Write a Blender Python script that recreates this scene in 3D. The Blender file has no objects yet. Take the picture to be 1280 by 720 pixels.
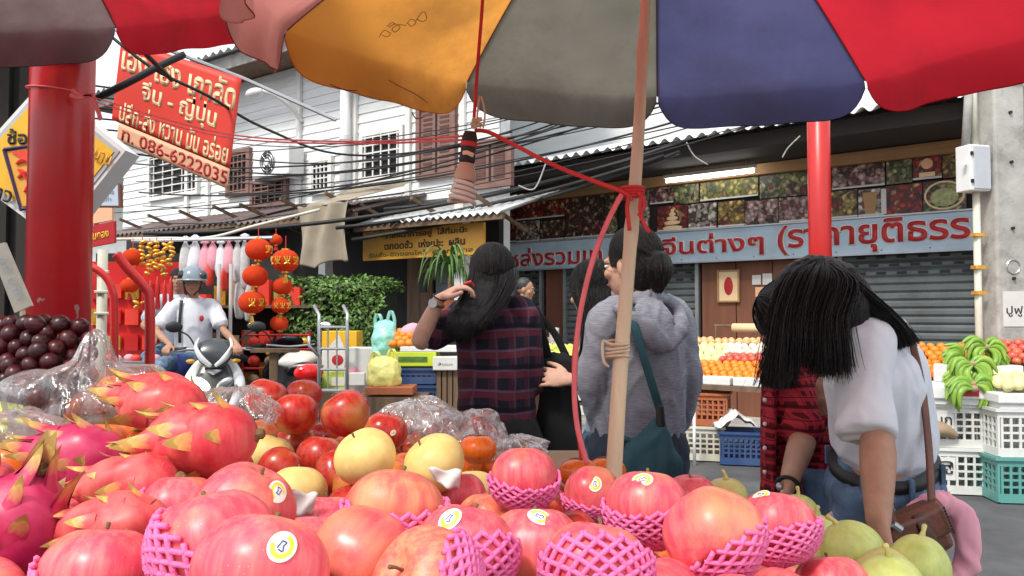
import bpy, bmesh, math, random
import numpy as np
from mathutils import Vector, Matrix, Euler, noise
R = math.radians
random.seed(7)
C = bpy.context.scene.collection
SC = bpy.context.scene
# ---------------------------------------------------------------- camera
PITCH = R(2.0); CAMZ = 1.30; F = 1000.0
cd = bpy.data.cameras.new('camera'); cam = bpy.data.objects.new('camera', cd); C.objects.link(cam)
cam.location = (0, 0, CAMZ); cam.rotation_euler = (R(90) + PITCH, 0, 0)
cd.sensor_width = 36; cd.lens = 36 * F / 1280; cd.clip_start = 0.02; cd.clip_end = 800
cd.dof.use_dof = False
SC.camera = cam
# ---------------------------------------------------------------- sky, sun, exposure
SUN_EL, SUN_AZ = R(52), R(215)      # azimuth the light comes from, clockwise from +Y
w = bpy.data.worlds.new('World'); SC.world = w; w.use_nodes = True
nt = w.node_tree; bg = nt.nodes['Background']
sky = nt.nodes.new('ShaderNodeTexSky'); sky.sky_type = 'NISHITA'; sky.sun_disc = False
sky.sun_elevation = SUN_EL; sky.sun_rotation = SUN_AZ; sky.dust_density = 3.0; sky.air_density = 1.2
mx = nt.nodes.new('ShaderNodeMixRGB'); mx.inputs[0].default_value = 0.72
mx.inputs[2].default_value = (9.4, 9.6, 10.0, 1)      # an even white cloud cover over the blue
nt.links.new(sky.outputs[0], mx.inputs[1]); nt.links.new(mx.outputs[0], bg.inputs[0])
bg.inputs[1].default_value = 0.115
sd = bpy.data.lights.new('sun', 'SUN'); sd.energy = 2.2; sd.angle = R(11); sd.color = (1, .95, .86)
sun = bpy.data.objects.new('sun', sd); C.objects.link(sun); sun.location = (0, 0, 20)
sun.rotation_euler = (math.pi / 2 - SUN_EL, 0, math.pi - SUN_AZ)
SC.view_settings.view_transform = 'Standard'; SC.view_settings.look = 'None'
SC.view_settings.exposure = 0.58; SC.view_settings.gamma = 1
SC.cycles.max_bounces = 8; SC.cycles.transparent_max_bounces = 12; SC.cycles.transmission_bounces = 6
SC.cycles.sample_clamp_indirect = 6
# ---------------------------------------------------------------- helpers
cp, sp_ = math.cos(PITCH), math.sin(PITCH)
def ray(px, py):
    r, u = (px - 640) / F, (360 - py) / F
    return Vector((r, cp - u * sp_, sp_ + u * cp))
def P(px, py, Y):
    "world point at depth Y (metres along the street) that shows at this place"
    d = ray(px, py); return Vector((0, 0, CAMZ)) + d * (Y / d.y)
def onz(px, py, z=0.0):
    d = ray(px, py); return Vector((0, 0, CAMZ)) + d * ((z - CAMZ) / d.z)
def tag(o, label=None, cat=None, group=None, kind=None):
    if label: o['label'] = label
    if cat: o['category'] = cat
    if group: o['group'] = group
    if kind: o['kind'] = kind
    return o
def empty(name, loc=(0, 0, 0), rz=0.0, label=None, cat=None, group=None):
    o = bpy.data.objects.new(name, None); C.objects.link(o); o.location = loc; o.rotation_euler = (0, 0, rz)
    o.empty_display_size = .1
    return tag(o, label, cat, group)
def copy_tree(o, parent=None, top=True):
    c = o.copy(); C.objects.link(c)
    if parent is not None: c.parent = parent
    for ch in [x for x in KIDS.get(o.name, [])]:
        k = copy_tree(ch, c, False)
        KIDS.setdefault(c.name, []).append(k)
    return c
KIDS = {}
def link(name, me, parent=None, loc=None, rot=None, mat=None):
    o = bpy.data.objects.new(name, me); C.objects.link(o)
    if loc is not None: o.location = loc
    if rot is not None: o.rotation_euler = rot
    if parent is not None:
        o.parent = parent; KIDS.setdefault(parent.name, []).append(o)
    return o
def catmull(pts, n):
    pts = [Vector(p) for p in pts]
    if len(pts) < 3: 
        return [pts[0].lerp(pts[-1], i / n) for i in range(n + 1)]
    out = []; m = len(pts) - 1
    for i in range(n + 1):
        t = i / n * m; k = min(int(t), m - 1); u = t - k
        p0 = pts[max(k - 1, 0)]; p1 = pts[k]; p2 = pts[k + 1]; p3 = pts[min(k + 2, m)]
        out.append(0.5 * ((2 * p1) + (p2 - p0) * u + (2 * p0 - 5 * p1 + 4 * p2 - p3) * u * u + (3 * p1 - p0 - 3 * p2 + p3) * u ** 3))
    return out
class MB:
    def __init__(s): s.v = []; s.f = []; s.m = []; s.mi = 0
    def add(s, vs, fs):
        b = len(s.v); s.v.extend([tuple(v) for v in vs]); s.f.extend([tuple(i + b for i in f) for f in fs]); s.m.extend([s.mi] * len(fs))
    def box(s, c, d, rz=0, rot=None):
        cx, cy, cz = c; a, b, h = d[0] / 2, d[1] / 2, d[2] / 2
        vs = [Vector((x, y, z)) for z in (-h, h) for y in (-b, b) for x in (-a, a)]
        Mx = rot.to_matrix() if isinstance(rot, Euler) else (rot if rot is not None else Matrix.Rotation(rz, 3, 'Z'))
        vs = [Mx @ v + Vector(c) for v in vs]
        s.add(vs, [(0, 2, 3, 1), (4, 5, 7, 6), (0, 1, 5, 4), (2, 6, 7, 3), (0, 4, 6, 2), (1, 3, 7, 5)]); return s
    def prism(s, poly, d):
        "poly: 3D points of a flat outline; extruded by vector d"
        n = len(poly); d = Vector(d); vs = [Vector(p) for p in poly] + [Vector(p) + d for p in poly]
        s.add(vs, [tuple(range(n))[::-1], tuple(range(n, 2 * n))] + [(i, (i + 1) % n, n + (i + 1) % n, n + i) for i in range(n)]); return s
    def loft(s, pts, rad, side=None, n=12, seg=0, caps=True, dome=True):
        pts = [Vector(p) for p in pts]
        rad = [(r, r) if not hasattr(r, '__len__') else r for r in (rad if hasattr(rad, '__len__') else [rad] * len(pts))]
        if seg:
            m = len(pts) - 1; N = seg * m
            P2 = catmull(pts, N); rr = catmull([Vector((r[0], r[1], 0)) for r in rad], N) if m > 1 else [Vector((rad[0][0] + (rad[1][0] - rad[0][0]) * i / N, rad[0][1] + (rad[1][1] - rad[0][1]) * i / N, 0)) for i in range(N + 1)]
            pts = P2; rad = [(max(r.x, 1e-4), max(r.y, 1e-4)) for r in rr]
        k = len(pts)
        tg = [(pts[min(i + 1, k - 1)] - pts[max(i - 1, 0)]).normalized() for i in range(k)]
        if dome and caps:
            a0 = pts[0] - tg[0] * min(rad[0]) * .5; a1 = pts[-1] + tg[-1] * min(rad[-1]) * .5
            pts = [a0] + pts + [a1]; rad = [(rad[0][0] * .6, rad[0][1] * .6)] + list(rad) + [(rad[-1][0] * .6, rad[-1][1] * .6)]
            tg = [tg[0]] + tg + [tg[-1]]; k += 2
        sd_ = Vector(side) if side is not None else (Vector((0, 0, 1)) if abs(tg[0].z) < .9 else Vector((1, 0, 0)))
        vs = []
        for p, r, t in zip(pts, rad, tg):
            wv = sd_ - t * sd_.dot(t)
            if wv.length < 1e-5: wv = t.orthogonal()
            wv.normalize(); uv = t.cross(wv)
            if side is None: sd_ = wv
            for j in range(n):
                a = 2 * math.pi * j / n
                vs.append(p + wv * (r[0] * math.cos(a)) + uv * (r[1] * math.sin(a)))
        fs = [(i * n + j, i * n + (j + 1) % n, (i + 1) * n + (j + 1) % n, (i + 1) * n + j) for i in range(k - 1) for j in range(n)]
        if caps: fs += [tuple(range(n))[::-1], tuple(range((k - 1) * n, k * n))]
        s.add(vs, fs); return s
    def tube(s, pts, r, n=6, seg=0, caps=True): return s.loft(pts, r, None, n, seg, caps, False)
    def ball(s, c, r, nu=16, nv=10, rot=None):
        r = (r, r, r) if not hasattr(r, '__len__') else r; c = Vector(c); vs = []
        for i in range(1, nv):
            th = math.pi * i / nv
            for j in range(nu):
                a = 2 * math.pi * j / nu; vs.append(Vector((r[0] * math.sin(th) * math.cos(a), r[1] * math.sin(th) * math.sin(a), r[2] * math.cos(th))))
        vs += [Vector((0, 0, r[2])), Vector((0, 0, -r[2]))]
        if rot is not None: vs = [rot @ v for v in vs]
        vs = [v + c for v in vs]; t = (nv - 1) * nu
        fs = [(i * nu + j, (i + 1) * nu + j, (i + 1) * nu + (j + 1) % nu, i * nu + (j + 1) % nu) for i in range(nv - 2) for j in range(nu)]
        fs += [(t, j, (j + 1) % nu) for j in range(nu)] + [(t + 1, (nv - 2) * nu + (j + 1) % nu, (nv - 2) * nu + j) for j in range(nu)]
        s.add(vs, fs); return s
    def lathe(s, prof, n=24, c=(0, 0, 0), fn=None):
        c = Vector(c); vs = []
        for r, z in prof:
            for j in range(n):
                a = 2 * math.pi * j / n; rr = r * (fn(a, z) if fn else 1)
                vs.append(c + Vector((rr * math.cos(a), rr * math.sin(a), z)))
        fs = [(i * n + j, i * n + (j + 1) % n, (i + 1) * n + (j + 1) % n, (i + 1) * n + j) for i in range(len(prof) - 1) for j in range(n)]
        s.add(vs, fs); return s
    def grid(s, fn, nu, nv):
        vs = [fn(i / nu, j / nv) for j in range(nv + 1) for i in range(nu + 1)]
        s.add(vs, [(j * (nu + 1) + i, j * (nu + 1) + i + 1, (j + 1) * (nu + 1) + i + 1, (j + 1) * (nu + 1) + i) for j in range(nv) for i in range(nu)]); return s
    def mesh(s, name, mats=None, smooth=False):
        me = bpy.data.meshes.new(name); me.from_pydata(s.v, [], s.f)
        for m in (mats if isinstance(mats, (list, tuple)) else [mats]):
            if m: me.materials.append(m)
        if isinstance(mats, (list, tuple)) and len(mats) > 1: me.polygons.foreach_set('material_index', s.m)
        if smooth:
            me.polygons.foreach_set('use_smooth', [True] * len(me.polygons))
        me.validate(); me.update(); return me
    def build(s, name, mats, parent=None, loc=None, smooth=False, bevel=0, solid=0, rot=None):
        me = s.mesh(name, mats, smooth)
        bm = bmesh.new(); bm.from_mesh(me); bmesh.ops.recalc_face_normals(bm, faces=bm.faces); bm.to_mesh(me); bm.free()
        o = link(name, me, parent, loc, rot)
        if solid:
            m = o.modifiers.new('solid', 'SOLIDIFY'); m.thickness = solid; m.offset = 0
        if bevel:
            m = o.modifiers.new('bevel', 'BEVEL'); m.width = bevel; m.segments = 2; m.limit_method = 'ANGLE'; m.angle_limit = R(40)
        return o
def fuse(mb, voxel, smooth_it=3, disp=None):
    "one continuous surface out of overlapping volumes"
    me = mb.mesh('tmp', None); bm = bmesh.new(); bm.from_mesh(me); bmesh.ops.recalc_face_normals(bm, faces=bm.faces); bm.to_mesh(me); bm.free()
    o = bpy.data.objects.new('tmp', me); C.objects.link(o)
    r = o.modifiers.new('r', 'REMESH'); r.mode = 'VOXEL'; r.voxel_size = voxel; r.use_smooth_shade = True
    if smooth_it:
        sm = o.modifiers.new('s', 'SMOOTH'); sm.factor = .5; sm.iterations = smooth_it
    dg = bpy.context.evaluated_depsgraph_get(); out = bpy.data.meshes.new_from_object(o.evaluated_get(dg))
    bpy.data.objects.remove(o); bpy.data.meshes.remove(me)
    if disp:
        n = len(out.vertices); co = np.empty(n * 3, 'f'); out.vertices.foreach_get('co', co); co = co.reshape(-1, 3)
        no = np.empty(n * 3, 'f'); out.vertex_normals.foreach_get('vector', no); no = no.reshape(-1, 3)
        d = np.array([disp(Vector(map(float, c))) for c in co], 'f'); co += no * d[:, None]
        out.vertices.foreach_set('co', co.ravel())
    out.polygons.foreach_set('use_smooth', [True] * len(out.polygons)); out.update()
    return out
def fused(name, mb, voxel, mat, parent=None, smooth_it=3, disp=None):
    me = fuse(mb, voxel, smooth_it, disp); me.name = name; me.materials.clear(); me.materials.append(mat)
    return link(name, me, parent)
# ---------------------------------------------------------------- materials
def srgb(h):
    h = h.lstrip('#'); c = [int(h[i:i + 2], 16) / 255 for i in (0, 2, 4)]
    return tuple((x / 12.92 if x <= .04045 else ((x + .055) / 1.055) ** 2.4) for x in c)
def newmat(name):
    m = bpy.data.materials.new(name); m.use_nodes = True; nt = m.node_tree; return m, nt, nt.nodes['Principled BSDF']
def node(nt, t, **k):
    n = nt.nodes.new(t)
    for a, b in k.items():
        if a.startswith('i_'): n.inputs[int(a[2:])].default_value = b
        else: setattr(n, a, b)
    return n
def ramp(nt, stops, interp='LINEAR'):
    n = nt.nodes.new('ShaderNodeValToRGB'); n.color_ramp.interpolation = interp; e = n.color_ramp.elements
    while len(e) < len(stops): e.new(.5)
    for x, (p, c) in zip(e, stops): x.position = p; x.color = (*c, 1) if len(c) == 3 else c
    return n
def objco(nt, scale=(1, 1, 1), rand=False):
    t = nt.nodes.new('ShaderNodeTexCoord'); mp = nt.nodes.new('ShaderNodeMapping'); mp.inputs['Scale'].default_value = scale
    nt.links.new(t.outputs['Object'], mp.inputs[0])
    if rand:
        oi = nt.nodes.new('ShaderNodeObjectInfo'); mm = node(nt, 'ShaderNodeMath', operation='MULTIPLY'); mm.inputs[1].default_value = 37
        nt.links.new(oi.outputs['Random'], mm.inputs[0]); nt.links.new(mm.outputs[0], mp.inputs['Location'])
    return mp.outputs[0]
def mat(name, col, rough=.6, var=.18, scale=8, metal=0, bump=0, bscale=60, dirt=None, dirtamt=.5, stretch=(1, 1, 1), spec=.5, rand=0, coat=0, sss=0):
    m, nt, b = newmat(name); L = nt.links
    col = srgb(col) if isinstance(col, str) else col
    co = objco(nt, stretch, rand > 0)
    nz = node(nt, 'ShaderNodeTexNoise'); nz.inputs['Scale'].default_value = scale; nz.inputs['Detail'].default_value = 6; L.new(co, nz.inputs['Vector'])
    lo = tuple(max(0, c * (1 - var)) for c in col); hi = tuple(min(1, c * (1 + var)) for c in col)
    rp = ramp(nt, [(.3, lo), (.7, hi)]); L.new(nz.outputs[0], rp.inputs[0]); out = rp.outputs[0]
    if dirt:
        dc = srgb(dirt) if isinstance(dirt, str) else dirt
        n2 = node(nt, 'ShaderNodeTexNoise'); n2.inputs['Scale'].default_value = scale * .6; n2.inputs['Detail'].default_value = 10; n2.inputs['Roughness'].default_value = .7; L.new(co, n2.inputs['Vector'])
        r2 = ramp(nt, [(.5, (0, 0, 0)), (.68, (dirtamt,) * 3)]); L.new(n2.outputs[0], r2.inputs[0])
        mxx = node(nt, 'ShaderNodeMixRGB'); L.new(r2.outputs[0], mxx.inputs[0]); L.new(out, mxx.inputs[1]); mxx.inputs[2].default_value = (*dc, 1); out = mxx.outputs[0]
    if rand:
        oi = nt.nodes.new('ShaderNodeObjectInfo'); hs = nt.nodes.new('ShaderNodeHueSaturation')
        mr = node(nt, 'ShaderNodeMapRange'); mr.inputs[3].default_value = 1 - rand; mr.inputs[4].default_value = 1 + rand
        L.new(oi.outputs['Random'], mr.inputs[0]); L.new(mr.outputs[0], hs.inputs['Value']); L.new(out, hs.inputs['Color'])
        mh = node(nt, 'ShaderNodeMapRange'); mh.inputs[3].default_value = .5 + rand * .06; mh.inputs[4].default_value = .5 - rand * .06
        L.new(oi.outputs['Random'], mh.inputs[0]); L.new(mh.outputs[0], hs.inputs['Hue']); out = hs.outputs[0]
    L.new(out, b.inputs['Base Color']); b.inputs['Roughness'].default_value = rough; b.inputs['Metallic'].default_value = metal
    b.inputs['Specular IOR Level'].default_value = spec; b.inputs['Coat Weight'].default_value = coat
    if sss: b.inputs['Subsurface Weight'].default_value = sss; b.inputs['Subsurface Scale'].default_value = .01
    if bump:
        bn = node(nt, 'ShaderNodeTexNoise'); bn.inputs['Scale'].default_value = bscale; bn.inputs['Detail'].default_value = 5; L.new(co, bn.inputs['Vector'])
        bp = nt.nodes.new('ShaderNodeBump'); bp.inputs['Strength'].default_value = bump; bp.inputs['Distance'].default_value = .01; L.new(bn.outputs[0], bp.inputs['Height']); L.new(bp.outputs[0], b.inputs['Normal'])
    return m
def plaid(name, base, band, thin, f=14, bw=.35, cross=(.5, .5, .5), mixh=.75, mixv=.5):
    m, nt, b = newmat(name); L = nt.links; tc = nt.nodes.new('ShaderNodeTexCoord')
    nz = node(nt, 'ShaderNodeTexNoise'); nz.inputs['Scale'].default_value = 5; L.new(tc.outputs['Object'], nz.inputs['Vector'])
    va = node(nt, 'ShaderNodeVectorMath', operation='MULTIPLY_ADD'); L.new(nz.outputs['Color'], va.inputs[0]); va.inputs[1].default_value = (.035, .035, .035); L.new(tc.outputs['Object'], va.inputs[2])
    sx = nt.nodes.new('ShaderNodeSeparateXYZ'); L.new(va.outputs[0], sx.inputs[0])
    def band_of(sock, f, off, lo, hi):
        a = node(nt, 'ShaderNodeMath', operation='MULTIPLY_ADD'); a.inputs[1].default_value = f; a.inputs[2].default_value = off + 50; L.new(sock, a.inputs[0])
        fr = node(nt, 'ShaderNodeMath', operation='FRACT'); L.new(a.outputs[0], fr.inputs[0])
        s = .03; r = ramp(nt, [(lo - s, (0,) * 3), (lo, (1,) * 3), (hi, (1,) * 3), (hi + s, (0,) * 3)]); L.new(fr.outputs[0], r.inputs[0]); return r.outputs[0]
    def mixc(fac, k, a, c):
        mm = node(nt, 'ShaderNodeMath', operation='MULTIPLY'); mm.inputs[1].default_value = k; L.new(fac, mm.inputs[0])
        x = node(nt, 'ShaderNodeMixRGB'); L.new(mm.outputs[0], x.inputs[0])
        if hasattr(a, 'links'): L.new(a, x.inputs[1])
        else: x.inputs[1].default_value = (*a, 1)
        x.inputs[2].default_value = (*c, 1); return x.outputs[0]
    Z = sx.outputs[2]
    xy = node(nt, 'ShaderNodeMath', operation='MULTIPLY_ADD'); xy.inputs[1].default_value = .8; L.new(sx.outputs[1], xy.inputs[0]); L.new(sx.outputs[0], xy.inputs[2]); X = xy.outputs[0]
    c = mixc(band_of(X, f, 0, .1, .1 + bw), mixv, base, band)
    c = mixc(band_of(Z, f, 0, .1, .1 + bw), mixh, c, band)
    c = mixc(band_of(Z, f, .3, .72, .8), .75, c, thin); c = mixc(band_of(X, f, .3, .72, .78), .45, c, thin)
    c = mixc(band_of(Z, f * .5, .1, .35, .45), .8, c, tuple(x * .4 for x in base))
    L.new(c, b.inputs['Base Color']); b.inputs['Roughness'].default_value = .9; b.inputs['Specular IOR Level'].default_value = .2
    return m
def emat(name, col, s):
    m, nt, b = newmat(name); b.inputs['Base Color'].default_value = (*col, 1); b.inputs['Emission Color'].default_value = (*col, 1); b.inputs['Emission Strength'].default_value = s; return m
def printmat(name, cols, scale=9, seed=0, dist=1.5):
    "flat print: patches of a few inks"
    m, nt, b = newmat(name); L = nt.links; co = objco(nt)
    nz = node(nt, 'ShaderNodeTexNoise'); nz.inputs['Scale'].default_value = scale * 2; nz.inputs['Detail'].default_value = 3; L.new(co, nz.inputs['Vector'])
    va = node(nt, 'ShaderNodeVectorMath', operation='MULTIPLY_ADD'); L.new(nz.outputs['Color'], va.inputs[0]); va.inputs[1].default_value = (.05, .05, .05); L.new(co, va.inputs[2])
    big = node(nt, 'ShaderNodeTexVoronoi', voronoi_dimensions='4D'); big.inputs['Scale'].default_value = scale; big.inputs['W'].default_value = seed; big.inputs['Randomness'].default_value = .8; L.new(va.outputs[0], big.inputs['Vector'])
    sml = node(nt, 'ShaderNodeTexVoronoi', voronoi_dimensions='4D'); sml.inputs['Scale'].default_value = scale * 3.2; sml.inputs['W'].default_value = seed + 5; L.new(va.outputs[0], sml.inputs['Vector'])
    n = len(cols); sp1 = nt.nodes.new('ShaderNodeSeparateColor'); L.new(big.outputs['Color'], sp1.inputs[0]); sp2 = nt.nodes.new('ShaderNodeSeparateColor'); L.new(sml.outputs['Color'], sp2.inputs[0])
    mxv = node(nt, 'ShaderNodeMath', operation='MULTIPLY_ADD'); L.new(sp2.outputs[0], mxv.inputs[0]); mxv.inputs[1].default_value = .45; ms = node(nt, 'ShaderNodeMath', operation='MULTIPLY'); ms.inputs[1].default_value = .6; L.new(sp1.outputs[0], ms.inputs[0]); L.new(ms.outputs[0], mxv.inputs[2])
    rp = ramp(nt, [(i / n, srgb(c)) for i, c in enumerate(cols)], 'CONSTANT'); L.new(mxv.outputs[0], rp.inputs[0])
    r3 = ramp(nt, [(.0, (1.5,) * 3), (.35, (1.0,) * 3), (.62, (.3,) * 3)]); ds = node(nt, 'ShaderNodeMath', operation='MULTIPLY'); ds.inputs[1].default_value = 1.0; L.new(sml.outputs['Distance'], ds.inputs[0]); L.new(ds.outputs[0], r3.inputs[0])
    mu = node(nt, 'ShaderNodeMixRGB', blend_type='MULTIPLY'); mu.inputs[0].default_value = .9; L.new(rp.outputs[0], mu.inputs[1]); L.new(r3.outputs[0], mu.inputs[2])
    L.new(mu.outputs[0], b.inputs['Base Color']); b.inputs['Roughness'].default_value = .45; return m
def clearmat(name, col=(1, 1, 1), amt=.75, rough=.12):
    "thin clear plastic film: mostly see-through with glossy glints"
    m, nt, b = newmat(name); L = nt.links; out = nt.nodes['Material Output']
    tr = nt.nodes.new('ShaderNodeBsdfTransparent'); tr.inputs[0].default_value = (*col, 1)
    b.inputs['Base Color'].default_value = (.8, .82, .84, 1); b.inputs['Roughness'].default_value = rough; b.inputs['Specular IOR Level'].default_value = 1
    gl = nt.nodes.new('ShaderNodeBsdfGlossy'); gl.inputs['Roughness'].default_value = rough
    a = nt.nodes.new('ShaderNodeMixShader'); a.inputs[0].default_value = .6; L.new(b.outputs[0], a.inputs[1]); L.new(gl.outputs[0], a.inputs[2])
    bn = node(nt, 'ShaderNodeTexNoise'); bn.inputs['Scale'].default_value = 55; bn.inputs['Detail'].default_value = 4; bn.inputs['Distortion'].default_value = 1.5; L.new(objco(nt, (1, 1, .5)), bn.inputs['Vector']); bp = nt.nodes.new('ShaderNodeBump'); bp.inputs['Strength'].default_value = .7; bp.inputs['Distance'].default_value = .006; L.new(bn.outputs[0], bp.inputs['Height']); L.new(bp.outputs[0], b.inputs['Normal']); L.new(bp.outputs[0], gl.inputs['Normal'])
    lw = nt.nodes.new('ShaderNodeLayerWeight'); L.new(bp.outputs[0], lw.inputs['Normal']); lw.inputs[0].default_value = .35
    mr = node(nt, 'ShaderNodeMapRange'); mr.inputs[3].default_value = 1 - amt; mr.inputs[4].default_value = min(1, 1.6 - amt); L.new(lw.outputs['Facing'], mr.inputs[0])
    x = nt.nodes.new('ShaderNodeMixShader'); L.new(mr.outputs[0], x.inputs[0]); L.new(tr.outputs[0], x.inputs[1]); L.new(a.outputs[0], x.inputs[2]); L.new(x.outputs[0], out.inputs[0]); return m
def fabric_thin(name, col, trans=.5, var=.15, scale=4, dirt='#3a3328', dirtamt=.3):
    m = mat(name, col, .85, var, scale, dirt=dirt, dirtamt=dirtamt, bump=.15, bscale=300, spec=.2); nt = m.node_tree; b = nt.nodes['Principled BSDF']; L = nt.links
    src = b.inputs['Base Color'].links[0].from_socket
    tl = nt.nodes.new('ShaderNodeBsdfTranslucent'); L.new(src, tl.inputs[0]); x = nt.nodes.new('ShaderNodeMixShader'); x.inputs[0].default_value = trans
    L.new(b.outputs[0], x.inputs[1]); L.new(tl.outputs[0], x.inputs[2]); L.new(x.outputs[0], nt.nodes['Material Output'].inputs[0]); return m
def lettering(body, mt, parent, w, h, loc, rot=(R(90), 0, 0), thick=.004, fat=.0, name='lettering', shear=0):
    "writing as raised flat letters, fitted to w x h metres, centred on loc"
    cu = bpy.data.curves.new('txt', 'FONT'); cu.body = body; cu.align_x = 'LEFT'; cu.offset = fat; cu.resolution_u = 3; cu.shear = shear
    o = bpy.data.objects.new('txt', cu); C.objects.link(o); dg = bpy.context.evaluated_depsgraph_get(); me = bpy.data.meshes.new_from_object(o.evaluated_get(dg))
    bpy.data.objects.remove(o); bpy.data.curves.remove(cu)
    n = len(me.vertices)
    if n == 0: return None
    co = np.empty(n * 3, 'f'); me.vertices.foreach_get('co', co); co = co.reshape(-1, 3)
    lo, hi = co.min(0), co.max(0); co[:, 0] = (co[:, 0] - (lo[0] + hi[0]) / 2) * w / (hi[0] - lo[0]); co[:, 1] = (co[:, 1] - (lo[1] + hi[1]) / 2) * h / (hi[1] - lo[1])
    me.vertices.foreach_set('co', co.ravel()); me.materials.clear(); me.materials.append(mt); me.name = name; me.update()
    o = link(name, me, parent, loc, rot)
    s = o.modifiers.new('thick', 'SOLIDIFY'); s.thickness = thick; s.offset = 1
    return o
class Plane:
    "a vertical wall plane through two ground points; local x runs left to right, local -y faces the street"
    def __init__(s, a, b):
        s.a = Vector((a[0], a[1], 0)); s.u = (Vector((b[0], b[1], 0)) - s.a); s.len = s.u.length; s.u.normalize(); s.n = Vector((s.u.y, -s.u.x, 0)); s.rz = math.atan2(s.u.y, s.u.x)
    def hit(s, px, py, off=0.0):
        d = ray(px, py); o = Vector((0, 0, CAMZ)); q = s.a + s.n * off
        t = (q - o).dot(s.n) / d.dot(s.n); p = o + d * t
        return (p - s.a).dot(s.u), p.z
    def root(s, name, label, cat, group=None): return empty(name, s.a, s.rz, label, cat, group)
    def world(s, u, off, z): return s.a + s.u * u + s.n * off + Vector((0, 0, z))
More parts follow.
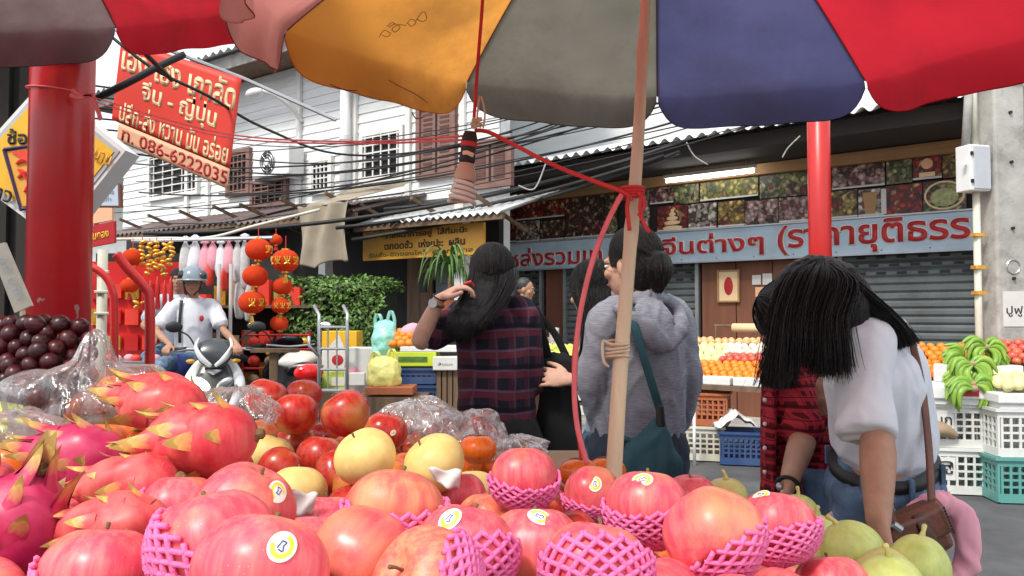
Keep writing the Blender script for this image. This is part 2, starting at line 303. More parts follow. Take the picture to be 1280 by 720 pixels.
# palette
M = dict(
 dustywhite=mat('dusty_white', (.62, .60, .56), .6, .1, 6, dirt=(.35, .32, .28)),
 asphalt=mat('asphalt', (.075, .077, .082), .85, .3, 3, bump=.5, bscale=140, dirt=(.13, .125, .12), dirtamt=.5),
 concrete=mat('concrete', (.42, .41, .38), .9, .2, 5, bump=.3, bscale=40, dirt=(.16, .15, .13), dirtamt=.7),
 redpaint=mat('red_paint', (.62, .022, .02), .38, .15, 3, dirt=(.32, .01, .012), dirtamt=.5, bump=.06, bscale=15),
 redpaint2=mat('bright_red_paint', (.50, .018, .016), .35, .1, 3),
 bluegrey=mat('sign_blue', (.40, .52, .62), .45, .08, 3, dirt=(.22, .25, .26), dirtamt=.35),
 shutter=mat('shutter_metal', (.13, .15, .155), .5, .2, 3, metal=.3, dirt=(.07, .065, .06), dirtamt=.5),
 white=mat('white_paint', (.72, .72, .70), .5, .06, 4, dirt=(.42, .4, .36), dirtamt=.4),
 whiteplastic=mat('white_plastic', (.74, .75, .74), .4, .05, 6, dirt=(.45, .43, .38), dirtamt=.4),
 clap=mat('white_boards', (.74, .76, .76), .7, .1, 2, dirt=(.40, .40, .38), dirtamt=.5, stretch=(.4, 1, 3)),
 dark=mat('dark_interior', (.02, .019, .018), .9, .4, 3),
 beam=mat('tan_beam', (.42, .24, .11), .65, .15, 3, stretch=(.3, 1, 4), dirt=(.2, .12, .06)),
 brownwood=mat('brown_wood', (.20, .075, .04), .6, .2, 2, stretch=(4, 4, .4), bump=.1),
 oldwood=mat('old_wood', (.16, .10, .06), .8, .3, 4, stretch=(4, 4, .5), bump=.2, bscale=30),
 shutterwood=mat('window_shutter_wood', (.22, .12, .10), .75, .2, 5, stretch=(1, 1, 6)),
 tin=mat('tin_roof', (.60, .63, .64), .45, .2, 2, metal=.25, dirt=(.25, .22, .2), dirtamt=.7),
 brownroof=mat('brown_roof', (.16, .12, .115), .7, .2, 2, dirt=(.09, .07, .07), dirtamt=.6),
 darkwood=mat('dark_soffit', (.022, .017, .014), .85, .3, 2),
 black=mat('black_rubber', (.014, .014, .015), .55, .2, 5),
 steel=mat('grey_steel', (.42, .44, .46), .38, .12, 6, metal=.7),
 hair=mat('black_hair', (.0075, .0062, .006), .46, .5, 160, stretch=(1, 1, .12), spec=.4, bump=.9, bscale=420),
 skin=mat('skin', (.56, .33, .235), .5, .10, 30, spec=.35, sss=.1, bump=.15, bscale=260, dirt=(.50, .24, .17), dirtamt=.5),
 skin2=mat('skin_tan', (.42, .235, .155), .5, .10, 30, spec=.35, sss=.1, bump=.15, bscale=260, dirt=(.36, .17, .11), dirtamt=.5),
 greyknit=mat('grey_knit', (.25, .262, .305), .95, .28, 130, stretch=(.3, .3, 3.2), bump=.35, bscale=300, spec=.1),
 whitecloth=mat('white_cotton', (.68, .715, .77), .9, .05, 4, spec=.15, bump=.12, bscale=200),
 bluecloth=mat('pale_blue_cotton', (.55, .64, .76), .9, .05, 4, spec=.15),
 denim=mat('blue_denim', (.095, .16, .26), .9, .45, 16, dirt=(.30, .40, .52), dirtamt=.7, bump=.4, bscale=400),
 darkdenim=mat('dark_denim', (.03, .045, .075), .9, .3, 14, bump=.3, bscale=400),
 teal=mat('teal_canvas', (.022, .085, .105), .8, .2, 12, bump=.2, bscale=200),
 leather=mat('brown_leather', (.15, .05, .028), .38, .25, 14, bump=.15, bscale=120),
 pinkcloth=mat('pink_cloth', (.78, .36, .44), .9, .1, 8),
 blackcloth=mat('black_cloth', (.008, .008, .009), .95, .3, 8),
 bamboo=mat('bamboo', (.68, .56, .37), .5, .14, 14, stretch=(3, 3, .35), dirt=(.34, .23, .14), dirtamt=.4),
 string=mat('red_string', (.62, .03, .03), .6, .1, 30),
 pinkstring=mat('pink_string', (.80, .16, .17), .5, .12, 30),
 cable=mat('black_cable', (.012, .012, .014), .6, .2, 5),
 cratewhite=mat('crate_white', (.68, .69, .66), .45, .06, 6, dirt=(.42, .4, .34), dirtamt=.5),
 cratecream=mat('crate_cream', (.60, .58, .48), .5, .08, 6, dirt=(.35, .32, .25), dirtamt=.5),
 crateblue=mat('crate_blue', (.025, .065, .18), .45, .15, 6, dirt=(.1, .12, .16), dirtamt=.4),
 crateteal=mat('crate_green', (.10, .32, .29), .45, .1, 6, dirt=(.2, .3, .28), dirtamt=.4),
 crateorange=mat('crate_orange', (.42, .12, .045), .5, .12, 6, dirt=(.2, .07, .04)),
 yellow=mat('yellow_board', (.80, .46, .02), .5, .08, 3, dirt=(.6, .3, .03)),
 orangesign=mat('orange_sign', (.72, .36, .04), .5, .08, 3, dirt=(.5, .24, .03), dirtamt=.4),
 bannerred=mat('banner_red', (.75, .045, .025), .55, .08, 3),
 bannerpeach=mat('banner_peach', (.85, .47, .28), .55, .06, 3),
 cream=mat('cream_letters', (.85, .62, .36), .6, .04, 4),
 letterred=mat('letter_red', (.45, .015, .02), .5, .1, 6),
 letterblack=mat('letter_black', (.02, .018, .016), .6, .1, 6),
 lettergreen=mat('letter_green', (.10, .16, .03), .6, .1, 6),
 gold=mat('gold_foil', (.80, .42, .06), .3, .3, 40, metal=.6),
 leafgreen=mat('leaf_green', (.07, .15, .03), .55, .4, 20, rand=.2),
 card=mat('cardboard', (.34, .24, .15), .85, .12, 6),
 cardwhite=mat('white_carton', (.66, .65, .62), .7, .06, 6),
)
def backed(m): return m
# ================================================================ helpers for flat things with writing
def bil(q, u, v, off=0.0):
    "q = top-left, top-right, bottom-right, bottom-left; u right, v down"
    q = [Vector(p) for p in q]; t = q[0].lerp(q[1], u); b = q[3].lerp(q[2], u); n = (q[1] - q[0]).cross(q[3] - q[0]).normalized()
    return t.lerp(b, v) - n * off * -1
def quad_text(body, mt, parent, q, rect, off=.006, fat=0.0, name='lettering', thick=.0014, flip=False):
    cu = bpy.data.curves.new('txt', 'FONT'); cu.body = body; cu.offset = fat; cu.resolution_u = 3
    o = bpy.data.objects.new('txt', cu); C.objects.link(o); dg = bpy.context.evaluated_depsgraph_get(); me = bpy.data.meshes.new_from_object(o.evaluated_get(dg))
    bpy.data.objects.remove(o); bpy.data.curves.remove(cu)
    co = np.empty(len(me.vertices) * 3, 'f'); me.vertices.foreach_get('co', co); co = co.reshape(-1, 3); lo, hi = co.min(0), co.max(0)
    if fat: 
        lo = lo + fat; hi = hi - fat
    qv = [Vector(p) for p in q]; n = (qv[3] - qv[0]).cross(qv[1] - qv[0]).normalized()      # towards the viewer
    out = []
    for c in co:
        u = (c[0] - lo[0]) / (hi[0] - lo[0]); v = 1 - (c[1] - lo[1]) / (hi[1] - lo[1])
        if flip: u, v = 1 - u, 1 - v
        U = rect[0] + (rect[2] - rect[0]) * u; V = rect[1] + (rect[3] - rect[1]) * v
        p = qv[0].lerp(qv[1], U).lerp(qv[3].lerp(qv[2], U), V) + n * off; out.append(p)
    me.vertices.foreach_set('co', np.array([tuple(p) for p in out], 'f').ravel()); me.materials.clear(); me.materials.append(mt); me.name = name; me.update()
    o = link(name, me, parent); s = o.modifiers.new('thick', 'SOLIDIFY'); s.thickness = thick; s.offset = 0
    return o
def quad_slab(name, q, mt, parent, t=.02, off=0.0):
    qv = [Vector(p) for p in q]; n = (qv[3] - qv[0]).cross(qv[1] - qv[0]).normalized()
    return MB().prism([p + n * off for p in qv], -n * t).build(name, mt, parent, bevel=0)
def quad_sub(q, r, off=0.0):
    qv = [Vector(p) for p in q]; n = (qv[3] - qv[0]).cross(qv[1] - qv[0]).normalized()
    f = lambda U, V: qv[0].lerp(qv[1], U).lerp(qv[3].lerp(qv[2], U), V) + n * off
    return [f(r[0], r[1]), f(r[2], r[1]), f(r[2], r[3]), f(r[0], r[3])]
# ================================================================ ground
def gz(u, v):
    x = -150 + 300 * u; y = -100 + 300 * v
    return Vector((x, y, 0))
tag(MB().grid(gz, 4, 4).build('road', M['asphalt']), kind='structure')
gt = MB(); gt.box((0, 0, .002), (14, .06, .012)); o = gt.build('gutter_joint', M['cable'], loc=(4.4, 6.45, 0)); o.rotation_euler.z = R(-24); tag(o, kind='structure')
pv = MB().box((0, 0, .006), (16, 6, .02)).build('pavement', M['concrete'], loc=(5.2, 9.1, 0)); pv.rotation_euler.z = R(-38); tag(pv, kind='structure')
# ================================================================ the shop on the right
W = Plane((-.256, 12.8), (4.97, 8.5))
shop = W.root('shophouse', 'long open-fronted shop under a tin roof with a pale blue sign band and grey shutters', 'building')
def wu(px, py, off=0): return W.hit(px, py, off)
U0, U1 = -.25, 13.0
ZS0, ZS1 = 2.02, 2.42           # sign band
ZB = 3.06                       # beam underside
MB().box(((U0 + U1) / 2, .20, 4.75), (U1 - U0, .2, 4.0)).build("upper_wall", M["clap"], shop)
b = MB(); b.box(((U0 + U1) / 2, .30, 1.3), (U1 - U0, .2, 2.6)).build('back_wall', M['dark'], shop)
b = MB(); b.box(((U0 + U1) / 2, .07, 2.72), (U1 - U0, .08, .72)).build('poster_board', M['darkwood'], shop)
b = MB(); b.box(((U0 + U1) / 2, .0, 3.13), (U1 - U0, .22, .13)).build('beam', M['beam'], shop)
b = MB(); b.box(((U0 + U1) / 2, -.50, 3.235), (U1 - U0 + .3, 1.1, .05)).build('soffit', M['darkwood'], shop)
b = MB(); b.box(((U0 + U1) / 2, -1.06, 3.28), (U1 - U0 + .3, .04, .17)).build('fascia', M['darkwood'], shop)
def corr(u, v, u0, u1, y0, z0, y1, z1, wl=.16, am=.028):
    x = u0 + (u1 - u0) * u; return Vector((x, y0 + (y1 - y0) * v, z0 + (z1 - z0) * v + am * math.sin(2 * math.pi * x / wl)))
k = 0; u = U0 - .2
while u < U1:
    b = MB(); b.grid(lambda a, c, u=u: corr(a, c, u, u + .92, -1.26, 3.385 + .004 * (k % 2), .1, 3.78), 48, 2)
    b.build('roof_sheet', M['tin'], shop, smooth=True, solid=.006); u += .9; k += 1
# shutters, doors and pillars under the sign: (left px, right px, kind)
def front(px0, px1, kind):
    a = wu(px0, 370)[0]; c = wu(px1, 370)[0]; wd = c - a; m = (a + c) / 2
    if kind == 'shutter':
        sh = MB(); n = 22; h = 2.0 / n
        s = MB().box((m, .14, 1.0), (wd, .02, 2.02)).build('shutter', M['shutter'], shop)
        for i in range(n):
            sb = MB(); z = .02 + h * i
            sb.prism([(a + .02, .13, z), (a + .02, .105, z + h * .3), (a + .02, .105, z + h * .7), (a + .02, .13, z + h)], (wd - .04, 0, 0)); sb.build('slat', M['shutter'], s)
            if i >= n - 3:
                hb = MB()
                for j in range(int(wd / .22)): hb.box((a + .15 + j * .22 + .08 * (i % 2), .101, z + h * .5), (.10, .012, .028))
                hb.build('vent_slots', M['black'], s)
        for x in (a, c): MB().box((x, .10, 1.0), (.05, .07, 2.02)).build('rail', M['steel'], s)
    elif kind == 'wood':
        n = max(1, round(wd / .45)); d = MB().box((m, .17, 1.0), (wd, .03, 2.02)).build('door', M['darkwood'], shop)
        for i in range(n):
            x0 = a + wd * i / n; MB().box((x0 + wd / n / 2, .135, 1.0), (wd / n - .012, .035, 2.0)).build('panel', M['brownwood'], d, bevel=.004)
    else:
        MB().box((m, .13, 1.0), (wd, .1, 2.02)).build('pillar', M[kind], shop)
front(626, 640, 'clap'); front(640, 672, 'shutter'); front(676, 700, 'wood'); front(702, 726, 'shutter')
front(826, 868, 'shutter'); front(872, 1010, 'wood'); front(1048, 1222, 'shutter'); front(1280, 1420, 'shutter')
# sign band
sg = W.root('shop_sign', 'long pale blue sign board with red Thai lettering above the shutters', 'sign')
a = wu(621, 320)[0]; c = wu(1222, 290)[0]
zt = (wu(640, 304)[1] + wu(1200, 268)[1]) / 2; zb = (wu(640, 336)[1] + wu(1200, 316)[1]) / 2
MB().box(((a + c) / 2, -.05, (zt + zb) / 2), (c - a, .05, zt - zb)).build('board', M['bluegrey'], sg, bevel=.006)
MB().box(((a + c) / 2, -.06, zt + .01), (c - a, .075, .018)).build('trim', M['steel'], sg)
MB().box(((a + c) / 2, -.06, zb - .008), (c - a, .075, .014)).build('trim', M['steel'], sg)
for i in range(14): MB().box((a + .3 + i * .5, -.078, zb + .035), (.012, .008, .012)).build('rivet', M['black'], sg)
zq = [(a, -.075, zt), (c, -.075, zt), (c, -.075, zb), (a, -.075, zb)]
def ur(px0, px1): return (wu(px0, 300)[0] - a) / (c - a), (wu(px1, 300)[0] - a) / (c - a)
for s, p0, p1, v0, v1 in (("หล่งรวมเท", 641, 756, .20, .86), ("จีนต่างๆ", 832, 957, .13, .86), ("(ราคายุติธรร", 976, 1214, .06, .93)):
    u0, u1 = ur(p0, p1)
    quad_text(s, M['white'], sg, zq, (u0, v0, u1, v1), off=.004, fat=.055)
    quad_text(s, M['letterred'], sg, zq, (u0, v0, u1, v1), off=.010, fat=.022)
sg2 = W.root('shop_sign', 'short piece of pale blue sign board right of the concrete pole', 'sign')
a2 = wu(1262, 290)[0]; MB().box((a2 + 1.2, -.05, (zt + zb) / 2), (2.4, .05, zt - zb)).build('board', M['bluegrey'], sg2, bevel=.006)
for i in range(4): MB().box((a2 + .3 + i * .5, -.078, zb + .035), (.012, .008, .012)).build('rivet', M['black'], sg2)
# posters: px x0,x1, y top/bottom given at their left edge, palettes
pal = {
 'red': ['#3a0c0a', '#7d1a14', '#a8261c', '#5e1712', '#c9a86a', '#8a1d16'], 'gold': ['#2b1d10', '#6d5418', '#9a7d2a', '#c2ab5a', '#5b3a1a', '#7d1f16'],
 'dark': ['#140c0a', '#2e1a14', '#5d3a28', '#b49a7c', '#3d2119', '#7a2018'], 'pale': ['#8a8378', '#bdb5a6', '#4b3a34', '#d0c8ba', '#7a3a34', '#9a9184'],
 'pink': ['#4a2624', '#9b7a74', '#c4a8a0', '#6d3530', '#b49088', '#2b1614'], 'green': ['#1c2a18', '#4b5a2c', '#8a8c52', '#b3a77c', '#36421f', '#6d2a1e'],
 'yel': ['#4a5418', '#8a8c28', '#b7a94a', '#6b6a22', '#c9bb70', '#7d5a22']}
pm = {}
def pmat(k, i):
    key = (k, i)
    if key not in pm: pm[key] = printmat('print_%s_%d' % (k, i), pal[k], 5.5, 3.7 * i + len(k), .6)
    return pm[key]
posters = [ # x0, x1, ytop, ybot, palette, label
 (624, 645, 262, 304, 'red', 'narrow red poster at the far left end of the poster row above the sign'),
 (646, 706, 250, 276, 'red', 'wide dark red poster high up, second from the left of the row'),
 (646, 675, 278, 304, 'pale', 'small pale poster of vases directly above the left end of the sign'),
 (676, 706, 277, 303, 'dark', 'small dark poster with a pale heap, left part of lower row'),
 (707, 756, 243, 300, 'dark', 'tall dark brown poster left of the bamboo pole'),
 (757, 772, 240, 297, 'green', 'narrow dark green poster just left of the bamboo pole'),
 (795, 812, 236, 294, 'pale', 'narrow pale poster just right of the bamboo pole'),
 (813, 842, 229, 256, 'pink', 'pink and white poster under the left end of the lamp'),
 (843, 874, 226, 256, 'green', 'green poster directly under the lit tube lamp'),
 (822, 860, 259, 291, 'red', 'red poster with a golden stacked hamper'),
 (861, 896, 256, 289, 'pale', 'pale poster with dark spots beside the red hamper poster'),
 (876, 948, 216, 252, 'yel', 'wide yellow green poster under the right end of the lamp'),
 (898, 931, 253, 288, 'gold', 'golden brown hamper poster below the yellow green one'),
 (932, 973, 252, 284, 'pink', 'pink poster with white blobs in lower row left of red column'),
 (950, 1010, 208, 249, 'green', 'grey green leafy poster high up left of red column'),
 (974, 1011, 248, 282, 'pink', 'reddish poster low down just left of red column'),
 (1040, 1106, 200, 238, 'pink', 'large greyish pink poster just right of the red column'),
 (1038, 1072, 240, 278, 'gold', 'gold and black poster low down right of the red column'),
 (1073, 1105, 238, 275, 'pale', 'poster of a tall glass of orange drink'),
 (1108, 1140, 194, 231, 'green', 'green and cream food poster high up above the bowl poster'),
 (1141, 1177, 188, 226, 'red', 'bright red poster with a pale emblem high up right'),
 (1178, 1206, 184, 223, 'gold', 'golden poster partly behind the grey meter box'),
 (1108, 1153, 233, 271, 'red', 'red and white food poster beside the bowl poster'),
 (1154, 1208, 228, 267, 'green', 'poster of a round bowl of green food'),
 (1278, 1330, 170, 258, 'red', 'red poster right of the concrete pole'),
]
for i, (x0, x1, y0, y1, k, lab) in enumerate(posters):
    u0 = wu(x0, y0)[0]; u1, _ = wu(x1, y0); z1 = wu(x0, y0)[1]; z0 = wu(x0, y1)[1]; z1 = min(z1, 3.055); z0 = max(z0, zt + .03)
    r = W.root('poster', lab, 'poster', 'posters above the shop sign')
    cx, cz = (u0 + u1) / 2, (z0 + z1) / 2; r.location = W.world(cx, 0, cz)
    off = -.005 - .004 * (i % 3)
    MB().box((0, off, 0), (u1 - u0, .012, z1 - z0)).build('sheet', pmat(k, i % 9), r, rot=(R(random.uniform(-1, 1)) * 0, 0, 0))
    if random.random() < .55: MB().box((0, off - .009, -(z1 - z0) / 2 + .012), (u1 - u0, .006, .02)).build('white_edge', M['cardwhite'], r)
    if 'hamper' in lab and 'golden stacked' in lab:
        g = MB()
        for j, (w_, z_) in enumerate(((.30, -.13), (.24, -.06), (.17, .0), (.10, .055), (.05, .1))): g.ball((0, off - .006, z_), (w_ / 2, .004, .03), 16, 6)
        g.build('printed_hamper', M['cream'], r)
    if 'glass' in lab:
        g = MB(); g.prism([(-.09, off - .007, .12), (.07, off - .007, .12), (.04, off - .007, -.16), (-.06, off - .007, -.16)], (0, -.002, 0)); g.build('printed_glass', M['beam'], r)
        MB().box((0.15, off - .007, 0), (.08, .002, z1 - z0 - .02)).build('printed_border', M['cardwhite'], r)
    if 'bowl' in lab and 'round' in lab:
        g = MB(); t = [(.19 * math.cos(a_), off - .008, .15 * math.sin(a_)) for a_ in [2 * math.pi * j / 28 for j in range(29)]]; g.tube(t, .012, 5); g.build('printed_bowl_rim', M['cream'], r)
        MB().ball((0, off - .006, -.02), (.14, .003, .10), 18, 6).build('printed_food', mat('printed_green', (.35, .38, .16), .5, .4, 25), r)
    if 'emblem' in lab:
        MB().box((0, off - .008, -.07), (.16, .002, .05)).build('printed_block', M['cream'], r); MB().ball((0, off - .006, .05), (.06, .003, .06), 14, 6).build('printed_disc', M['bannerpeach'], r)
# framed picture and notes on the brown door
def on_shop(name, lab, cat, px0, px1, py0, py1, mt, th=.02, yoff=.105, frame=None):
    u0, z1 = wu(px0, py0, -.1); u1, z0 = wu(px1, py1, -.1)[0], wu(px0, py1, -.1)[1]
    r = W.root(name, lab, cat); r.location = W.world((u0 + u1) / 2, 0, (z0 + z1) / 2)
    MB().box((0, yoff, 0), (u1 - u0, th, z1 - z0)).build('sheet', mt, r)
    if frame:
        wd, h = u1 - u0, z1 - z0; f = MB()
        for x in (-wd / 2, wd / 2): f.box((x, yoff - .012, 0), (.022, .03, h + .022))
        for z in (-h / 2, h / 2): f.box((0, yoff - .0125, z), (wd - .024, .028, .022))
        f.build('frame', frame, r)
    return r, u1 - u0, z1 - z0
r_, w_, h_ = on_shop('framed_picture', 'small framed picture with red centre on the brown door', 'picture', 898, 924, 339, 377, M['cream'], frame=M['beam'])
MB().ball((0, .093, 0), (w_ * .22, .004, h_ * .3), 16, 8).build('printed_figure', M['letterred'], r_)
on_shop('paper_note', 'left one of two small white notes on the brown door', 'note', 940, 951, 344, 356, M['cardwhite'], th=.006)
on_shop('paper_note', 'right one of two small white notes on the brown door', 'note', 953, 965, 342, 356, M['cardwhite'], th=.006)
on_shop('paper_note', 'pinkish note pinned below the two white notes', 'note', 944, 956, 359, 371, M['bannerpeach'], th=.006)
# tube lamp hung under the beam
lp = W.root('tube_lamp', 'lit white fluorescent tube lamp hanging under the tan beam', 'lamp')
u0, z0 = wu(833, 227, .35); u1, z1 = wu(942, 213, .35); zc = (z0 + z1) / 2
MB().tube([(u0, -.35, zc), (u1, -.35, zc)], .022, 10).build('tube', emat('tube_light', (1, 1, .97), 9), lp)
MB().box(((u0 + u1) / 2, -.35, zc + .055), (u1 - u0 + .05, .07, .045)).build('housing', M['cratecream'], lp)
for x in (u0 + .1, u1 - .1): MB().tube([(x, -.35, zc + .07), (x, -.35, 3.22)], .006, 5).build('hanger', M['steel'], lp)
# ================================================================ concrete pole with pipes and meter box, red column
def cyl_thing(): pass
pc = P(1253, 300, 6.95)
pole = empty('utility_pole', (pc.x, pc.y, 0), R(6), 'square grey concrete utility pole with a pale notice on the right', 'pole')
hb = MB().prism([(-.145, -.12, 0), (.145, -.12, 0), (.145, .12, 0), (-.145, .12, 0)], (0, 0, 6.5)).build('post', M['concrete'], pole, bevel=.02)
for z in (1.62, 2.05, 2.62, 3.05): MB().tube([(.0, -.14, z), (.0, -.10, z)], .014, 8).build('bolt_hole', M['black'], pole)
MB().box((0, -.123, 1.36), (.20, .006, .30)).build('notice', M['cardwhite'], pole)
lettering('ปูฟู', M['letterblack'], pole, .15, .09, (0, -.128, 1.34), thick=.002)
cr = MB(); cr.tube([(.06 * math.cos(a_), -.123, 1.72 + .06 * math.sin(a_)) for a_ in [2 * math.pi * j / 16 for j in range(17)]], .007, 4); cr.build('ring_mark', M['steel'], pole)
MB().box((0, 0, 3.35), (.35, .3, .05)).build('band', M['cratecream'], pole)
mb_ = P(1216, 210, 6.9)
box = empty('meter_box', (mb_.x, mb_.y, 0), R(14), 'pale grey metal meter box on pipes beside the concrete pole', 'meter box')
z0, z1 = P(0, 240, 6.9).z, P(0, 183, 6.9).z
MB().box((0, 0, (z0 + z1) / 2), (.21, .16, z1 - z0)).build('case', M['whiteplastic'], box, bevel=.008)
MB().box((.015, -.085, (z0 + z1) / 2), (.17, .012, z1 - z0 - .03)).build('door', mat('box_grey', (.50, .53, .57), .4, .05), box, bevel=.004)
for z in (z0 + .08, z1 - .08): MB().box((-.09, -.085, z), (.02, .02, .03)).build('hinge', M['black'], box)
MB().tube([(-.125, -.04, (z0 + z1) / 2 + .03), (-.15, -.06, (z0 + z1) / 2 + .03)], .018, 8).build('knob', M['white'], box)
MB().tube([(.03, 0, z0), (.03, 0, 0)], .03, 10).build('pipe', M['cratecream'], box, smooth=True)
MB().tube([(.03, 0, z1), (.02, 0, 3.6)], .028, 10).build('pipe', M['cratecream'], box, smooth=True)
MB().tube([(-.07, 0, z1), (-.03, 0, 3.2), (-.03, 0, 3.6)], .035, 10).build('pipe', M['concrete'], box, smooth=True)
for z in (1.5, 1.72, 2.0): MB().box((.03, -.01, z), (.11, .06, .03)).build('clamp', M['gold'], box)
cc = P(1025, 300, 7.1)
rc = empty('red_column', (cc.x, cc.y, 0), 0, 'slim bright red round column standing behind the girl in white', 'column')
MB().tube([(0, 0, 0), (0, 0, 4.2)], .098, 28).build('shaft', M['redpaint2'], rc, smooth=True); MB().lathe([(.16, 0), (.16, .1), (.1, .13)], 24).build('base_ring', M['concrete'], rc)
lc = P(76, 230, 2.8)
chips = mat('chipped_red_paint', (.52, .016, .02), .27, .15, 3, dirt=(.33, .006, .012), dirtamt=.5)
nt = chips.node_tree; bb = nt.nodes['Principled BSDF']; src = bb.inputs['Base Color'].links[0].from_socket
tco = nt.nodes.new('ShaderNodeTexCoord'); sx = nt.nodes.new('ShaderNodeSeparateXYZ'); nt.links.new(tco.outputs['Object'], sx.inputs[0])
nn = node(nt, 'ShaderNodeTexNoise'); nn.inputs['Scale'].default_value = 16; nn.inputs['Detail'].default_value = 6; nt.links.new(tco.outputs['Object'], nn.inputs['Vector'])
zr = ramp(nt, [(.0, (.16,) * 3), (1, (0,) * 3)]); mr = node(nt, 'ShaderNodeMapRange'); mr.inputs[1].default_value = 1.25; mr.inputs[2].default_value = 1.6; nt.links.new(sx.outputs[2], mr.inputs[0]); nt.links.new(mr.outputs[0], zr.inputs[0])
ad = node(nt, 'ShaderNodeMath', operation='ADD'); nt.links.new(nn.outputs[0], ad.inputs[0]); nt.links.new(zr.outputs[0], ad.inputs[1])
cr_ = ramp(nt, [(.79, (0,) * 3), (.80, (.8,) * 3)]); nt.links.new(ad.outputs[0], cr_.inputs[0])
mm = nt.nodes.new('ShaderNodeMixRGB'); nt.links.new(cr_.outputs[0], mm.inputs[0]); nt.links.new(src, mm.inputs[1]); mm.inputs[2].default_value = (.45, .33, .3, 1); nt.links.new(mm.outputs[0], bb.inputs['Base Color'])
lcol = empty('red_column', (lc.x, lc.y, 0), 0, 'thick red round column with chipped paint at the left, nearest the fruit', 'column')
MB().tube([(0, 0, 0), (0, 0, 4.2)], .103, 40).build('shaft', chips, lcol, smooth=True)
# ================================================================ white timber building, left
Lb = Plane((-7.36, 15.5), (-.20, 10.3))
lb = Lb.root('timber_house', 'old white timber shophouse with brown shutters, behind the overhead cables', 'building')
LL = Lb.len
def lu(px, py, off=0): return Lb.hit(px, py, off)
zaw = 2.75
ev = lu(340, 92)[1]
# boards of the upper wall, one by one
hts = ev - 2.9; nb = int(hts / .14)
for i in range(nb):
    z = 2.9 + i * .14; t = MB(); xa = -.2 if True else 0
    t.prism([(-.4, .02, z), (-.4, -.004, z), (-.4, .012, z + .142), (-.4, .03, z + .142)], (LL + .44, 0, 0)); t.build('board', M['clap'], lb)
MB().box((LL / 2, .14, (ev) / 2 + 0), (LL + .08, .2, ev)).build('core_wall', M['clap'], lb)
sw = MB().box((0, 1.3, ev / 2), (.18, 2.6, ev - .01)).build('side_wall', M['clap'], lb, loc=(LL - .05, .1, 0)); sw.rotation_euler.z = -Lb.rz
MB().box((LL / 2, -.2, ev + .05), (LL + 1.2, .9, .06)).build('eave_board', M['oldwood'], lb)
MB().box((LL / 2, -.66, ev + .06), (LL + 1.2, .03, .2)).build('fascia', M['concrete'], lb)
u = -.6; k = 0
while u < LL + .4:
    t = MB(); t.grid(lambda a_, c_, u=u: corr(a_, c_, u, u + .8, -.85, ev + .17 + .004 * (k % 2), 1.4, ev + 1.0, .2, .03), 24, 2); t.build('roof_sheet', M['tin'], lb, smooth=True, solid=.008); u += .78; k += 1
def lwin(px0, px1, py0, py1, kind):
    u0 = lu(px0, py0)[0]; u1 = lu(px1, py0)[0]; z1 = lu((px0 + px1) / 2, py0)[1]; z0 = lu((px0 + px1) / 2, py1)[1]; wd, h = u1 - u0, z1 - z0; mx_, mz = (u0 + u1) / 2, (z0 + z1) / 2
    f = MB()
    for x in (u0, u1): f.box((x, -.035, mz), (.07, .07, h + .07))
    for z in (z0, z1): f.box((mx_, -.035, z), (wd - .07, .068, .07))
    win = f.build('window', M['shutterwood'] if kind != 'white' else M['white'], lb)
    MB().box((mx_, -.016, mz), (wd - .05, .01, h - .05)).build('pane', M['dark'], win)
    if kind == 'shut':
        for s in (0, 1):
            x0 = u0 + .04 + s * (wd / 2 - .02); ww = wd / 2 - .06
            lf = MB().box((x0 + ww / 2, -.028, mz), (ww, .02, h - .08)).build('leaf', M['shutterwood'], win)
            for j in range(12):
                z = z0 + .08 + (h - .16) * (j + .5) / 12; MB().box((x0 + ww / 2, -.045, z), (ww - .1, .012, .04), rot=Euler((R(30), 0, 0))).build('louvre', M['shutterwood'], lf)
    else:
        g = MB(); 
        for j in range(5): g.box((u0 + wd * (j + .5) / 5, -.05, mz), (.02, .02, h - .07))
        for j in range(6): g.box((mx_, -.052, z0 + h * (j + .5) / 6), (wd - .07, .02, .02))
        g.build('grille', M['shutterwood'] if kind != 'white' else M['white'], win)
lwin(526, 570, 132, 220, 'shut'); lwin(590, 640, 178, 232, 'shut'); lwin(288, 314, 190, 243, 'grille'); lwin(318, 360, 226, 256, 'grille')
lwin(190, 250, 190, 245, 'white'); lwin(392, 416, 200, 240, 'white'); lwin(455, 505, 165, 225, 'white')
# white vertical trims
for px in (236, 262, 375, 445, 512, 580):
    u_ = lu(px, 200)[0]; MB().box((u_, -.03, (ev + 2.9) / 2), (.09, .05, ev - 2.9)).build('trim', M['white'], lb)
dp = Lb.root('drain_pipe', 'thick bright white drain pipe running down the timber wall', 'pipe'); u_ = lu(431, 200, .15)[0]
MB().tube([(u_, -.15, 2.7), (u_, -.15, ev)], .075, 14).build('pipe', mat('bright_white', (.88, .88, .87), .35, .02), dp, smooth=True)
for z in (3.0, 3.9, 4.7): MB().tube([(u_, -.15, z), (u_, -.15, z + .07)], .088, 14).build('collar', M['white'], dp)
# wall lamp arm
la = Lb.root('street_lamp', 'small white lamp on a curved arm high on the timber wall', 'lamp'); u_, z_ = lu(372, 135, .1)
MB().tube([(u_, -.02, z_ - .2), (u_, -.25, z_), (u_ - .1, -.5, z_ + .15), (u_ - .25, -.6, z_ + .2)], .035, 8, seg=5).build('arm', M['white'], la, smooth=True)
MB().ball((u_ - .38, -.62, z_ + .18), (.2, .1, .08), 14, 8).build('lamp_head', M['white'], la, smooth=True)
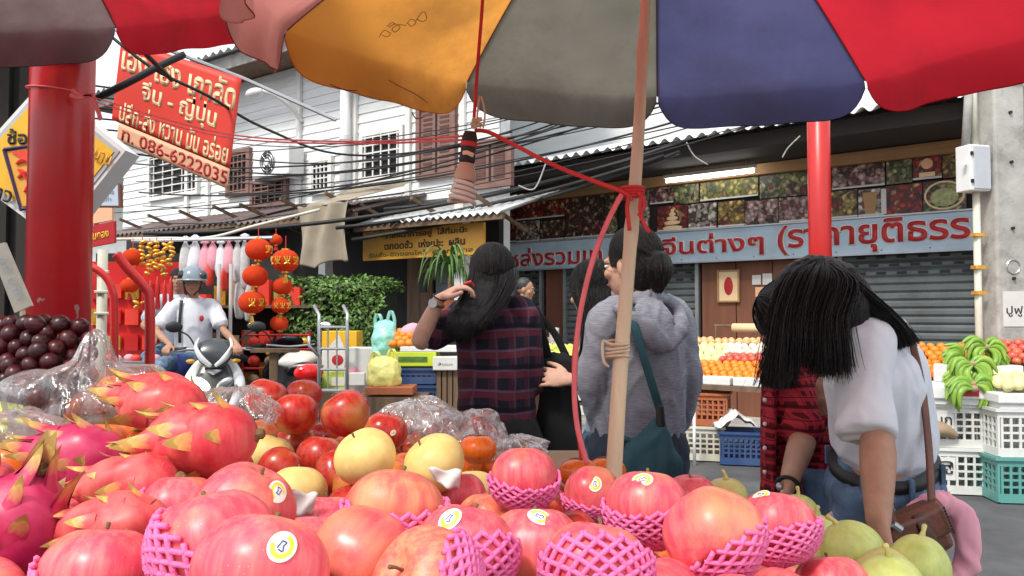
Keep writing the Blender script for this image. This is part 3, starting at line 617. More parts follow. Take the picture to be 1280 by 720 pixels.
# air conditioner
ac = Lb.root('air_conditioner', 'white outdoor air conditioner unit with round fan on the timber wall', 'air conditioner')
u0, z0 = lu(316, 224, .35); u1, z1 = lu(361, 180, .35)
MB().box(((u0 + u1) / 2, -.2, (z0 + z1) / 2), (u1 - u0, .3, z1 - z0)).build('case', M['whiteplastic'], ac, bevel=.015)
cx, cz = u0 + (u1 - u0) * .42, (z0 + z1) / 2; rr = (z1 - z0) * .40
g = MB(); 
for q in (1, .75, .5): g.tube([(cx + rr * q * math.cos(a_), -.36, cz + rr * q * math.sin(a_)) for a_ in [2 * math.pi * j / 24 for j in range(25)]], .009, 4)
for j in range(8): a_ = j * math.pi / 4; g.tube([(cx, -.36, cz), (cx + rr * math.cos(a_), -.36, cz + rr * math.sin(a_))], .006, 4)
g.build('grille', M['steel'], ac)
MB().lathe([(rr * .95, 0), (rr * .3, .004), (0.001, .004)], 24).build('fan', M['black'], ac, loc=(cx, -.352, cz), rot=(R(90), 0, 0))
MB().lathe([(.06, 0), (.05, .03), (0.001, .035)], 14).build('hub', M['white'], ac, loc=(cx, -.35, cz), rot=(R(90), 0, 0))
for x in (u0 + .1, u1 - .1): MB().box((x, -.2, z0 - .03), (.04, .4, .04)).build('bracket', M['steel'], ac)
# awnings
def awning(px0, px1, py0, py1, name, lab, mt, out=1.2, wl=.14):
    r = Lb.root(name, lab, 'awning', 'awnings over the shop fronts of the timber house')
    u0, za = lu(px0, py0, out); u1, zb_ = lu(px1, py1, out); z = (za + zb_) / 2
    uu = u0; k = 0
    while uu < u1 - .05:
        ue = min(uu + .8, u1); t = MB(); t.grid(lambda a_, c_: corr(a_, c_, uu, ue, -out, z + .003 * (k % 2), .0, z + .38, wl, .022), 28, 3); t.build('sheet', mt, r, smooth=True, solid=.006); uu += .79; k += 1
    x = u0 + .1
    while x < u1: MB().box((x, -out / 2, z + .10), (.04, out, .04), rot=Euler((math.atan2(-.38, out), 0, 0))).build('rafter', M['oldwood'], r); x += .9
    MB().box(((u0 + u1) / 2, -out + .05, z - .04), (u1 - u0, .05, .06)).build('edge_bar', M['oldwood'], r)
    return u0, u1, z
awning(110, 300, 292, 284, 'tin_awning', 'long brown corrugated awning at the far left, above the red stall', M['brownroof'])
awning(292, 442, 282, 262, 'tin_awning', 'brown corrugated awning between the lanterns and the canvas sheet', M['brownroof'], out=1.35)
awning(440, 626, 284, 264, 'tin_awning', 'weathered white corrugated awning over the orange sign', M['tin'], out=1.2, wl=.11)
# orange sign under the white awning
so = Lb.root('shop_sign', 'orange sign with three lines of dark Thai lettering under the white awning', 'sign')
u0, za = lu(455, 291, .9); u1, zb1 = lu(606, 277, .9); z1 = (za + zb1) / 2; z0 = (lu(455, 327, .9)[1] + lu(606, 317, .9)[1]) / 2
MB().box(((u0 + u1) / 2, -.9, (z0 + z1) / 2), (u1 - u0, .04, z1 - z0)).build('board', M['orangesign'], so, bevel=.005)
q = [(u0, -.925, z1), (u1, -.925, z1), (u1, -.925, z0), (u0, -.925, z0)]
quad_text('รายหน้าการอยู่  ไส้ที่มะนีะ', M['letterblack'], so, q, (.20, .08, .88, .34), off=.002, fat=.02)
quad_text('ตกดดชั่ว  เห่งเปะ:  ผลิน', M['letterblack'], so, q, (.20, .40, .86, .66), off=.002, fat=.02)
quad_text('รับสั่ง-จัดของไหว้  ทุกเทศกาล', M['lettergreen'], so, q, (.06, .74, .92, .94), off=.002, fat=.01)
for x in (u0 + .15, u1 - .15): MB().tube([(x, -.9, z1), (x, -.9, z1 + .22)], .008, 5).build('hanger', M['steel'], so)
# white pillars and dark shop fronts below
for px in (448, 616):
    u_ = lu(px, 300)[0]; MB().box((u_, -.62, 1.35), (.14, .14, 2.7)).build('pillar', M['white'], lb)
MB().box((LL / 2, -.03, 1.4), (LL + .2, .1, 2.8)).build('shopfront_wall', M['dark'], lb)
u0, u1 = lu(518, 350)[0], lu(548, 350)[0]
d = MB().box(((u0 + u1) / 2, -.12, 1.1), (u1 - u0, .05, 2.2)).build('door', M['oldwood'], lb); MB().box((u0 + .3, -.15, 1.75), (.12, .02, .26)).build('vent', M['black'], d)
u0, u1 = lu(552, 350)[0], lu(625, 350)[0]
s = MB().box(((u0 + u1) / 2, -.10, 1.1), (u1 - u0, .03, 2.2)).build('shutter', M['shutter'], lb)
for i in range(24): MB().box(((u0 + u1) / 2, -.125, .05 + i * .09), (u1 - u0 - .03, .02, .05)).build('slat', M['shutter'], s)
# canvas sheet hung from the awning
cs = Lb.root('canvas_sheet', 'faded beige canvas sheet hanging in folds from the brown awning', 'canvas')
ua, ub = lu(376, 290, 1.4)[0], lu(440, 290, 1.4)[0]; zt_, zb_ = lu(400, 256, 1.4)[1], lu(400, 334, 1.4)[1]
canv = mat('canvas', (.34, .29, .22), .9, .12, 3, dirt=(.2, .17, .12), bump=.1)
def cf(a_, c_):
    x = ua + (ub - ua) * a_; z = zt_ + (zb_ - zt_) * c_ * (1 - .10 * a_ * a_); f = .05 * math.sin(a_ * 16 + c_ * 2) + .05 * c_ * math.sin(a_ * 7 + 2)
    return Vector((x + .03 * math.sin(c_ * 4 + a_ * 3), -1.46 + f, z + .03 * c_ * math.sin(a_ * 11)))
MB().grid(cf, 50, 30).build('sheet', canv, cs, smooth=True, solid=.006)
def cf2(a_, c_):
    x = ua + (ub - ua) * a_; return Vector((x + .10 * (1 - c_), -.35 - 1.1 * c_ + .02 * math.sin(a_ * 15), zt_ + .40 * (1 - c_) + .015 * math.sin(a_ * 9 + c_ * 6)))
MB().grid(cf2, 40, 10).build('upper_fold', canv, cs, smooth=True, solid=.006)
# ================================================================ far bright buildings, left
fb = empty('pale_building', (-9.6, 24, 0), R(-14), 'far bright white building with orange striped blinds, seen under the red banner', 'building')
MB().box((0, 1, 2.6), (9, 2, 5.2)).build('wall', M['white'], fb)
org = mat('orange_blind', (.85, .30, .10), .7, .15, 4, stretch=(1, 1, 3))
for px, wd in ((160, 15), (184, 13)):
    c0 = P(px, 260, 23.4); lx = (Matrix.Rotation(R(14), 3, 'Z') @ (c0 - fb.location))
    bl = MB().box((lx.x, -.06, 4.05), (wd / 1000 * 24, .1, 1.7)).build('blind', org, fb)
    for j in range(7): MB().box((lx.x, -.13, 3.35 + j * .22), (wd / 1000 * 24, .05, .05), rot=Euler((0, R(random.uniform(-5, 5)), 0))).build('fold', org, bl)
MB().box((0, -.3, 2.95), (9, .8, .08)).build('canopy', M['tin'], fb)
MB().box((0, -.3, 5.3), (9.4, 3, .12)).build('roof', M['tin'], fb)
for px in (205, 222): 
    c0 = P(px, 250, 23.4); lx = (Matrix.Rotation(R(14), 3, 'Z') @ (c0 - fb.location)); wn = MB().box((lx.x, -.04, 4.1), (.35, .08, 1.2)).build('window', M['white'], fb); MB().box((lx.x, -.09, 4.1), (.27, .02, 1.1)).build('pane', M['bluegrey'], wn)
tp = empty('plastic_sheet', P(212, 250, 17.5), 0, 'crumpled pale blue plastic sheet draped above the far awning', 'sheet')
def tf(a_, c_):
    wdt = .20 + .45 * c_; return Vector(((a_ - .5) * wdt + .1 * c_, .12 * math.sin(a_ * 12 + c_ * 7) + .06 * noise.noise(Vector((a_ * 9, c_ * 9, 0))), .55 - c_ * .95))
MB().grid(tf, 30, 30).build('sheet', mat('pale_blue_film', (.55, .68, .85), .3, .15, 8), tp, smooth=True, solid=.004)
# small signs behind the left column
def sign_at(name, lab, q, Y, mt, t=.05, frame=None):
    r = empty(name, P(sum(p[0] for p in q) / 4, sum(p[1] for p in q) / 4, Y), 0, lab, 'sign')
    qq = [P(*p, Y) - r.location for p in q]
    if frame:
        quad_slab('frame', quad_sub(qq, (-.06, -.06, 1.06, 1.06), -.004), frame, r, t)
    quad_slab('board', qq, mt, r, t * .8); return r, qq
r_, qq = sign_at('hanging_sign', 'small dark red sign with yellow lettering behind the thick red column', [(96, 286), (143, 276), (143, 303), (96, 312)], 7.5, M['letterred'])
quad_text('ร้านทอง', M['yellow'], r_, qq, (.25, .25, .85, .7), off=.003, fat=.02)
r_, qq = sign_at('hanging_sign', 'small pale blue board with grey writing right of thick red column', [(114, 231), (147, 231), (148, 257), (112, 257)], 6.5, M['bluecloth'], frame=M['brownwood'])
quad_text('รับซื้อ ขาย', M['steel'], r_, qq, (.15, .2, .85, .45), off=.003); quad_text('พระเก่า', M['steel'], r_, qq, (.2, .55, .75, .8), off=.003)
r_, qq = sign_at('hanging_sign', 'orange and brown panel above the small dark red sign', [(96, 260), (140, 258), (140, 275), (96, 283)], 7.6, M['bannerpeach'])
# diamond light box
r_ = empty('light_box_sign', P(55, 200, 3.15), 0, 'yellow diamond-shaped light box sign hanging behind the thick red column', 'sign')
dq = [P(*p, 3.15) - r_.location for p in ((52, 103), (157, 188), (68, 300), (-48, 214))]
quad_slab('case', quad_sub(dq, (0, 0, 1, 1)), M['white'], r_, .12)
quad_slab('frame', quad_sub(dq, (.035, .035, .965, .965), .004), M['steel'], r_, .03)
dqi = quad_sub(dq, (.07, .07, .93, .93), .008); quad_slab('face', dqi, M['yellow'], r_, .02)
# upright writing on the face: a level frame inside the diamond
fq = [P(*p, 3.14) - r_.location for p in ((0, 150), (120, 150), (120, 262), (0, 262))]
MB().tube([P(*p, 3.13) - r_.location for p in ((5, 187), (75, 178), (92, 250), (26, 262), (5, 187))], .008, 4).build('emblem_border', mat('dark_blue_print', (.05, .03, .10), .5), r_)
quad_slab('emblem', [P(*p, 3.132) - r_.location for p in ((8, 189), (73, 181), (89, 248), (28, 258))], M['orangesign'], r_, .003)
MB().prism([P(*p, 3.128) - r_.location for p in ((14, 190), (46, 187), (42, 207))], (0, -.003, 0)).build('emblem_mark', M['bannerred'], r_)
for a0, a1 in (((20, 205), (36, 203)), ((22, 222), (40, 218)), ((30, 240), (44, 232)), ((22, 212), (34, 226))): MB().tube([P(*a0, 3.127) - r_.location, P((a0[0] + a1[0]) / 2, (a0[1] + a1[1]) / 2 - 4, 3.127) - r_.location, P(*a1, 3.127) - r_.location], [.004, .009, .003], 5, seg=4).build('emblem_mark', M['bannerred'], r_)
quad_text('ช้อนม', M['letterblack'], r_, fq, (.08, .10, .52, .27), off=.002, fat=.02)
quad_text('เยาว', M['letterblack'], r_, [P(*p, 3.13) - r_.location for p in ((-22, 228), (16, 240), (12, 254), (-26, 242))], (0, 0, 1, 1), off=.0, fat=.02)
quad_text('ยมาม', M['orangesign'], r_, [P(*p, 3.13) - r_.location for p in ((112, 180), (140, 196), (136, 208), (108, 192))], (0, 0, 1, 1), off=.0, fat=.02)
MB().tube([P(52, 103, 3.2) - r_.location, P(52, -60, 3.2) - r_.location], .01, 5).build('hanger', M['steel'], r_)
# red banner
bn = empty('banner', P(220, 145, 5.0), 0, 'tilted red banner with cream Thai lettering and a phone number strip', 'banner')
bq = [P(*p, 5.0) - bn.location for p in ((155, 40), (302, 98), (284, 236), (137, 172))]
bq[0] = P(152, 48, 5.0) - bn.location
bf = MB()
def bfn(a_, c_):
    q_ = [Vector(p) for p in bq]; p = q_[0].lerp(q_[1], a_).lerp(q_[3].lerp(q_[2], a_), c_); return p + Vector((0, .0, 0))
q_ = quad_sub(bq, (0, 0, 1, .80)); 
MB().grid(lambda a_, c_: bfn(a_, c_ * .82), 20, 14).build('sheet', M['bannerred'], bn, smooth=True, solid=.004)
MB().grid(lambda a_, c_: bfn(.06 + a_ * .94, .82 + c_ * .18), 20, 4).build('phone_strip', M['bannerpeach'], bn, smooth=True, solid=.004)
quad_text('เฮง เฮง เกาลัด', M['cream'], bn, bq, (.03, .05, .97, .30), off=.004, fat=.028)
quad_text('จีน - ญี่ปุ่น', M['cream'], bn, bq, (.22, .32, .84, .57), off=.004, fat=.028)
quad_text('ปลีก-ส่ง หวาน มัน อร่อย', M['cream'], bn, bq, (.06, .59, .97, .80), off=.004, fat=.025)
quad_text('ท. 086-6222035', M['letterred'], bn, bq, (.10, .85, .99, .97), off=.004, fat=.012)
MB().tube([P(120, 28, 5.02) - bn.location, P(302, 97, 5.02) - bn.location, P(420, 150, 5.02) - bn.location], .012, 6).build('support_rod', M['steel'], bn)
# dark shop interior at the left edge
ls = empty('dark_shopfront', (-2.75, 3.9, 0), 0, 'dark shaded shopfront at the left edge behind the thick red column', 'building')
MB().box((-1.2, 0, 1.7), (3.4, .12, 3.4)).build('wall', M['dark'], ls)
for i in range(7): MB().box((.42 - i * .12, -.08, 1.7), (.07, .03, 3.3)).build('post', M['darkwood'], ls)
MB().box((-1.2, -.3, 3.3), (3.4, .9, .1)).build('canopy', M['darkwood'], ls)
# ================================================================ market umbrella over the fruit
AX, AY, AZ = .247, 1.35, 2.20
ub_ = empty('market_umbrella', (P(768, 580, 1.35).x - .01, 1.35, 0), 0, 'big patchwork market umbrella on a bamboo pole over the fruit display', 'umbrella')
UO = Vector(ub_.location)
NP, RR, ZR = 10, .85, 1.905
pts = [P(762, 700, 1.34), P(768, 580, 1.35), P(781, 400, 1.35), P(795, 200, 1.35), P(808, 0, 1.35), Vector((AX, AY, AZ))]
base = Vector((pts[0].x - .012, 1.34, 0.0)); pp = [base] + pts
dense = []
for a_, c_ in zip(pp[:-1], pp[1:]):
    n = max(2, int((c_ - a_).length / .03)); dense += [a_.lerp(c_, i / n) for i in range(n)]
dense.append(pp[-1])
rr_ = [(.0138 + (.0016 if (abs((p.z / .29) % 1 - .5) > .47) else 0) - .0065 * max(0, p.z - 1.05)) for p in dense]
rr_ = [(r, r) for r in rr_]
MB().loft([p - UO + Vector((.0015 * math.sin(p.z * 9), 0, 0)) for p in dense], rr_, None, 14).build('pole', M['bamboo'], ub_, smooth=True)
tw = P(772, 437, 1.35) - UO
kb = MB(); 
for i in range(4): kb.tube([tw + Vector((.019 * math.cos(a_), .019 * math.sin(a_), .012 - i * .008 + .003 * math.sin(a_ + i))) for a_ in [2 * math.pi * j / 14 for j in range(15)]], .0026, 5)
kb.tube([tw + Vector(v) for v in ((-.016, -.01, .010), (-.026, -.01, .014), (-.025, -.012, -.018), (-.016, -.01, -.028))], .0026, 5, seg=5); kb.build('twine_wrap', M['bamboo'], ub_, smooth=True)
uc = {'orange': (.70, .31, .06), 'grey': (.17, .16, .13), 'blue': (.078, .080, .175), 'red': (.54, .022, .036), 'brown': (.20, .145, .15), 'pink': (.42, .17, .15)}
umat = {k: fabric_thin('canopy_' + k, v, .70, .20, 3.5, dirtamt=.38) for k, v in uc.items()}
azs = [10.4 + 36 * (i) for i in range(NP)]
cols = ['blue', 'red', 'orange', 'grey', 'blue', 'red', 'pink', 'pink', 'orange', 'grey']   # sector i spans az[i]..az[i+1]
def canopy(ub_, UO, AX, AY, AZ, ZR, RR, azs, cols, tilt, rads, hangs):
    NP = len(azs); apex = Vector((AX, AY, AZ + .01))
    def rimp(i):
        i %= NP; a_ = R(azs[i]); r = rads.get(i, RR); return Vector((AX + r * math.sin(a_), AY + r * math.cos(a_), ZR + tilt.get(i, 0)))
    for i in range(NP):
        A_, B_ = rimp(i), rimp(i + 1); mt = umat[cols[i]]
        hang = hangs.get(i, .085); FV = .80
        def pf(u, v):
            p = apex.lerp(A_.lerp(B_, u), v); s = math.sin(math.pi * u) * v; ce = .07 * s
            p = p.lerp(Vector((AX, AY, p.z)), ce * .6); p.z -= .018 * s - .035 * math.sin(math.pi * v)
            p.z += .010 * noise.noise(Vector((p.x * 8, p.y * 8, i))) * s
            return p - UO
        def af(u, w):
            "canopy cloth from the apex to the rim, then the loose edge that hangs below it"
            if w <= FV: return pf(u, w / FV)
            v = (w - FV) / (1 - FV); uu = .004 + u * .992; rnd = 1 - (abs(2 * u - 1) ** 9) * .80
            p = pf(uu, 1.0) + UO; o_ = Vector((p.x - AX, p.y - AY, 0)).normalized()
            return p + Vector((0, 0, -hang * (.55 * v + .45 * v * v) * rnd)) + o_ * (.045 * v * (1 - .55 * v) * rnd + (.007 * math.sin(u * 8 + i) + .004 * math.sin(u * 23 + i * 3)) * v) - UO
        MB().grid(af, 44, 30).build('canopy_panel', mt, ub_, smooth=True)
        MB().tube([af(j / 44, 1.0) for j in range(45)], .0012, 4).build('hem', mt, ub_)
        MB().tube([af(.0, .04 + .76 * j / 24) + Vector((0, 0, -.0015)) for j in range(25)], .0016, 4).build('seam', M['shutterwood'], ub_)
        rb = [apex + Vector((0, 0, .002)), apex.lerp(A_, .5) + Vector((0, 0, .042)), A_ + Vector((0, 0, .004))]
        MB().tube([p - UO for p in catmull(rb, 8)], .0035, 5).build('rib', M['steel'], ub_)
    MB().lathe([(.03, -.03), (.035, 0), (.03, .03)], 14).build('hub', M['steel'], ub_, loc=apex - UO)
canopy(ub_, UO, AX, AY, AZ, ZR, RR, azs, cols, {0: .0, 1: -.03, 9: .02, 8: .03, 7: -.06, 6: -.13, 2: -.04, 3: -.05, 4: -.08, 5: -.1}, {7: .70, 6: .72}, {7: .10, 8: .095})
ub2 = empty('market_umbrella', (-1.32, 1.85, 0), 0, 'second market umbrella at the left edge with brown and red panels', 'umbrella'); U2 = Vector(ub2.location)
MB().tube([(0, 0, 0), (0, 0, 2.6)], .016, 12).build('pole', M['bamboo'], ub2, smooth=True)
canopy(ub2, U2, -1.32, 1.85, 2.62, 2.31, .91, [-4 + 40 * i for i in range(9)], ['red', 'orange', 'grey', 'blue', 'red', 'orange', 'blue', 'red', 'brown'], {8: -.10, 1: .0, 0: .0}, {}, {0: .10, 8: .12})
# pencil scribble on the orange panel: laid on the cloth where each line of sight meets it
from mathutils.bvhtree import BVHTree
opn = [k for k in KIDS[ub_.name] if k.name.startswith('canopy_panel')][8]
bvh = BVHTree.FromPolygons([v.co.copy() for v in opn.data.vertices], [tuple(p.vertices) for p in opn.data.polygons])
def onpanel(x, y):
    d = ray(x, y).normalized(); h = bvh.ray_cast(Vector((0, 0, CAMZ)) - UO, d); return h[0] - d * .003 if h[0] else P(x, y, 1.5) - UO
for ps in (((474, 46), (480, 38), (488, 42), (484, 46), (478, 44)), ((486, 34), (494, 30), (500, 34), (494, 40), (490, 36), (498, 31), (508, 32)), ((508, 30), (514, 24), (520, 28), (514, 33), (510, 29)), ((520, 26), (526, 17), (531, 15), (533, 24), (527, 27), (522, 24)), ((484, 33), (490, 28), (494, 30))):
    MB().tube([onpanel(*p) for p in ps], .0009, 4, seg=5).build('pencil_mark', M['shutterwood'], ub_)
for ps in (((412, 105), (430, 112), (446, 113)), ((486, 100), (500, 108), (520, 118), (534, 128)), ((515, 140), (520, 148), (530, 146))):
    MB().tube([onpanel(*p) for p in ps], .0012, 4, seg=5).build('stain_line', M['shutterwood'], ub_)
# ================================================================ strings and ribbons
def cord(name, lab, pts_, r, mt, cat='string', group=None, n=5, seg=8, flat=None):
    pts_ = [Vector(p) for p in pts_]; o0 = pts_[0].copy(); m = MB()
    if flat: m.loft([p - o0 for p in pts_], [(flat, r)] * len(pts_), (1, 0, 0), 6, seg=seg)
    else: m.tube([p - o0 for p in pts_], r, n, seg=seg)
    o = m.build(name, mt, None, loc=o0, smooth=True); return tag(o, lab, cat, group)
kn = P(779, 240, 1.33)
cord('red_string', 'red string hanging straight down from the umbrella to the hanging bulb', [P(604, -60, 1.5), P(603, 0, 1.5), P(597, 80, 1.5), P(592, 152, 1.5)], .0035, M['string'])
cord('red_string', 'twisted red string slanting from the hanging bulb to the bamboo pole', [P(593, 163, 1.5), P(610, 165, 1.5), P(640, 180, 1.47), P(700, 210, 1.4), kn], .0042, M['string'])
cord('red_ribbon', 'pinkish red ribbon falling from the bamboo pole to the fruit', [kn, P(762, 272, 1.32), P(741, 325, 1.32), P(724, 400, 1.32), P(718, 480, 1.32), P(722, 535, 1.32), P(734, 580, 1.32)], .0010, M['pinkstring'], 'ribbon', flat=.0045)
cord('red_ribbon', 'thinner second ribbon beside the pinkish one, left of the bamboo pole', [kn + Vector((0, .01, 0)), P(752, 300, 1.34), P(728, 380, 1.34), P(716, 460, 1.34), P(726, 575, 1.34)], .0010, M['string'], 'ribbon', flat=.0022)
kt = MB(); c0 = P(790, 240, 1.35)
for i in range(4): kt.tube([Vector((.0195 * math.cos(a_), .0195 * math.sin(a_), .006 - i * .005)) for a_ in [2 * math.pi * j / 14 for j in range(15)]], .003, 5)
for ends in (((802, 245), (800, 262), (806, 282), (812, 290)), ((786, 246), (784, 262), (787, 288)), ((798, 240), (806, 255), (798, 270)), ((775, 238), (785, 244), (790, 250))):
    kt.loft([P(x, y, 1.325) - c0 for x, y in ends], [(.0035, .001)] * len(ends), (1, 0, 0), 6, seg=5)
tag(kt.build('string_knot', M['string'], None, loc=c0, smooth=True), 'red string wound and knotted round the bamboo pole with loose ends', 'string')
for dy, nm in ((0, 'upper'), (5, 'lower')):
    cord('pink_string', '%s of two stretched pink strings running from red column to the hanging bulb' % nm, [P(118, 122 + dy, 2.69), P(210, 150 + dy, 2.4), P(300, 170 + dy * .8, 2.1), P(440, 177 + dy * .5, 1.8), P(580, 170 + dy, 1.5)], .0022, M['pinkstring'])
rg = MB(); c0 = P(76, 115, 2.8)
rg.tube([Vector((.106 * math.cos(a_), .106 * math.sin(a_), .01 * math.sin(a_) - .01 * math.cos(a_))) for a_ in [2 * math.pi * j / 30 for j in range(31)]], .003, 5)
for ends in (((90, 112), (100, 118), (118, 120)), ((88, 118), (98, 122), (112, 118)), ((112, 118), (120, 132), (126, 150))): rg.loft([P(x, y, 2.68) - c0 for x, y in ends], [(.008, .0015)] * 3, (0, 0, 1), 6, seg=5)
tag(rg.build('pink_string', M['pinkstring'], None, loc=c0, smooth=True), 'pink string knotted round the thick red column', 'string')
# hanging light bulb (spiral type, not lit)
wb = empty('light_bulb', P(588, 165, 1.5), 0, 'unlit spiral light bulb in a black socket hanging by string under the umbrella', 'light bulb'); WO = Vector(wb.location)
up_ = (P(590, 164, 1.5) - P(579, 253, 1.5)).normalized(); Rb = align_z = Vector((0, 0, 1)).rotation_difference(up_).to_matrix().to_euler()
L1 = (P(590, 164, 1.5) - P(579, 253, 1.5)).length
def at_(t): return up_ * (-t * L1)
MB().lathe([(.001, .002), (.011, .0), (.0145, -.010), (.0150, -.030), (.0135, -.040), (.0150, -.044), (.0155, -.056), (.0135, -.060), (.001, -.060)], 24).build('socket', M['black'], wb, smooth=True, bevel=0).rotation_euler = Rb
MB().lathe([(.0154, -.020), (.0158, -.022), (.0158, -.027), (.0154, -.029)], 24).build('red_band', M['string'], wb, smooth=True).rotation_euler = Rb
tanb = mat('aged_plastic', (.56, .38, .26), .4, .08, 20)
MB().lathe([(.001, -.056), (.012, -.056), (.015, -.064), (.0195, -.078), (.0215, -.092), (.0205, -.094), (.001, -.094)], 28).build('ballast', tanb, wb, smooth=True).rotation_euler = Rb
m = MB()
for ph0 in (0, math.pi):
    m.tube([Vector(((.0175 + .006 * t) * math.cos(ph0 + t * 2 * math.pi * 2.0), (.0175 + .006 * t) * math.sin(ph0 + t * 2 * math.pi * 2.0), -.094 - .040 * t)) for t in [q / 60 for q in range(61)]], .0046, 9)
bl_ = m.build('spiral_tube', mat('dim_glass_tube', (.72, .66, .56), .12, .05, 20, coat=.8), wb, smooth=True); bl_.rotation_euler = Rb
MB().loft([Vector((.012, -.014, -.046)), Vector((.0, -.018, -.043)), Vector((-.008, -.015, -.044))], [(.004, .001)] * 3, (0, 0, 1), 6).build('tape', M['cream'], wb).rotation_euler = Rb
kb = MB(); b0 = P(595, 158, 1.495) - WO
for k in range(5): kb.tube([b0 + Vector((random.uniform(-.009, .012), random.uniform(-.004, .004), random.uniform(-.004, .02))) for _ in range(4)], .0022, 5, seg=4)
kb.tube([P(596, 150, 1.495) - WO, P(600, 120, 1.495) - WO, P(606, 140, 1.495) - WO, P(604, 160, 1.495) - WO], .0018, 4, seg=5)
kb.build('twine_knot', M['bamboo'], wb, smooth=True)
# ================================================================ overhead cables
def cab(pa, ya, pb, yb, sag=.12, r=.012, k=[0]):
    A_, B_ = P(*pa, ya), P(*pb, yb); k[0] += 1
    pts_ = [A_.lerp(B_, t) - Vector((0, 0, 4 * sag * t * (1 - t))) for t in [i / 14 for i in range(15)]]
    o0 = pts_[0].copy(); m = MB(); m.tube([p - o0 for p in pts_], r, 5)
    return tag(m.build('overhead_cable', M['cable'], None, loc=o0, smooth=True), 'black overhead cable strung in a bundle between timber house and tin-roofed shop', 'cable', 'overhead cables')
rnd = random.Random(4)
for i in range(9):
    y0 = 290 - i * 12 + rnd.uniform(-4, 4); y1 = 205 - i * 10 + rnd.uniform(-5, 5)
    cab((150 + rnd.uniform(-20, 40), y0), 12.5, (980, y1 - 55), 8.0, rnd.uniform(.15, .45), rnd.uniform(.006, .013))
for i in range(6):
    cab((300 + rnd.uniform(-60, 60), 258 - i * 16 + rnd.uniform(-6, 6)), 11.5, (760 + rnd.uniform(-40, 60), 150 - i * 6), 9.0, rnd.uniform(.1, .5), rnd.uniform(.007, .012))
for (a_, b_) in (((420, 285), (830, 195)), ((440, 300), (850, 190)), ((480, 262), (860, 175)), ((180, 292), (640, 238))): cab(a_, 9.8, b_, 9.2, .12, .026)
def onecable(lab, pts_, r): 
    return cord('overhead_cable', lab, pts_, r, M['cable'], 'cable', seg=6)
onecable('thick black cable bundle crossing in front of the red banner', [P(122, 122, 4.5), P(160, 103, 4.5), P(200, 82, 4.6), P(230, 68, 4.7)], .022)
onecable('thin black cable passing from the umbrella rim across the banner face', [P(120, 30, 4.6), P(190, 85, 4.6), P(260, 120, 4.8), P(330, 160, 5.5), P(420, 192, 7), P(520, 190, 8), P(640, 165, 9)], .010)
onecable('short dark bracket cable above the thick red column', [P(130, 36, 4), P(150, 33, 4), P(175, 60, 4.2), P(215, 100, 4.6)], .014)
onecable('pale cable sagging beneath the brown awnings', [P(110, 300, 9), P(200, 298, 9), P(262, 297, 9), P(320, 282, 9), P(400, 262, 9)], .018).data.materials[0] = M['cratecream']
for k, (a_, m_, b_) in enumerate((((648, 232), (668, 236), (682, 205)), ((858, 178), (868, 195), (885, 206)), ((1000, 170), (985, 185), (978, 197)))):
    onecable(['looped pale wire under the left end of the tin roof', 'loose white wire end hanging above the tube lamp', 'loose wire end hanging left of the slim red column'][k], [P(*a_, 8.5), P(*m_, 8.5), P(*b_, 8.5)], .008).data.materials[0] = M['concrete']
# wires seen against the sky between column and banner
for i in range(7): onecable('thin black wire crossing the sky between red column and banner', [P(100, 105 + i * 14, 9), P(150, 112 + i * 13, 9.5), P(200, 125 + i * 12, 10)], .012)['group'] = 'thin wires against the sky'
# ================================================================ crates
def crate(name, lab, loc, d, mt, rz=0, group=None, letters=None, nv=9, lid=None, slots=3):
    w_, p_, h_ = d; r = empty(name, loc, rz, lab, 'crate', group); t = .014
    MB().box((0, 0, .012), (w_ - .03, p_ - .03, .012)).build('base', mt, r)
    for k in range(4):
        a_ = k * math.pi / 2; L_ = w_ if k % 2 == 0 else p_; D_ = (p_ if k % 2 == 0 else w_) / 2; m = MB()
        m.box((0, -D_ + t / 2, .03), (L_ - t * 2, t, .06)); m.box((0, -D_ + t / 2, h_ - .035), (L_ - t * 2, t, .05))
        n = nv if k % 2 == 0 else max(4, int(nv * p_ / w_))
        for j in range(n + 1):
            x = -L_ / 2 + .03 + (L_ - .06) * j / n; m.box((x, -D_ + t / 2 + .001, h_ / 2), (.016, t * .8, h_ - .12))
        for j in range(slots): m.box((0, -D_ + t / 2 + .002, .06 + (h_ - .12) * (j + 1) / (slots + 1)), (L_ - .05, t * .6, .015))
        if nv > 6 and letters: m.box((-L_ * .18, -D_ + t / 2, h_ * .55), (L_ * .42, t * .9, h_ * .5))
        o = m.build('side', mt, r); o.rotation_euler.z = a_
    for x in (-1, 1):
        for y in (-1, 1): MB().box((x * (w_ / 2 - t / 2), y * (p_ / 2 - t / 2), h_ / 2), (t, t, h_ - .01)).build('corner', mt, r)
    m = MB()
    for y in (-1, 1): m.box((0, y * (p_ / 2 + .006), h_ - .008), (w_ + .036, .022, .022))
    for x in (-1, 1): m.box((x * (w_ / 2 + .006), 0, h_ - .0085), (.022, p_ - .012, .021))
    m.build('rim', mt, r)
    if letters:
        lettering(letters, M['letterblack'] if mt != M['crateblue'] else M['yellow'], r, w_ * .36, h_ * .28, (-w_ * .18, -p_ / 2 - .006, h_ * .58), thick=.003)
    return r
def G(px, py, Y): p = P(px, py, Y); return (p.x, Y, max(0.0, p.z))
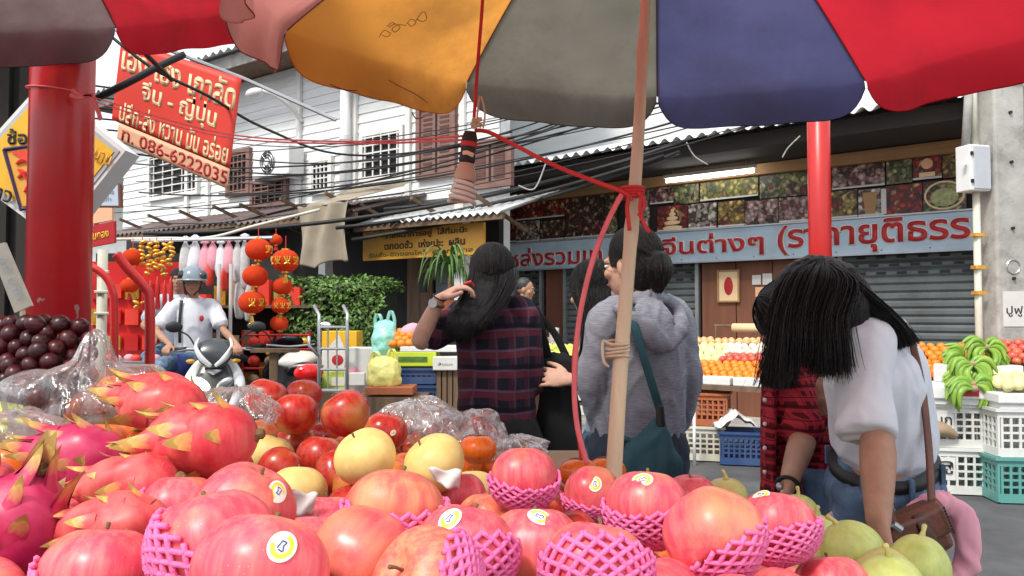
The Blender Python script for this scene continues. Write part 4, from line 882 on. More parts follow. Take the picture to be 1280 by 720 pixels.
# right group: banana stand
crate('plastic_crate', 'white plastic crate on the ground, lower of two under the bananas', (P(1180, 600, 6.05).x, 6.05, .01), (.58, .42, .33), M['cratewhite'], R(-12), letters='ผลู')
crate('plastic_crate', 'white plastic crate with a paper bag, upper of two under the bananas', (P(1178, 600, 6.05).x, 6.05, .345), (.58, .42, .31), M['cratewhite'], R(-10), letters='ญมุก')
crate('plastic_crate', 'pale green plastic crate on the ground at right edge of the street', (P(1283, 600, 5.75).x, 5.75, .01), (.58, .42, .31), M['crateteal'], R(-6))
crate('plastic_crate', 'white plastic crate on the pale green crate at right edge', (P(1286, 600, 5.75).x, 5.75, .325), (.60, .42, .33), M['cratewhite'], R(-6))
pb = tag(MB().loft([Vector((-.12, 0, 0)), Vector((0, 0, .06)), Vector((.12, 0, .01))], [(.03, .05), (.06, .09), (.03, .06)], (0, 0, 1), 10, seg=5).build('paper_bag', M['card'], None, loc=(P(1172, 470, 5.84).x, 5.86, .42), smooth=True), 'crumpled brown paper bag inside the upper white crate', 'paper bag')
def lidbox(lab, c, d, mt, rz=0, mark=False):
    r = empty('foam_box', c, rz, lab, 'box'); MB().box((0, 0, d[2] / 2), d).build('lid', mt, r, bevel=.01)
    MB().box((0, 0, -.02), (d[0] - .04, d[1] - .04, .04)).build('rim', mt, r)
    if mark: MB().box((0.02, -d[1] / 2 - .003, d[2] / 2), (.13, .005, .045)).build('red_mark', M['letterred'], r)
    return r
lidbox('white foam box with a red mark holding up the green bananas', (P(1192, 600, 6.05).x, 6.05, .70), (.80, .56, .09), M['whiteplastic'], R(-10), True)
lidbox('white foam tray on the top crate at right edge, holding pale fruit', (P(1290, 600, 5.75).x, 5.75, .695), (.66, .5, .07), M['whiteplastic'], R(-6))
# fruit stall 1 : table with heaps
tb = empty('stall_table', (P(925, 480, 7.35).x + .1, 7.45, 0), R(-36), 'long stall table with a wooden top and white boxes along its front edge', 'table'); TL = 2.3
MB().box((0, 0, .66), (TL, .95, .04)).build('tabletop', M['oldwood'], tb)
for x in (-1, 1):
    for y in (-1, 1): MB().box((x * (TL / 2 - .06), y * .4, .32), (.05, .05, .64)).build('leg', M['oldwood'], tb)
MB().box((0, .1, .84), (TL, .6, .03), rot=Euler((R(22), 0, 0))).build('sloping_board', M['oldwood'], tb)
TM = Matrix.Translation(tb.location) @ Matrix.Rotation(tb.rotation_euler.z, 4, 'Z')
for i, x in enumerate((-.95, -.68, -.40, -.13, .15, .43, .7, .95)):
    p = TM @ Vector((x, -.38, .682)); bx_ = lidbox('small white foam box in the row along the front of the long stall table', p, (.255, .13, .075), M['whiteplastic'], tb.rotation_euler.z); bx_['group'] = 'white boxes on the stall front'; 
def fruitmesh(name, r, mt, squash=.9, nu=14, nv=9, dim=True):
    m = MB(); prof = []
    for i in range(nv + 1):
        th = math.pi * i / nv; rr = math.sin(th); z = math.cos(th) * squash
        if dim: z -= .16 * math.exp(-(rr / .28) ** 2) * (1 if z > 0 else -.5)
        prof.append((max(rr, .002) * r, z * r))
    m.lathe(prof, nu); return m.mesh(name, mt, True)
FM = {k: mat('skin_' + k, c, ro, .15, 30, rand=.18, bump=.05, bscale=200, dirt=d_, dirtamt=.4) for k, c, ro, d_ in (
 ('orange', (.80, .24, .02), .45, (.75, .35, .03)), ('apple', (.62, .10, .07), .35, (.75, .45, .15)), ('peach', (.80, .45, .22), .5, (.75, .22, .1)), ('pear', (.80, .72, .35), .5, (.7, .6, .25)),
 ('pink', (.75, .22, .30), .5, (.8, .4, .45)), ('white', (.78, .74, .60), .5, (.75, .55, .4)), ('lime', (.55, .62, .12), .5, (.6, .6, .2)), ('grape', (.05, .07, .20), .35, (.1, .1, .25)))}
FR = {k: fruitmesh('fruit_' + k, .040, FM[k]) for k in FM}
def heap(kind, name, lab, grp, TM, x0, x1, y0, y1, zb, zs, step=.072, jitter=.008, layers=1, top=0.0):
    k = 0; y = y0; row = 0
    while y < y1:
        x = x0 + (row % 2) * step / 2
        while x < x1:
            z = zb + (y - y0) * zs + top * math.sin(math.pi * (x - x0) / max(.01, x1 - x0))
            p = TM @ Vector((x + rnd.uniform(-1, 1) * jitter, y + rnd.uniform(-1, 1) * jitter, z + rnd.uniform(0, .012)))
            o = link(name, FR[kind], None, p, (rnd.uniform(-.6, .6), rnd.uniform(-.6, .6), rnd.uniform(0, 6))); tag(o, lab, cat=name.replace('_', ' '), group=grp); s = rnd.uniform(.88, 1.04); o.scale = (s, s, s)
            x += step; k += 1
        y += step * .86; row += 1
    return k
# local x of the stall is roughly left..right in view
heap('orange', 'orange', 'orange in the front rows of the heap on the long stall table', 'oranges on the long stall', TM, -.55, .75, -.28, -.02, .735, .45)
heap('pink', 'pink_fruit', 'pink wrapped fruit at the left side of the heap on the long stall table', 'pink fruit on the long stall', TM, -1.1, -.62, -.28, .12, .735, .45)
heap('apple', 'red_apple', 'small red apple in the middle rows of the heap on the long stall table', 'red apples on the long stall', TM, -.25, .40, .04, .16, .885, .45)
heap('pear', 'pear', 'pale yellow pear in the upper rows on the long stall table', 'pears on the long stall', TM, -.75, -.28, .04, .36, .87, .4)
heap('white', 'white_peach', 'cream coloured fruit in the top rows on the long stall table', 'cream fruit on the long stall', TM, -.28, .62, .20, .38, .95, .4)
heap('peach', 'peach', 'peach coloured fruit along the top back edge of the long stall', 'peaches on the long stall', TM, -.8, .75, .42, .5, 1.03, .3)
heap('peach', 'peach', 'peach coloured fruit at the right side of the long stall heap', 'peaches right on the long stall', TM, .45, .95, .04, .16, .88, .45)
rl = empty('rolled_blind', TM @ Vector((.05, .62, 1.18)), tb.rotation_euler.z, 'pale rolled blind on a rod behind the long stall heap', 'blind')
MB().tube([(-.42, 0, 0), (.42, 0, 0)], .045, 12).build('roll', M['cream'], rl, smooth=True); MB().tube([(-.62, 0, .02), (.6, 0, .02)], .012, 6).build('rod', M['oldwood'], rl); 
for x in (-.6, .58): MB().tube([(x, 0, .02), (x, 0, -.5)], .012, 6).build('support', M['oldwood'], rl)
bs = empty('wicker_basket', TM @ Vector((-.92, .28, .93)), 0, 'wicker basket with an arched handle at the left of the long stall', 'basket')
MB().tube([(-.13, 0, 0), (-.12, 0, .17), (0, 0, .27), (.12, 0, .17), (.13, 0, 0)], .013, 7, seg=5).build('handle', M['bamboo'], bs, smooth=True); MB().lathe([(.09, -.08), (.13, .04), (.12, .04), (.08, -.07)], 18).build('bowl', M['bamboo'], bs)
tg_ = tag(MB().box((0, 0, .06), (.10, .012, .13)).build('price_card', M['concrete'], None, loc=TM @ Vector((-.52, -.41, .757)), rot=(R(-8), 0, R(-30))), 'small grey price card standing on a white box of the long stall', 'card')
# crates and things under it
def under(px, yb, Y): p = P(px, yb, Y); return (p.x, Y, 0.0)
crate('plastic_crate', 'cream plastic crate on the ground under the long stall, left of the blue crate', (P(876, 570, 7.35).x, 7.35, .012), (.40, .36, .30), M['cratecream'], R(-14), nv=6)
crate('plastic_crate', 'orange plastic crate standing on the cream crate under the long stall', (P(884, 520, 7.35).x, 7.37, .315), (.40, .34, .29), M['crateorange'], R(-20), nv=7)
crate('plastic_crate', 'blue plastic crate with faded yellow letters under the long stall', (P(926, 570, 7.15).x, 7.12, .012), (.38, .34, .28), M['crateblue'], R(-14), nv=7, letters='FRUIT'[:0] or None)
wp = MB(); wp.grid(lambda a_, c_: Vector(((a_ - .5) * .36, (c_ - .5) * .25, .06 + .07 * noise.noise(Vector((a_ * 4, c_ * 4, 1))) + .12 * (1 - abs(2 * a_ - 1)))), 14, 10)
tag(wp.build('crumpled_paper', M['cardwhite'], None, loc=(P(918, 500, 7.1).x, 7.1, .27), smooth=True, solid=.003), 'crumpled white paper on top of the blue crate', 'paper')
tag(MB().tube([(0, 0, 0), (0, 0, .46)], .014, 8).build('white_post', M['white'], None, loc=(P(868, 570, 7.0).x, 7.0, 0), smooth=True), 'thin white post in front of the cream crate', 'post')
# bananas
gb = mat('banana_green', (.20, .36, .045), .4, .15, 10, dirt=(.46, .56, .12), rand=.12, dirtamt=.5)
bm_ = MB().loft([Vector((0, 0, 0)), Vector((.02, 0, .012)), Vector((.06, 0, .03)), Vector((.12, 0, .02)), Vector((.16, 0, -.025)), Vector((.17, 0, -.042))], [.006, .010, .018, .019, .011, .004], (0, 1, 0), 6, seg=3).mesh('banana', gb, True)
def hand_of_bananas(loc, lab, n, a0, a1, tl=-.25, sc=1.0):
    r = empty('banana_bunch', loc, 0, lab, 'bananas', 'green banana bunches'); r.rotation_euler = (tl, 0, 0); r.scale = (sc,) * 3
    MB().ball((0, -.01, 0), (.030, .035, .026), 10, 6).build('crown', M['card'], r, smooth=True)
    for rw in range(2):
        m_ = n - rw * 2
        for j in range(m_):
            a_ = R(a0 + (a1 - a0) * (j + .5 * rw) / max(1, m_ - 1 + rw)) + rnd.uniform(-.05, .05)
            o = link('banana', bm_, r, (.012 * math.cos(a_), .035 - rw * .055 + rnd.uniform(-.008, .008), .012 * math.sin(a_)), None)
            Mx = Matrix.Rotation(-a_, 3, 'Y') @ Matrix.Rotation(rnd.uniform(-.12, .12), 3, 'X')
            if math.cos(a_) < 0: Mx = Mx @ Matrix.Rotation(math.pi, 3, 'X')
            o.rotation_euler = Mx.to_euler(); s = rnd.uniform(.92, 1.12); o.scale = (s * .95, s * 1.32, s * 1.32)
    return r
for (px, py, Y, n, a0, a1, sc, lab) in ((1216, 486, 5.74, 7, 155, 220, 1.15, 'green banana bunch lying at the lower left of the banana pile'), (1214, 480, 5.76, 8, 305, 385, 1.05, 'green banana bunch lying at the lower right of the banana pile'), (1214, 455, 5.80, 12, 175, 365, 1.05, 'green banana bunch fanned out in the middle of the banana pile'), (1212, 478, 5.92, 8, 150, 200, 1.1, 'green banana bunch at the left behind the middle one'), (1232, 434, 6.02, 10, 150, 380, 1.0, 'green banana bunch on top of the banana pile'), (1236, 450, 6.08, 9, 200, 390, 1.0, 'green banana bunch at the upper right of the banana pile'), (1205, 449, 6.14, 8, 120, 260, 1.0, 'green banana bunch mostly hidden at the back of the banana pile')):
    hand_of_bananas(P(px, py, Y), lab, n, a0, a1, -.2, sc * .86)
tag(MB().box((0, 0, .07), (.52, .30, .14)).build('foam_block', M['whiteplastic'], None, loc=(P(1222, 480, 6.12).x, 6.12, .79), bevel=.01), 'white block propping up the upper banana bunches', 'box')
# oranges behind bananas
tb2 = empty('stall_table', (P(1185, 480, 6.75).x, 6.75, 0), R(-36), 'second stall table with oranges behind the green bananas', 'table')
MB().box((0, 0, .70), (1.5, .7, .04)).build('tabletop', M['oldwood'], tb2)
for x in (-1, 1):
    for y in (-1, 1): MB().box((x * .7, y * .3, .34), (.05, .05, .68)).build('leg', M['oldwood'], tb2)
MB().box((0, .05, .86), (1.5, .62, .03), rot=Euler((R(26), 0, 0))).build('sloping_board', M['oldwood'], tb2)
T2 = Matrix.Translation(tb2.location) @ Matrix.Rotation(tb2.rotation_euler.z, 4, 'Z')
heap('orange', 'orange', 'orange in the heap behind the green bananas', 'oranges behind the bananas', T2, -.72, .42, -.26, .26, .80, .50, step=.076)
heap('apple', 'red_apple', 'reddish fruit at right end of the heap behind the bananas', 'red fruit behind the bananas', T2, .28, .62, .0, .30, .93, .55)
T3 = Matrix.Translation(Vector((P(1290, 480, 5.75).x, 5.75, .765)))
heap('pear', 'pale_fruit', 'pale yellow fruit on the foam tray at the right edge', 'pale fruit at the right edge', T3, -.28, .28, -.18, .2, .04, .12)
# ================================================================ middle stall seen between the girls
tb3 = empty('stall_table', (P(700, 450, 7.6).x, 7.7, 0), R(-8), 'low stall table with mixed fruit seen between the two girls', 'table')
MB().box((0, 0, .70), (1.5, .8, .04)).build('tabletop', M['white'], tb3)
for x in (-1, 1):
    for y in (-1, 1): MB().box((x * .7, y * .35, .34), (.05, .05, .68)).build('leg', M['oldwood'], tb3)
for z in (.45, .58): MB().box((-.1, -.42, z), (1.3, .03, .08)).build('front_board', M['cardwhite'], tb3)
T4 = Matrix.Translation(tb3.location) @ Matrix.Rotation(tb3.rotation_euler.z, 4, 'Z')
heap('grape', 'dark_plum', 'dark blue plum on the middle stall between the girls', 'dark plums on the middle stall', T4, -.32, -.02, -.3, -.05, .76, .35, step=.06)
heap('apple', 'red_apple', 'red fruit at front right of the middle stall', 'red fruit on the middle stall', T4, -.02, .3, -.3, -.05, .76, .3)
heap('lime', 'lime_fruit', 'yellow green fruit at the back of the middle stall', 'yellow fruit on the middle stall', T4, -.12, .5, .0, .3, .90, .35)
heap('pink', 'pink_fruit', 'pinkish red fruit back left on the middle stall', 'pink fruit on the middle stall', T4, -.42, -.14, .0, .2, .88, .3)
jar = empty('plastic_jar', T4 @ Vector((-.08, .35, .95)), 0, 'clear plastic jar standing behind the fruit on the middle stall', 'jar'); MB().lathe([(.05, 0), (.055, .1), (.05, .2), (.02, .21)], 16).build('body', clearmat('jar_plastic', amt=.6), jar, smooth=True); MB().lathe([(.05, .2), (.05, .23), (.001, .235)], 16).build('lid', M['whiteplastic'], jar)
tag(MB().box((0, 0, .045), (.5, .16, .09)).build('foam_box', M['whiteplastic'], None, loc=T4 @ Vector((-.15, -.33, .722)), bevel=.01), 'white foam tray at the front of the middle stall', 'box')
# ================================================================ left-middle stall: crates, bags, boxes (behind the fruit bags)
Yc = 6.6
def bx(name, lab, px0, px1, py0, py1, Y, depth, mt, cat='box', rz=0, extra=None):
    a_, b_ = P(px0, py1, Y), P(px1, py0, Y); w_ = b_.x - a_.x; h_ = b_.z - a_.z
    r = empty(name, ((a_.x + b_.x) / 2, Y + depth / 2, a_.z), rz, lab, cat); MB().box((0, 0, h_ / 2), (w_, depth, h_)).build('carton', mt, r, bevel=.006)
    if extra: extra(r, w_, h_, depth)
    return r, w_, h_
for (x0, x1, y0, y1, lab) in ((497, 545, 460, 480, 'upper blue plastic crate under the lime coloured tray'), (500, 546, 482, 512, 'lower blue plastic crate under the lime coloured tray')):
    a_, b_ = P(x0, y1, Yc), P(x1, y0, Yc); crate('plastic_crate', lab, ((a_.x + b_.x) / 2 - .05, Yc + .15, a_.z), (b_.x - a_.x + .1, .32, b_.z - a_.z), M['crateblue'], 0, nv=8)
lowt = empty('low_table', (P(520, 520, Yc).x, Yc + .2, 0), 0, 'low wooden table under the blue crates', 'table'); hz = P(0, 512, Yc).z - .01
MB().box((.05, 0, hz - .02), (1.2, .7, .04)).build('tabletop', M['oldwood'], lowt)
for x in (-.5, .6):
    for y in (-.3, .3): MB().box((x, y, (hz - .04) / 2), (.05, .05, hz - .04)).build('leg', M['oldwood'], lowt)
def lime_slots(r, w_, h_, d_):
    MB().box((-.0, -d_ / 2 - .003, h_ * .5), (w_ * .62, .006, h_ * .35)).build('dark_slot', M['leafgreen'], r)
bx('fruit_tray', 'lime green and yellow fruit tray on top of the blue crates', 487, 545, 440, 458, Yc - .03, .34, mat('lime_tray', (.50, .62, .03), .5, .06), 'tray', extra=lime_slots)
bx('foam_tray', 'white foam tray under the plaid girl’s raised elbow'.replace('’', "'"), 500, 572, 433, 440, Yc - .03, .34, M['whiteplastic'], 'tray')
T5 = Matrix.Translation(P(497, 430, Yc + .1)); heap('orange', 'orange', 'orange in the small heap beside the teal bag', 'oranges beside the teal bag', T5, -.03, .20, -.1, .12, .0, .5, step=.07)
def clip(r, w_, h_, d_): lettering('ส้มมะ', M['steel'], r, w_ * .6, h_ * .22, (0, -d_ / 2 - .003, h_ * .5), thick=.002)
bx('carton', 'small white carton with grey letters left of the plaid girl', 541, 572, 446, 463, Yc - .1, .25, M['cardwhite'], extra=clip)
for i in range(4): tag(MB().box((0, 0, .18), (.035, .12, .36)).build('wood_slat', M['oldwood'], None, loc=(P(549 + i * 7, 500, Yc).x, Yc, hz)), 'upright wooden slat stacked under the small white carton', 'wood', 'wooden slats under the carton')
r_, w_, h_ = bx('carton', 'white carton with pink flower print between trolley and teal bag', 430, 476, 435, 490, 7.0, .3, M['cardwhite'])
MB().ball((-.08, -.155, h_ * .42), (.07, .003, .06), 12, 6).build('pink_print', M['pinkcloth'], r_)
bx('carton', 'small white carton below the pink printed one', 436, 456, 466, 482, 6.9, .05, M['cardwhite'])
r_, w_, h_ = bx('carton', 'yellow and white printed carton at the top behind the trolley', 402, 446, 414, 436, 7.5, .3, M['yellow']); 
MB().prism([(-.1, -.153, .01), (.05, -.153, .01), (.0, -.153, h_ - .03)], (0, -.003, 0)).build('white_print', M['cardwhite'], r_)
r_, w_, h_ = bx('carton', 'white carton with a dark red emblem behind the trolley', 402, 442, 438, 462, 7.5, .3, M['cardwhite']); MB().ball((0, -.153, h_ * .5), (.055, .003, .05), 12, 6).build('emblem', M['letterred'], r_)
r_, w_, h_ = bx('carton', 'lime green printed carton at the bottom behind the trolley', 402, 444, 464, 490, 7.5, .3, mat('lime_print', (.40, .52, .10), .5, .3, 12)); MB().box((0, -.153, h_ * .5), (w_ * .4, .004, h_ * .4)).build('white_print', M['cardwhite'], r_)
bx('carton', 'brown carton on the ground under the printed cartons', 398, 480, 490, 560, 7.2, .5, M['card'])
bx('orange_tray', 'shallow orange tray in front of the yellow bag', 456, 516, 484, 494, 6.2, .3, M['crateorange'], 'tray')
tag(MB().box((0, 0, .25), (.6, .4, .5)).build('wooden_box', M['oldwood'], None, loc=(P(486, 500, 6.35).x, 6.4, P(0, 494, 6.35).z - .5)), 'wooden box under the shallow orange tray', 'box')
# carrier bags
def carrier(lab, c, w_, h_, mt, name='plastic_bag', tall=True):
    r = empty(name, c, 0, lab, 'plastic bag'); m = MB()
    m.loft([Vector((0, 0, 0)), Vector((0, 0, h_ * .12)), Vector((.0, 0, h_ * .4)), Vector((0, 0, h_ * .66)), Vector((0, 0, h_ * .74))], [(w_ * .42, .09), (w_ * .5, .12), (w_ * .5, .12), (w_ * .42, .08), (w_ * .36, .05)], (1, 0, 0), 20, seg=4)
    fused('body', m, .012, mt, r, 1, lambda p: .014 * noise.noise(p * 14) + .006 * noise.noise(p * 40))
    for s in (-1, 1): MB().loft([Vector((s * w_ * .36, 0, h_ * .64)), Vector((s * w_ * .36, -.01, h_ * .84)), Vector((s * w_ * .24, -.02, h_ * (1.0 if s > 0 else .93))), Vector((s * w_ * .13, -.02, h_ * .84)), Vector((s * w_ * .15, 0, h_ * .66))], [(.014, .005)] * 5, (1, .3, 0), 8, seg=4).build('handle', mt, r, smooth=True)
    return r
carrier('mint green plastic carrier bag standing on the low table', (P(481, 448, 6.75).x, 6.75, P(0, 448, 6.75).z), .22, .40, mat('mint_plastic', (.30, .68, .58), .35, .08, 8, bump=.2, bscale=20))
carrier('pale yellow plastic bag tied at the top on the orange tray', (P(480, 484, 6.35).x, 6.35, P(0, 484, 6.35).z), .27, .30, mat('yellow_plastic', (.78, .72, .22), .35, .08, 8, bump=.2, bscale=20))
tag(MB().ball((0, 0, 0), (.11, .08, .07), 14, 8, Euler((0, R(-35), 0)).to_matrix()).build('pink_bag', M['pinkcloth'], None, loc=P(511, 416, 6.8), smooth=True), 'small pink bag leaning behind the oranges', 'bag')
# hand trolley
ht = empty('hand_trolley', (P(414, 490, 6.9).x, 6.9, 0), R(4), 'grey steel hand trolley standing upright in front of printed cartons', 'trolley'); HO = Vector(ht.location); Ri = Matrix.Rotation(R(-4), 3, 'Z')
def hp(x, y, dy=0): return Ri @ (P(x, y, 6.9) - HO + Vector((0, dy, 0)))
for s, (xa, xb, xc) in ((-1, (389, 398, 399)), (1, (426, 434, 434))):
    MB().tube([hp(xa, 382, .1), hp(xb, 394, .03), hp(xc, 402), hp(xc, 440), Vector((hp(xc, 440).x, 0, .12))], .016, 8).build('upright', M['steel'], ht, smooth=True)
for y, r_ in ((409, .012), (436, .012), (462, .012), (488, .014)): MB().tube([hp(399, y), hp(434, y)], r_, 7).build('crossbar', M['steel'], ht)
for x in (410, 421): MB().tube([hp(x, 409), hp(x, 488)], .007, 6).build('rod', M['steel'], ht)
MB().box((0, -.12, .03), (.36, .24, .012)).build('foot_plate', M['steel'], ht)
for s in (-1, 1): MB().lathe([(.02, -.03), (.09, -.03), (.10, 0), (.09, .03), (.02, .03)], 20).build('wheel', M['black'], ht, loc=(s * .2, .1, .10), rot=(0, R(90), 0))
MB().tube([hp(387, 420, -.02), hp(387, 432, -.02), hp(398, 444, -.02)], .014, 7).build('brace', M['steel'], ht, smooth=True)
# ================================================================ hedge and palm-like plant
def leafcloud(name, parent, cfun, n, size, mt, seed=1, asp=.45):
    rg_ = random.Random(seed); m = MB()
    for i in range(n):
        p, nrm = cfun(rg_); a_ = rg_.uniform(0, 6.28); d = (nrm + Vector((rg_.uniform(-.8, .8), rg_.uniform(-.8, .8), rg_.uniform(-.5, .9)))).normalized(); t = d.orthogonal().normalized(); t = Matrix.Rotation(a_, 3, d) @ t; bt = d.cross(t); s = size * rg_.uniform(.6, 1.3)
        m.add([p, p + t * s * .5 + bt * s * asp * .5 + d * s * .08, p + t * s, p + t * s * .5 - bt * s * asp * .5 + d * s * .08], [(0, 1, 2, 3)])
    return tag(m.build(name, mt, parent), kind='stuff')
hgm = mat('hedge_leaf', (.085, .17, .03), .5, .6, 9); 
def addgeo(m):
    nt = m.node_tree; b = nt.nodes['Principled BSDF']; g = nt.nodes.new('ShaderNodeNewGeometry'); src = b.inputs['Base Color'].links[0].from_socket
    r = ramp(nt, [(0, (.45,) * 3), (1, (1.7,) * 3)]); nt.links.new(g.outputs['Random Per Island'], r.inputs[0]); mu = node(nt, 'ShaderNodeMixRGB', blend_type='MULTIPLY'); mu.inputs[0].default_value = 1
    nt.links.new(src, mu.inputs[1]); nt.links.new(r.outputs[0], mu.inputs[2]); nt.links.new(mu.outputs[0], b.inputs['Base Color'])
addgeo(hgm); addgeo(M['leafgreen'])
hc = P(430, 415, 9.0); hd = empty('hedge', (hc.x, 9.0, 0), R(-8), 'dense green hedge shrub clipped flat under the canvas sheet', 'hedge')
hz1 = P(0, 348, 9.0).z
def hf(g):
    x = g.uniform(-.58, .58); fy = g.random(); top = g.random() < .4
    bump_ = .06 * noise.noise(Vector((x * 5, 1, 1))); 
    if top: return Vector((x, g.uniform(-.4, .4), hz1 - .05 + bump_ + g.uniform(-.08, .05))), Vector((0, 0, 1))
    z = g.uniform(.15, hz1 - .05); sh = .07 * noise.noise(Vector((x * 4, z * 4, 0)))
    return Vector((x * (1.0 if z > hz1 - .35 else .93), -.42 + sh + g.uniform(-.05, .1), z)), Vector((0, -1, .4))
leafcloud('foliage', hd, hf, 9000, .062, hgm, 3)
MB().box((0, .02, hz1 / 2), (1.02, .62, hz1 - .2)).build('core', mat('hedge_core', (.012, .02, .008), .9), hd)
for x in (-.3, 0, .3): MB().tube([(x, 0, 0), (x + .03, 0, .5)], .03, 8).build('stem', M['oldwood'], hd)
pl = P(562, 335, 8.6); pt = empty('potted_plant', (pl.x, 8.6, 0), 0, 'hanging plant with long arching narrow leaves below the orange sign', 'plant')
rgp = random.Random(8); bl = MB(); zz = P(0, 352, 8.6).z
for i in range(42):
    a_ = rgp.uniform(0, 6.28); L_ = rgp.uniform(.22, .42); up = rgp.uniform(.10, .36); h0 = rgp.uniform(-.02, .16)
    d = Vector((math.cos(a_), math.sin(a_), 0)); pts_ = [Vector((0, 0, zz + h0)), d * L_ * .4 + Vector((0, 0, zz + h0 + up * .8)), d * L_ * .8 + Vector((0, 0, zz + h0 + up * .5)), d * L_ + Vector((0, 0, zz + h0 - .12 * rgp.random() - .05))]
    o = MB().loft(pts_, [(.010, .002), (.020, .002), (.014, .002), (.002, .001)], d.cross(Vector((0, 0, 1))), 4, seg=3).build('leaf', M['leafgreen'], pt, smooth=True)
MB().tube([(0, 0, zz - .25), (0, 0, zz + .15)], .02, 8).build('stem', M['oldwood'], pt); MB().lathe([(.09, zz - .45), (.13, zz - .2), (.12, zz - .2), (.0, zz - .23)], 18).build('pot', M['crateorange'], pt)
tag(MB().box((0, 0, (zz - .45) / 2), (.3, .3, zz - .45)).build('plant_pedestal', M['dark'], None, loc=(pl.x, 8.6, 0)), 'dark pedestal cabinet under the arching plant', 'pedestal')
# ================================================================ red stall with lanterns and hanging goods
rst = empty('red_stall', (P(150, 440, 7.8).x, 7.8, 0), R(6), 'red stall counter with golden characters behind the red bent rails', 'stall'); RO = Vector(rst.location)
MB().box((0.05, 0, .42), (.95, .7, .84)).build('counter', M['redpaint2'], rst, bevel=.01); MB().box((0.05, -.02, .86), (1.02, .78, .03)).build('counter_top', M['steel'], rst)
for i, z in enumerate((.62, .70)):
    for k in range(4): MB().tube([(-.05 + k * .1, -.36, z), (-.02 + k * .1, -.365, z + .03), (.03 + k * .1, -.36, z + .01)], .012, 6, seg=3).build('gold_character', M['gold'], rst)
for i in range(9): MB().ball((-.32 + i * .09, -.2 + .08 * (i % 2), .90), (.05, .04, .035), 10, 6).build('packet', [M['bannerred'], M['whiteplastic'], M['pinkcloth']][i % 3], rst, smooth=True)
MB().box((.05, .34, 1.35), (1.0, .05, 1.0)).build('backboard', M['redpaint'], rst)
for i in range(3):
    for k in range(5): MB().box((-.33 + k * .17, .28, 1.03 + i * .26), (.13, .04, .16 - .02 * (k % 2))).build('packet', [M['bannerred'], M['gold'], M['redpaint2']][(i + k) % 3], rst)
lo = fabric_thin('lantern_red', (.78, .075, .02), .35, .15, 6, '#5a1a08', .3); 
def lantern(px, py, rp, Y, lab, gold=False):
    c0 = P(px, py, Y); r = rp * 1.1 / 1000 * Y; t = empty('paper_lantern', c0, rnd.uniform(0, 3), lab, 'lantern', 'red paper lanterns')
    prof = [(r * max(.25, math.sin(math.pi * (i / 16) * .88 + .19)), -r * .82 * math.cos(math.pi * i / 16)) for i in range(17)]
    MB().lathe(prof, 32, fn=lambda a_, z: 1 + .025 * math.cos(a_ * 16)).build('shade', lo, t, smooth=True)
    for s in (-1, 1): MB().lathe([(r * .001, s * r * .80), (r * .3, s * r * .80), (r * .3, s * r * .93), (.001, s * r * .93)], 16).build('cap', M['gold'], t)
    MB().tube([(0, 0, r * .9), (0, 0, r * 1.9)], .004, 5).build('string', M['string'], t)
    m = MB(); 
    for k in range(10): a_ = k * .63; m.tube([(0, 0, -r * .9), (.012 * math.cos(a_), .012 * math.sin(a_), -r * 1.2), (.02 * math.cos(a_), .02 * math.sin(a_), -r * 1.7)], .004, 4)
    m.build('tassel', M['gold'] if gold else M['redpaint2'], t)
    if gold:
        for a_ in (-1.9, -1.2, -2.6, -.5):
            d = Vector((math.cos(a_), math.sin(a_), 0)); m = MB(); b_ = d.cross(Vector((0, 0, 1)))
            for q in range(3): m.tube([d * r * 1.0 + b_ * r * (-.2 + .2 * q) + Vector((0, 0, r * .3)), d * r * 1.03 + b_ * r * .15 * (q - 1), d * r * .99 + b_ * r * (.2 - .2 * q) + Vector((0, 0, -r * .3))], r * .05, 5, seg=2)
            m.build('gold_mark', M['gold'], t)
lantern(323, 312, 14.5, 7.6, 'red paper lantern topmost in the left column of the lantern row', True); lantern(357, 326, 15, 7.5, 'red paper lantern with golden marks at the top right of the row', True)
lantern(319, 345, 14, 7.6, 'plain red paper lantern second from the top in the left column'); lantern(315, 378, 15, 7.6, 'golden patterned paper lantern lowest in the left column', True)
lantern(353, 358, 11, 7.7, 'small plain red paper lantern second in the right column'); lantern(351, 382, 10.5, 7.7, 'small orange red paper lantern third in the right column', True); lantern(349, 404, 10, 7.75, 'lowest small paper lantern in the right column, above motorbike')
lantern(166, 322, 11.5, 7.6, 'red paper lantern hanging left of the golden garlands'); lantern(162, 357, 9.5, 7.6, 'small red paper lantern hanging above the red stall counter')
lantern(345, 300, 7, 8.2, 'tiny red paper lantern hanging far back under the awning')
for k, (px, y0, y1) in enumerate(((178, 303, 340), (187, 305, 350), (196, 303, 346), (205, 306, 352), (214, 304, 340), (170, 378, 392), (182, 378, 394))):
    t = empty('gold_garland', P(px, y0, 7.6), 0, 'string of golden ingot ornaments hanging over the red stall', 'ornament', 'golden garlands')
    n = int((y1 - y0) / 5.5)
    for i in range(n): MB().ball((rnd.uniform(-.012, .012), rnd.uniform(-.03, .01), -.04 * i), (rnd.uniform(.028, .042), .024, .018), 10, 6, Euler((0, rnd.uniform(-.7, .7), 0)).to_matrix()).build('ingot', M['gold'], t, smooth=True)
    MB().tube([(0, 0, .05), (0, 0, -.04 * n)], .004, 4).build('string', M['string'], t)
for k, px in enumerate((180, 188, 197, 206, 214)):
    t = tag(MB().loft([Vector((0, 0, 0)), Vector((0, 0, -.1)), Vector((.005, 0, -.3))], [.008, .02, .024], None, 8).build('red_tassel', M['redpaint2'], None, loc=P(px, 346 + (k % 2) * 5, 7.58), smooth=True), 'long red tassel hanging below the golden garlands', 'tassel', 'red tassels')
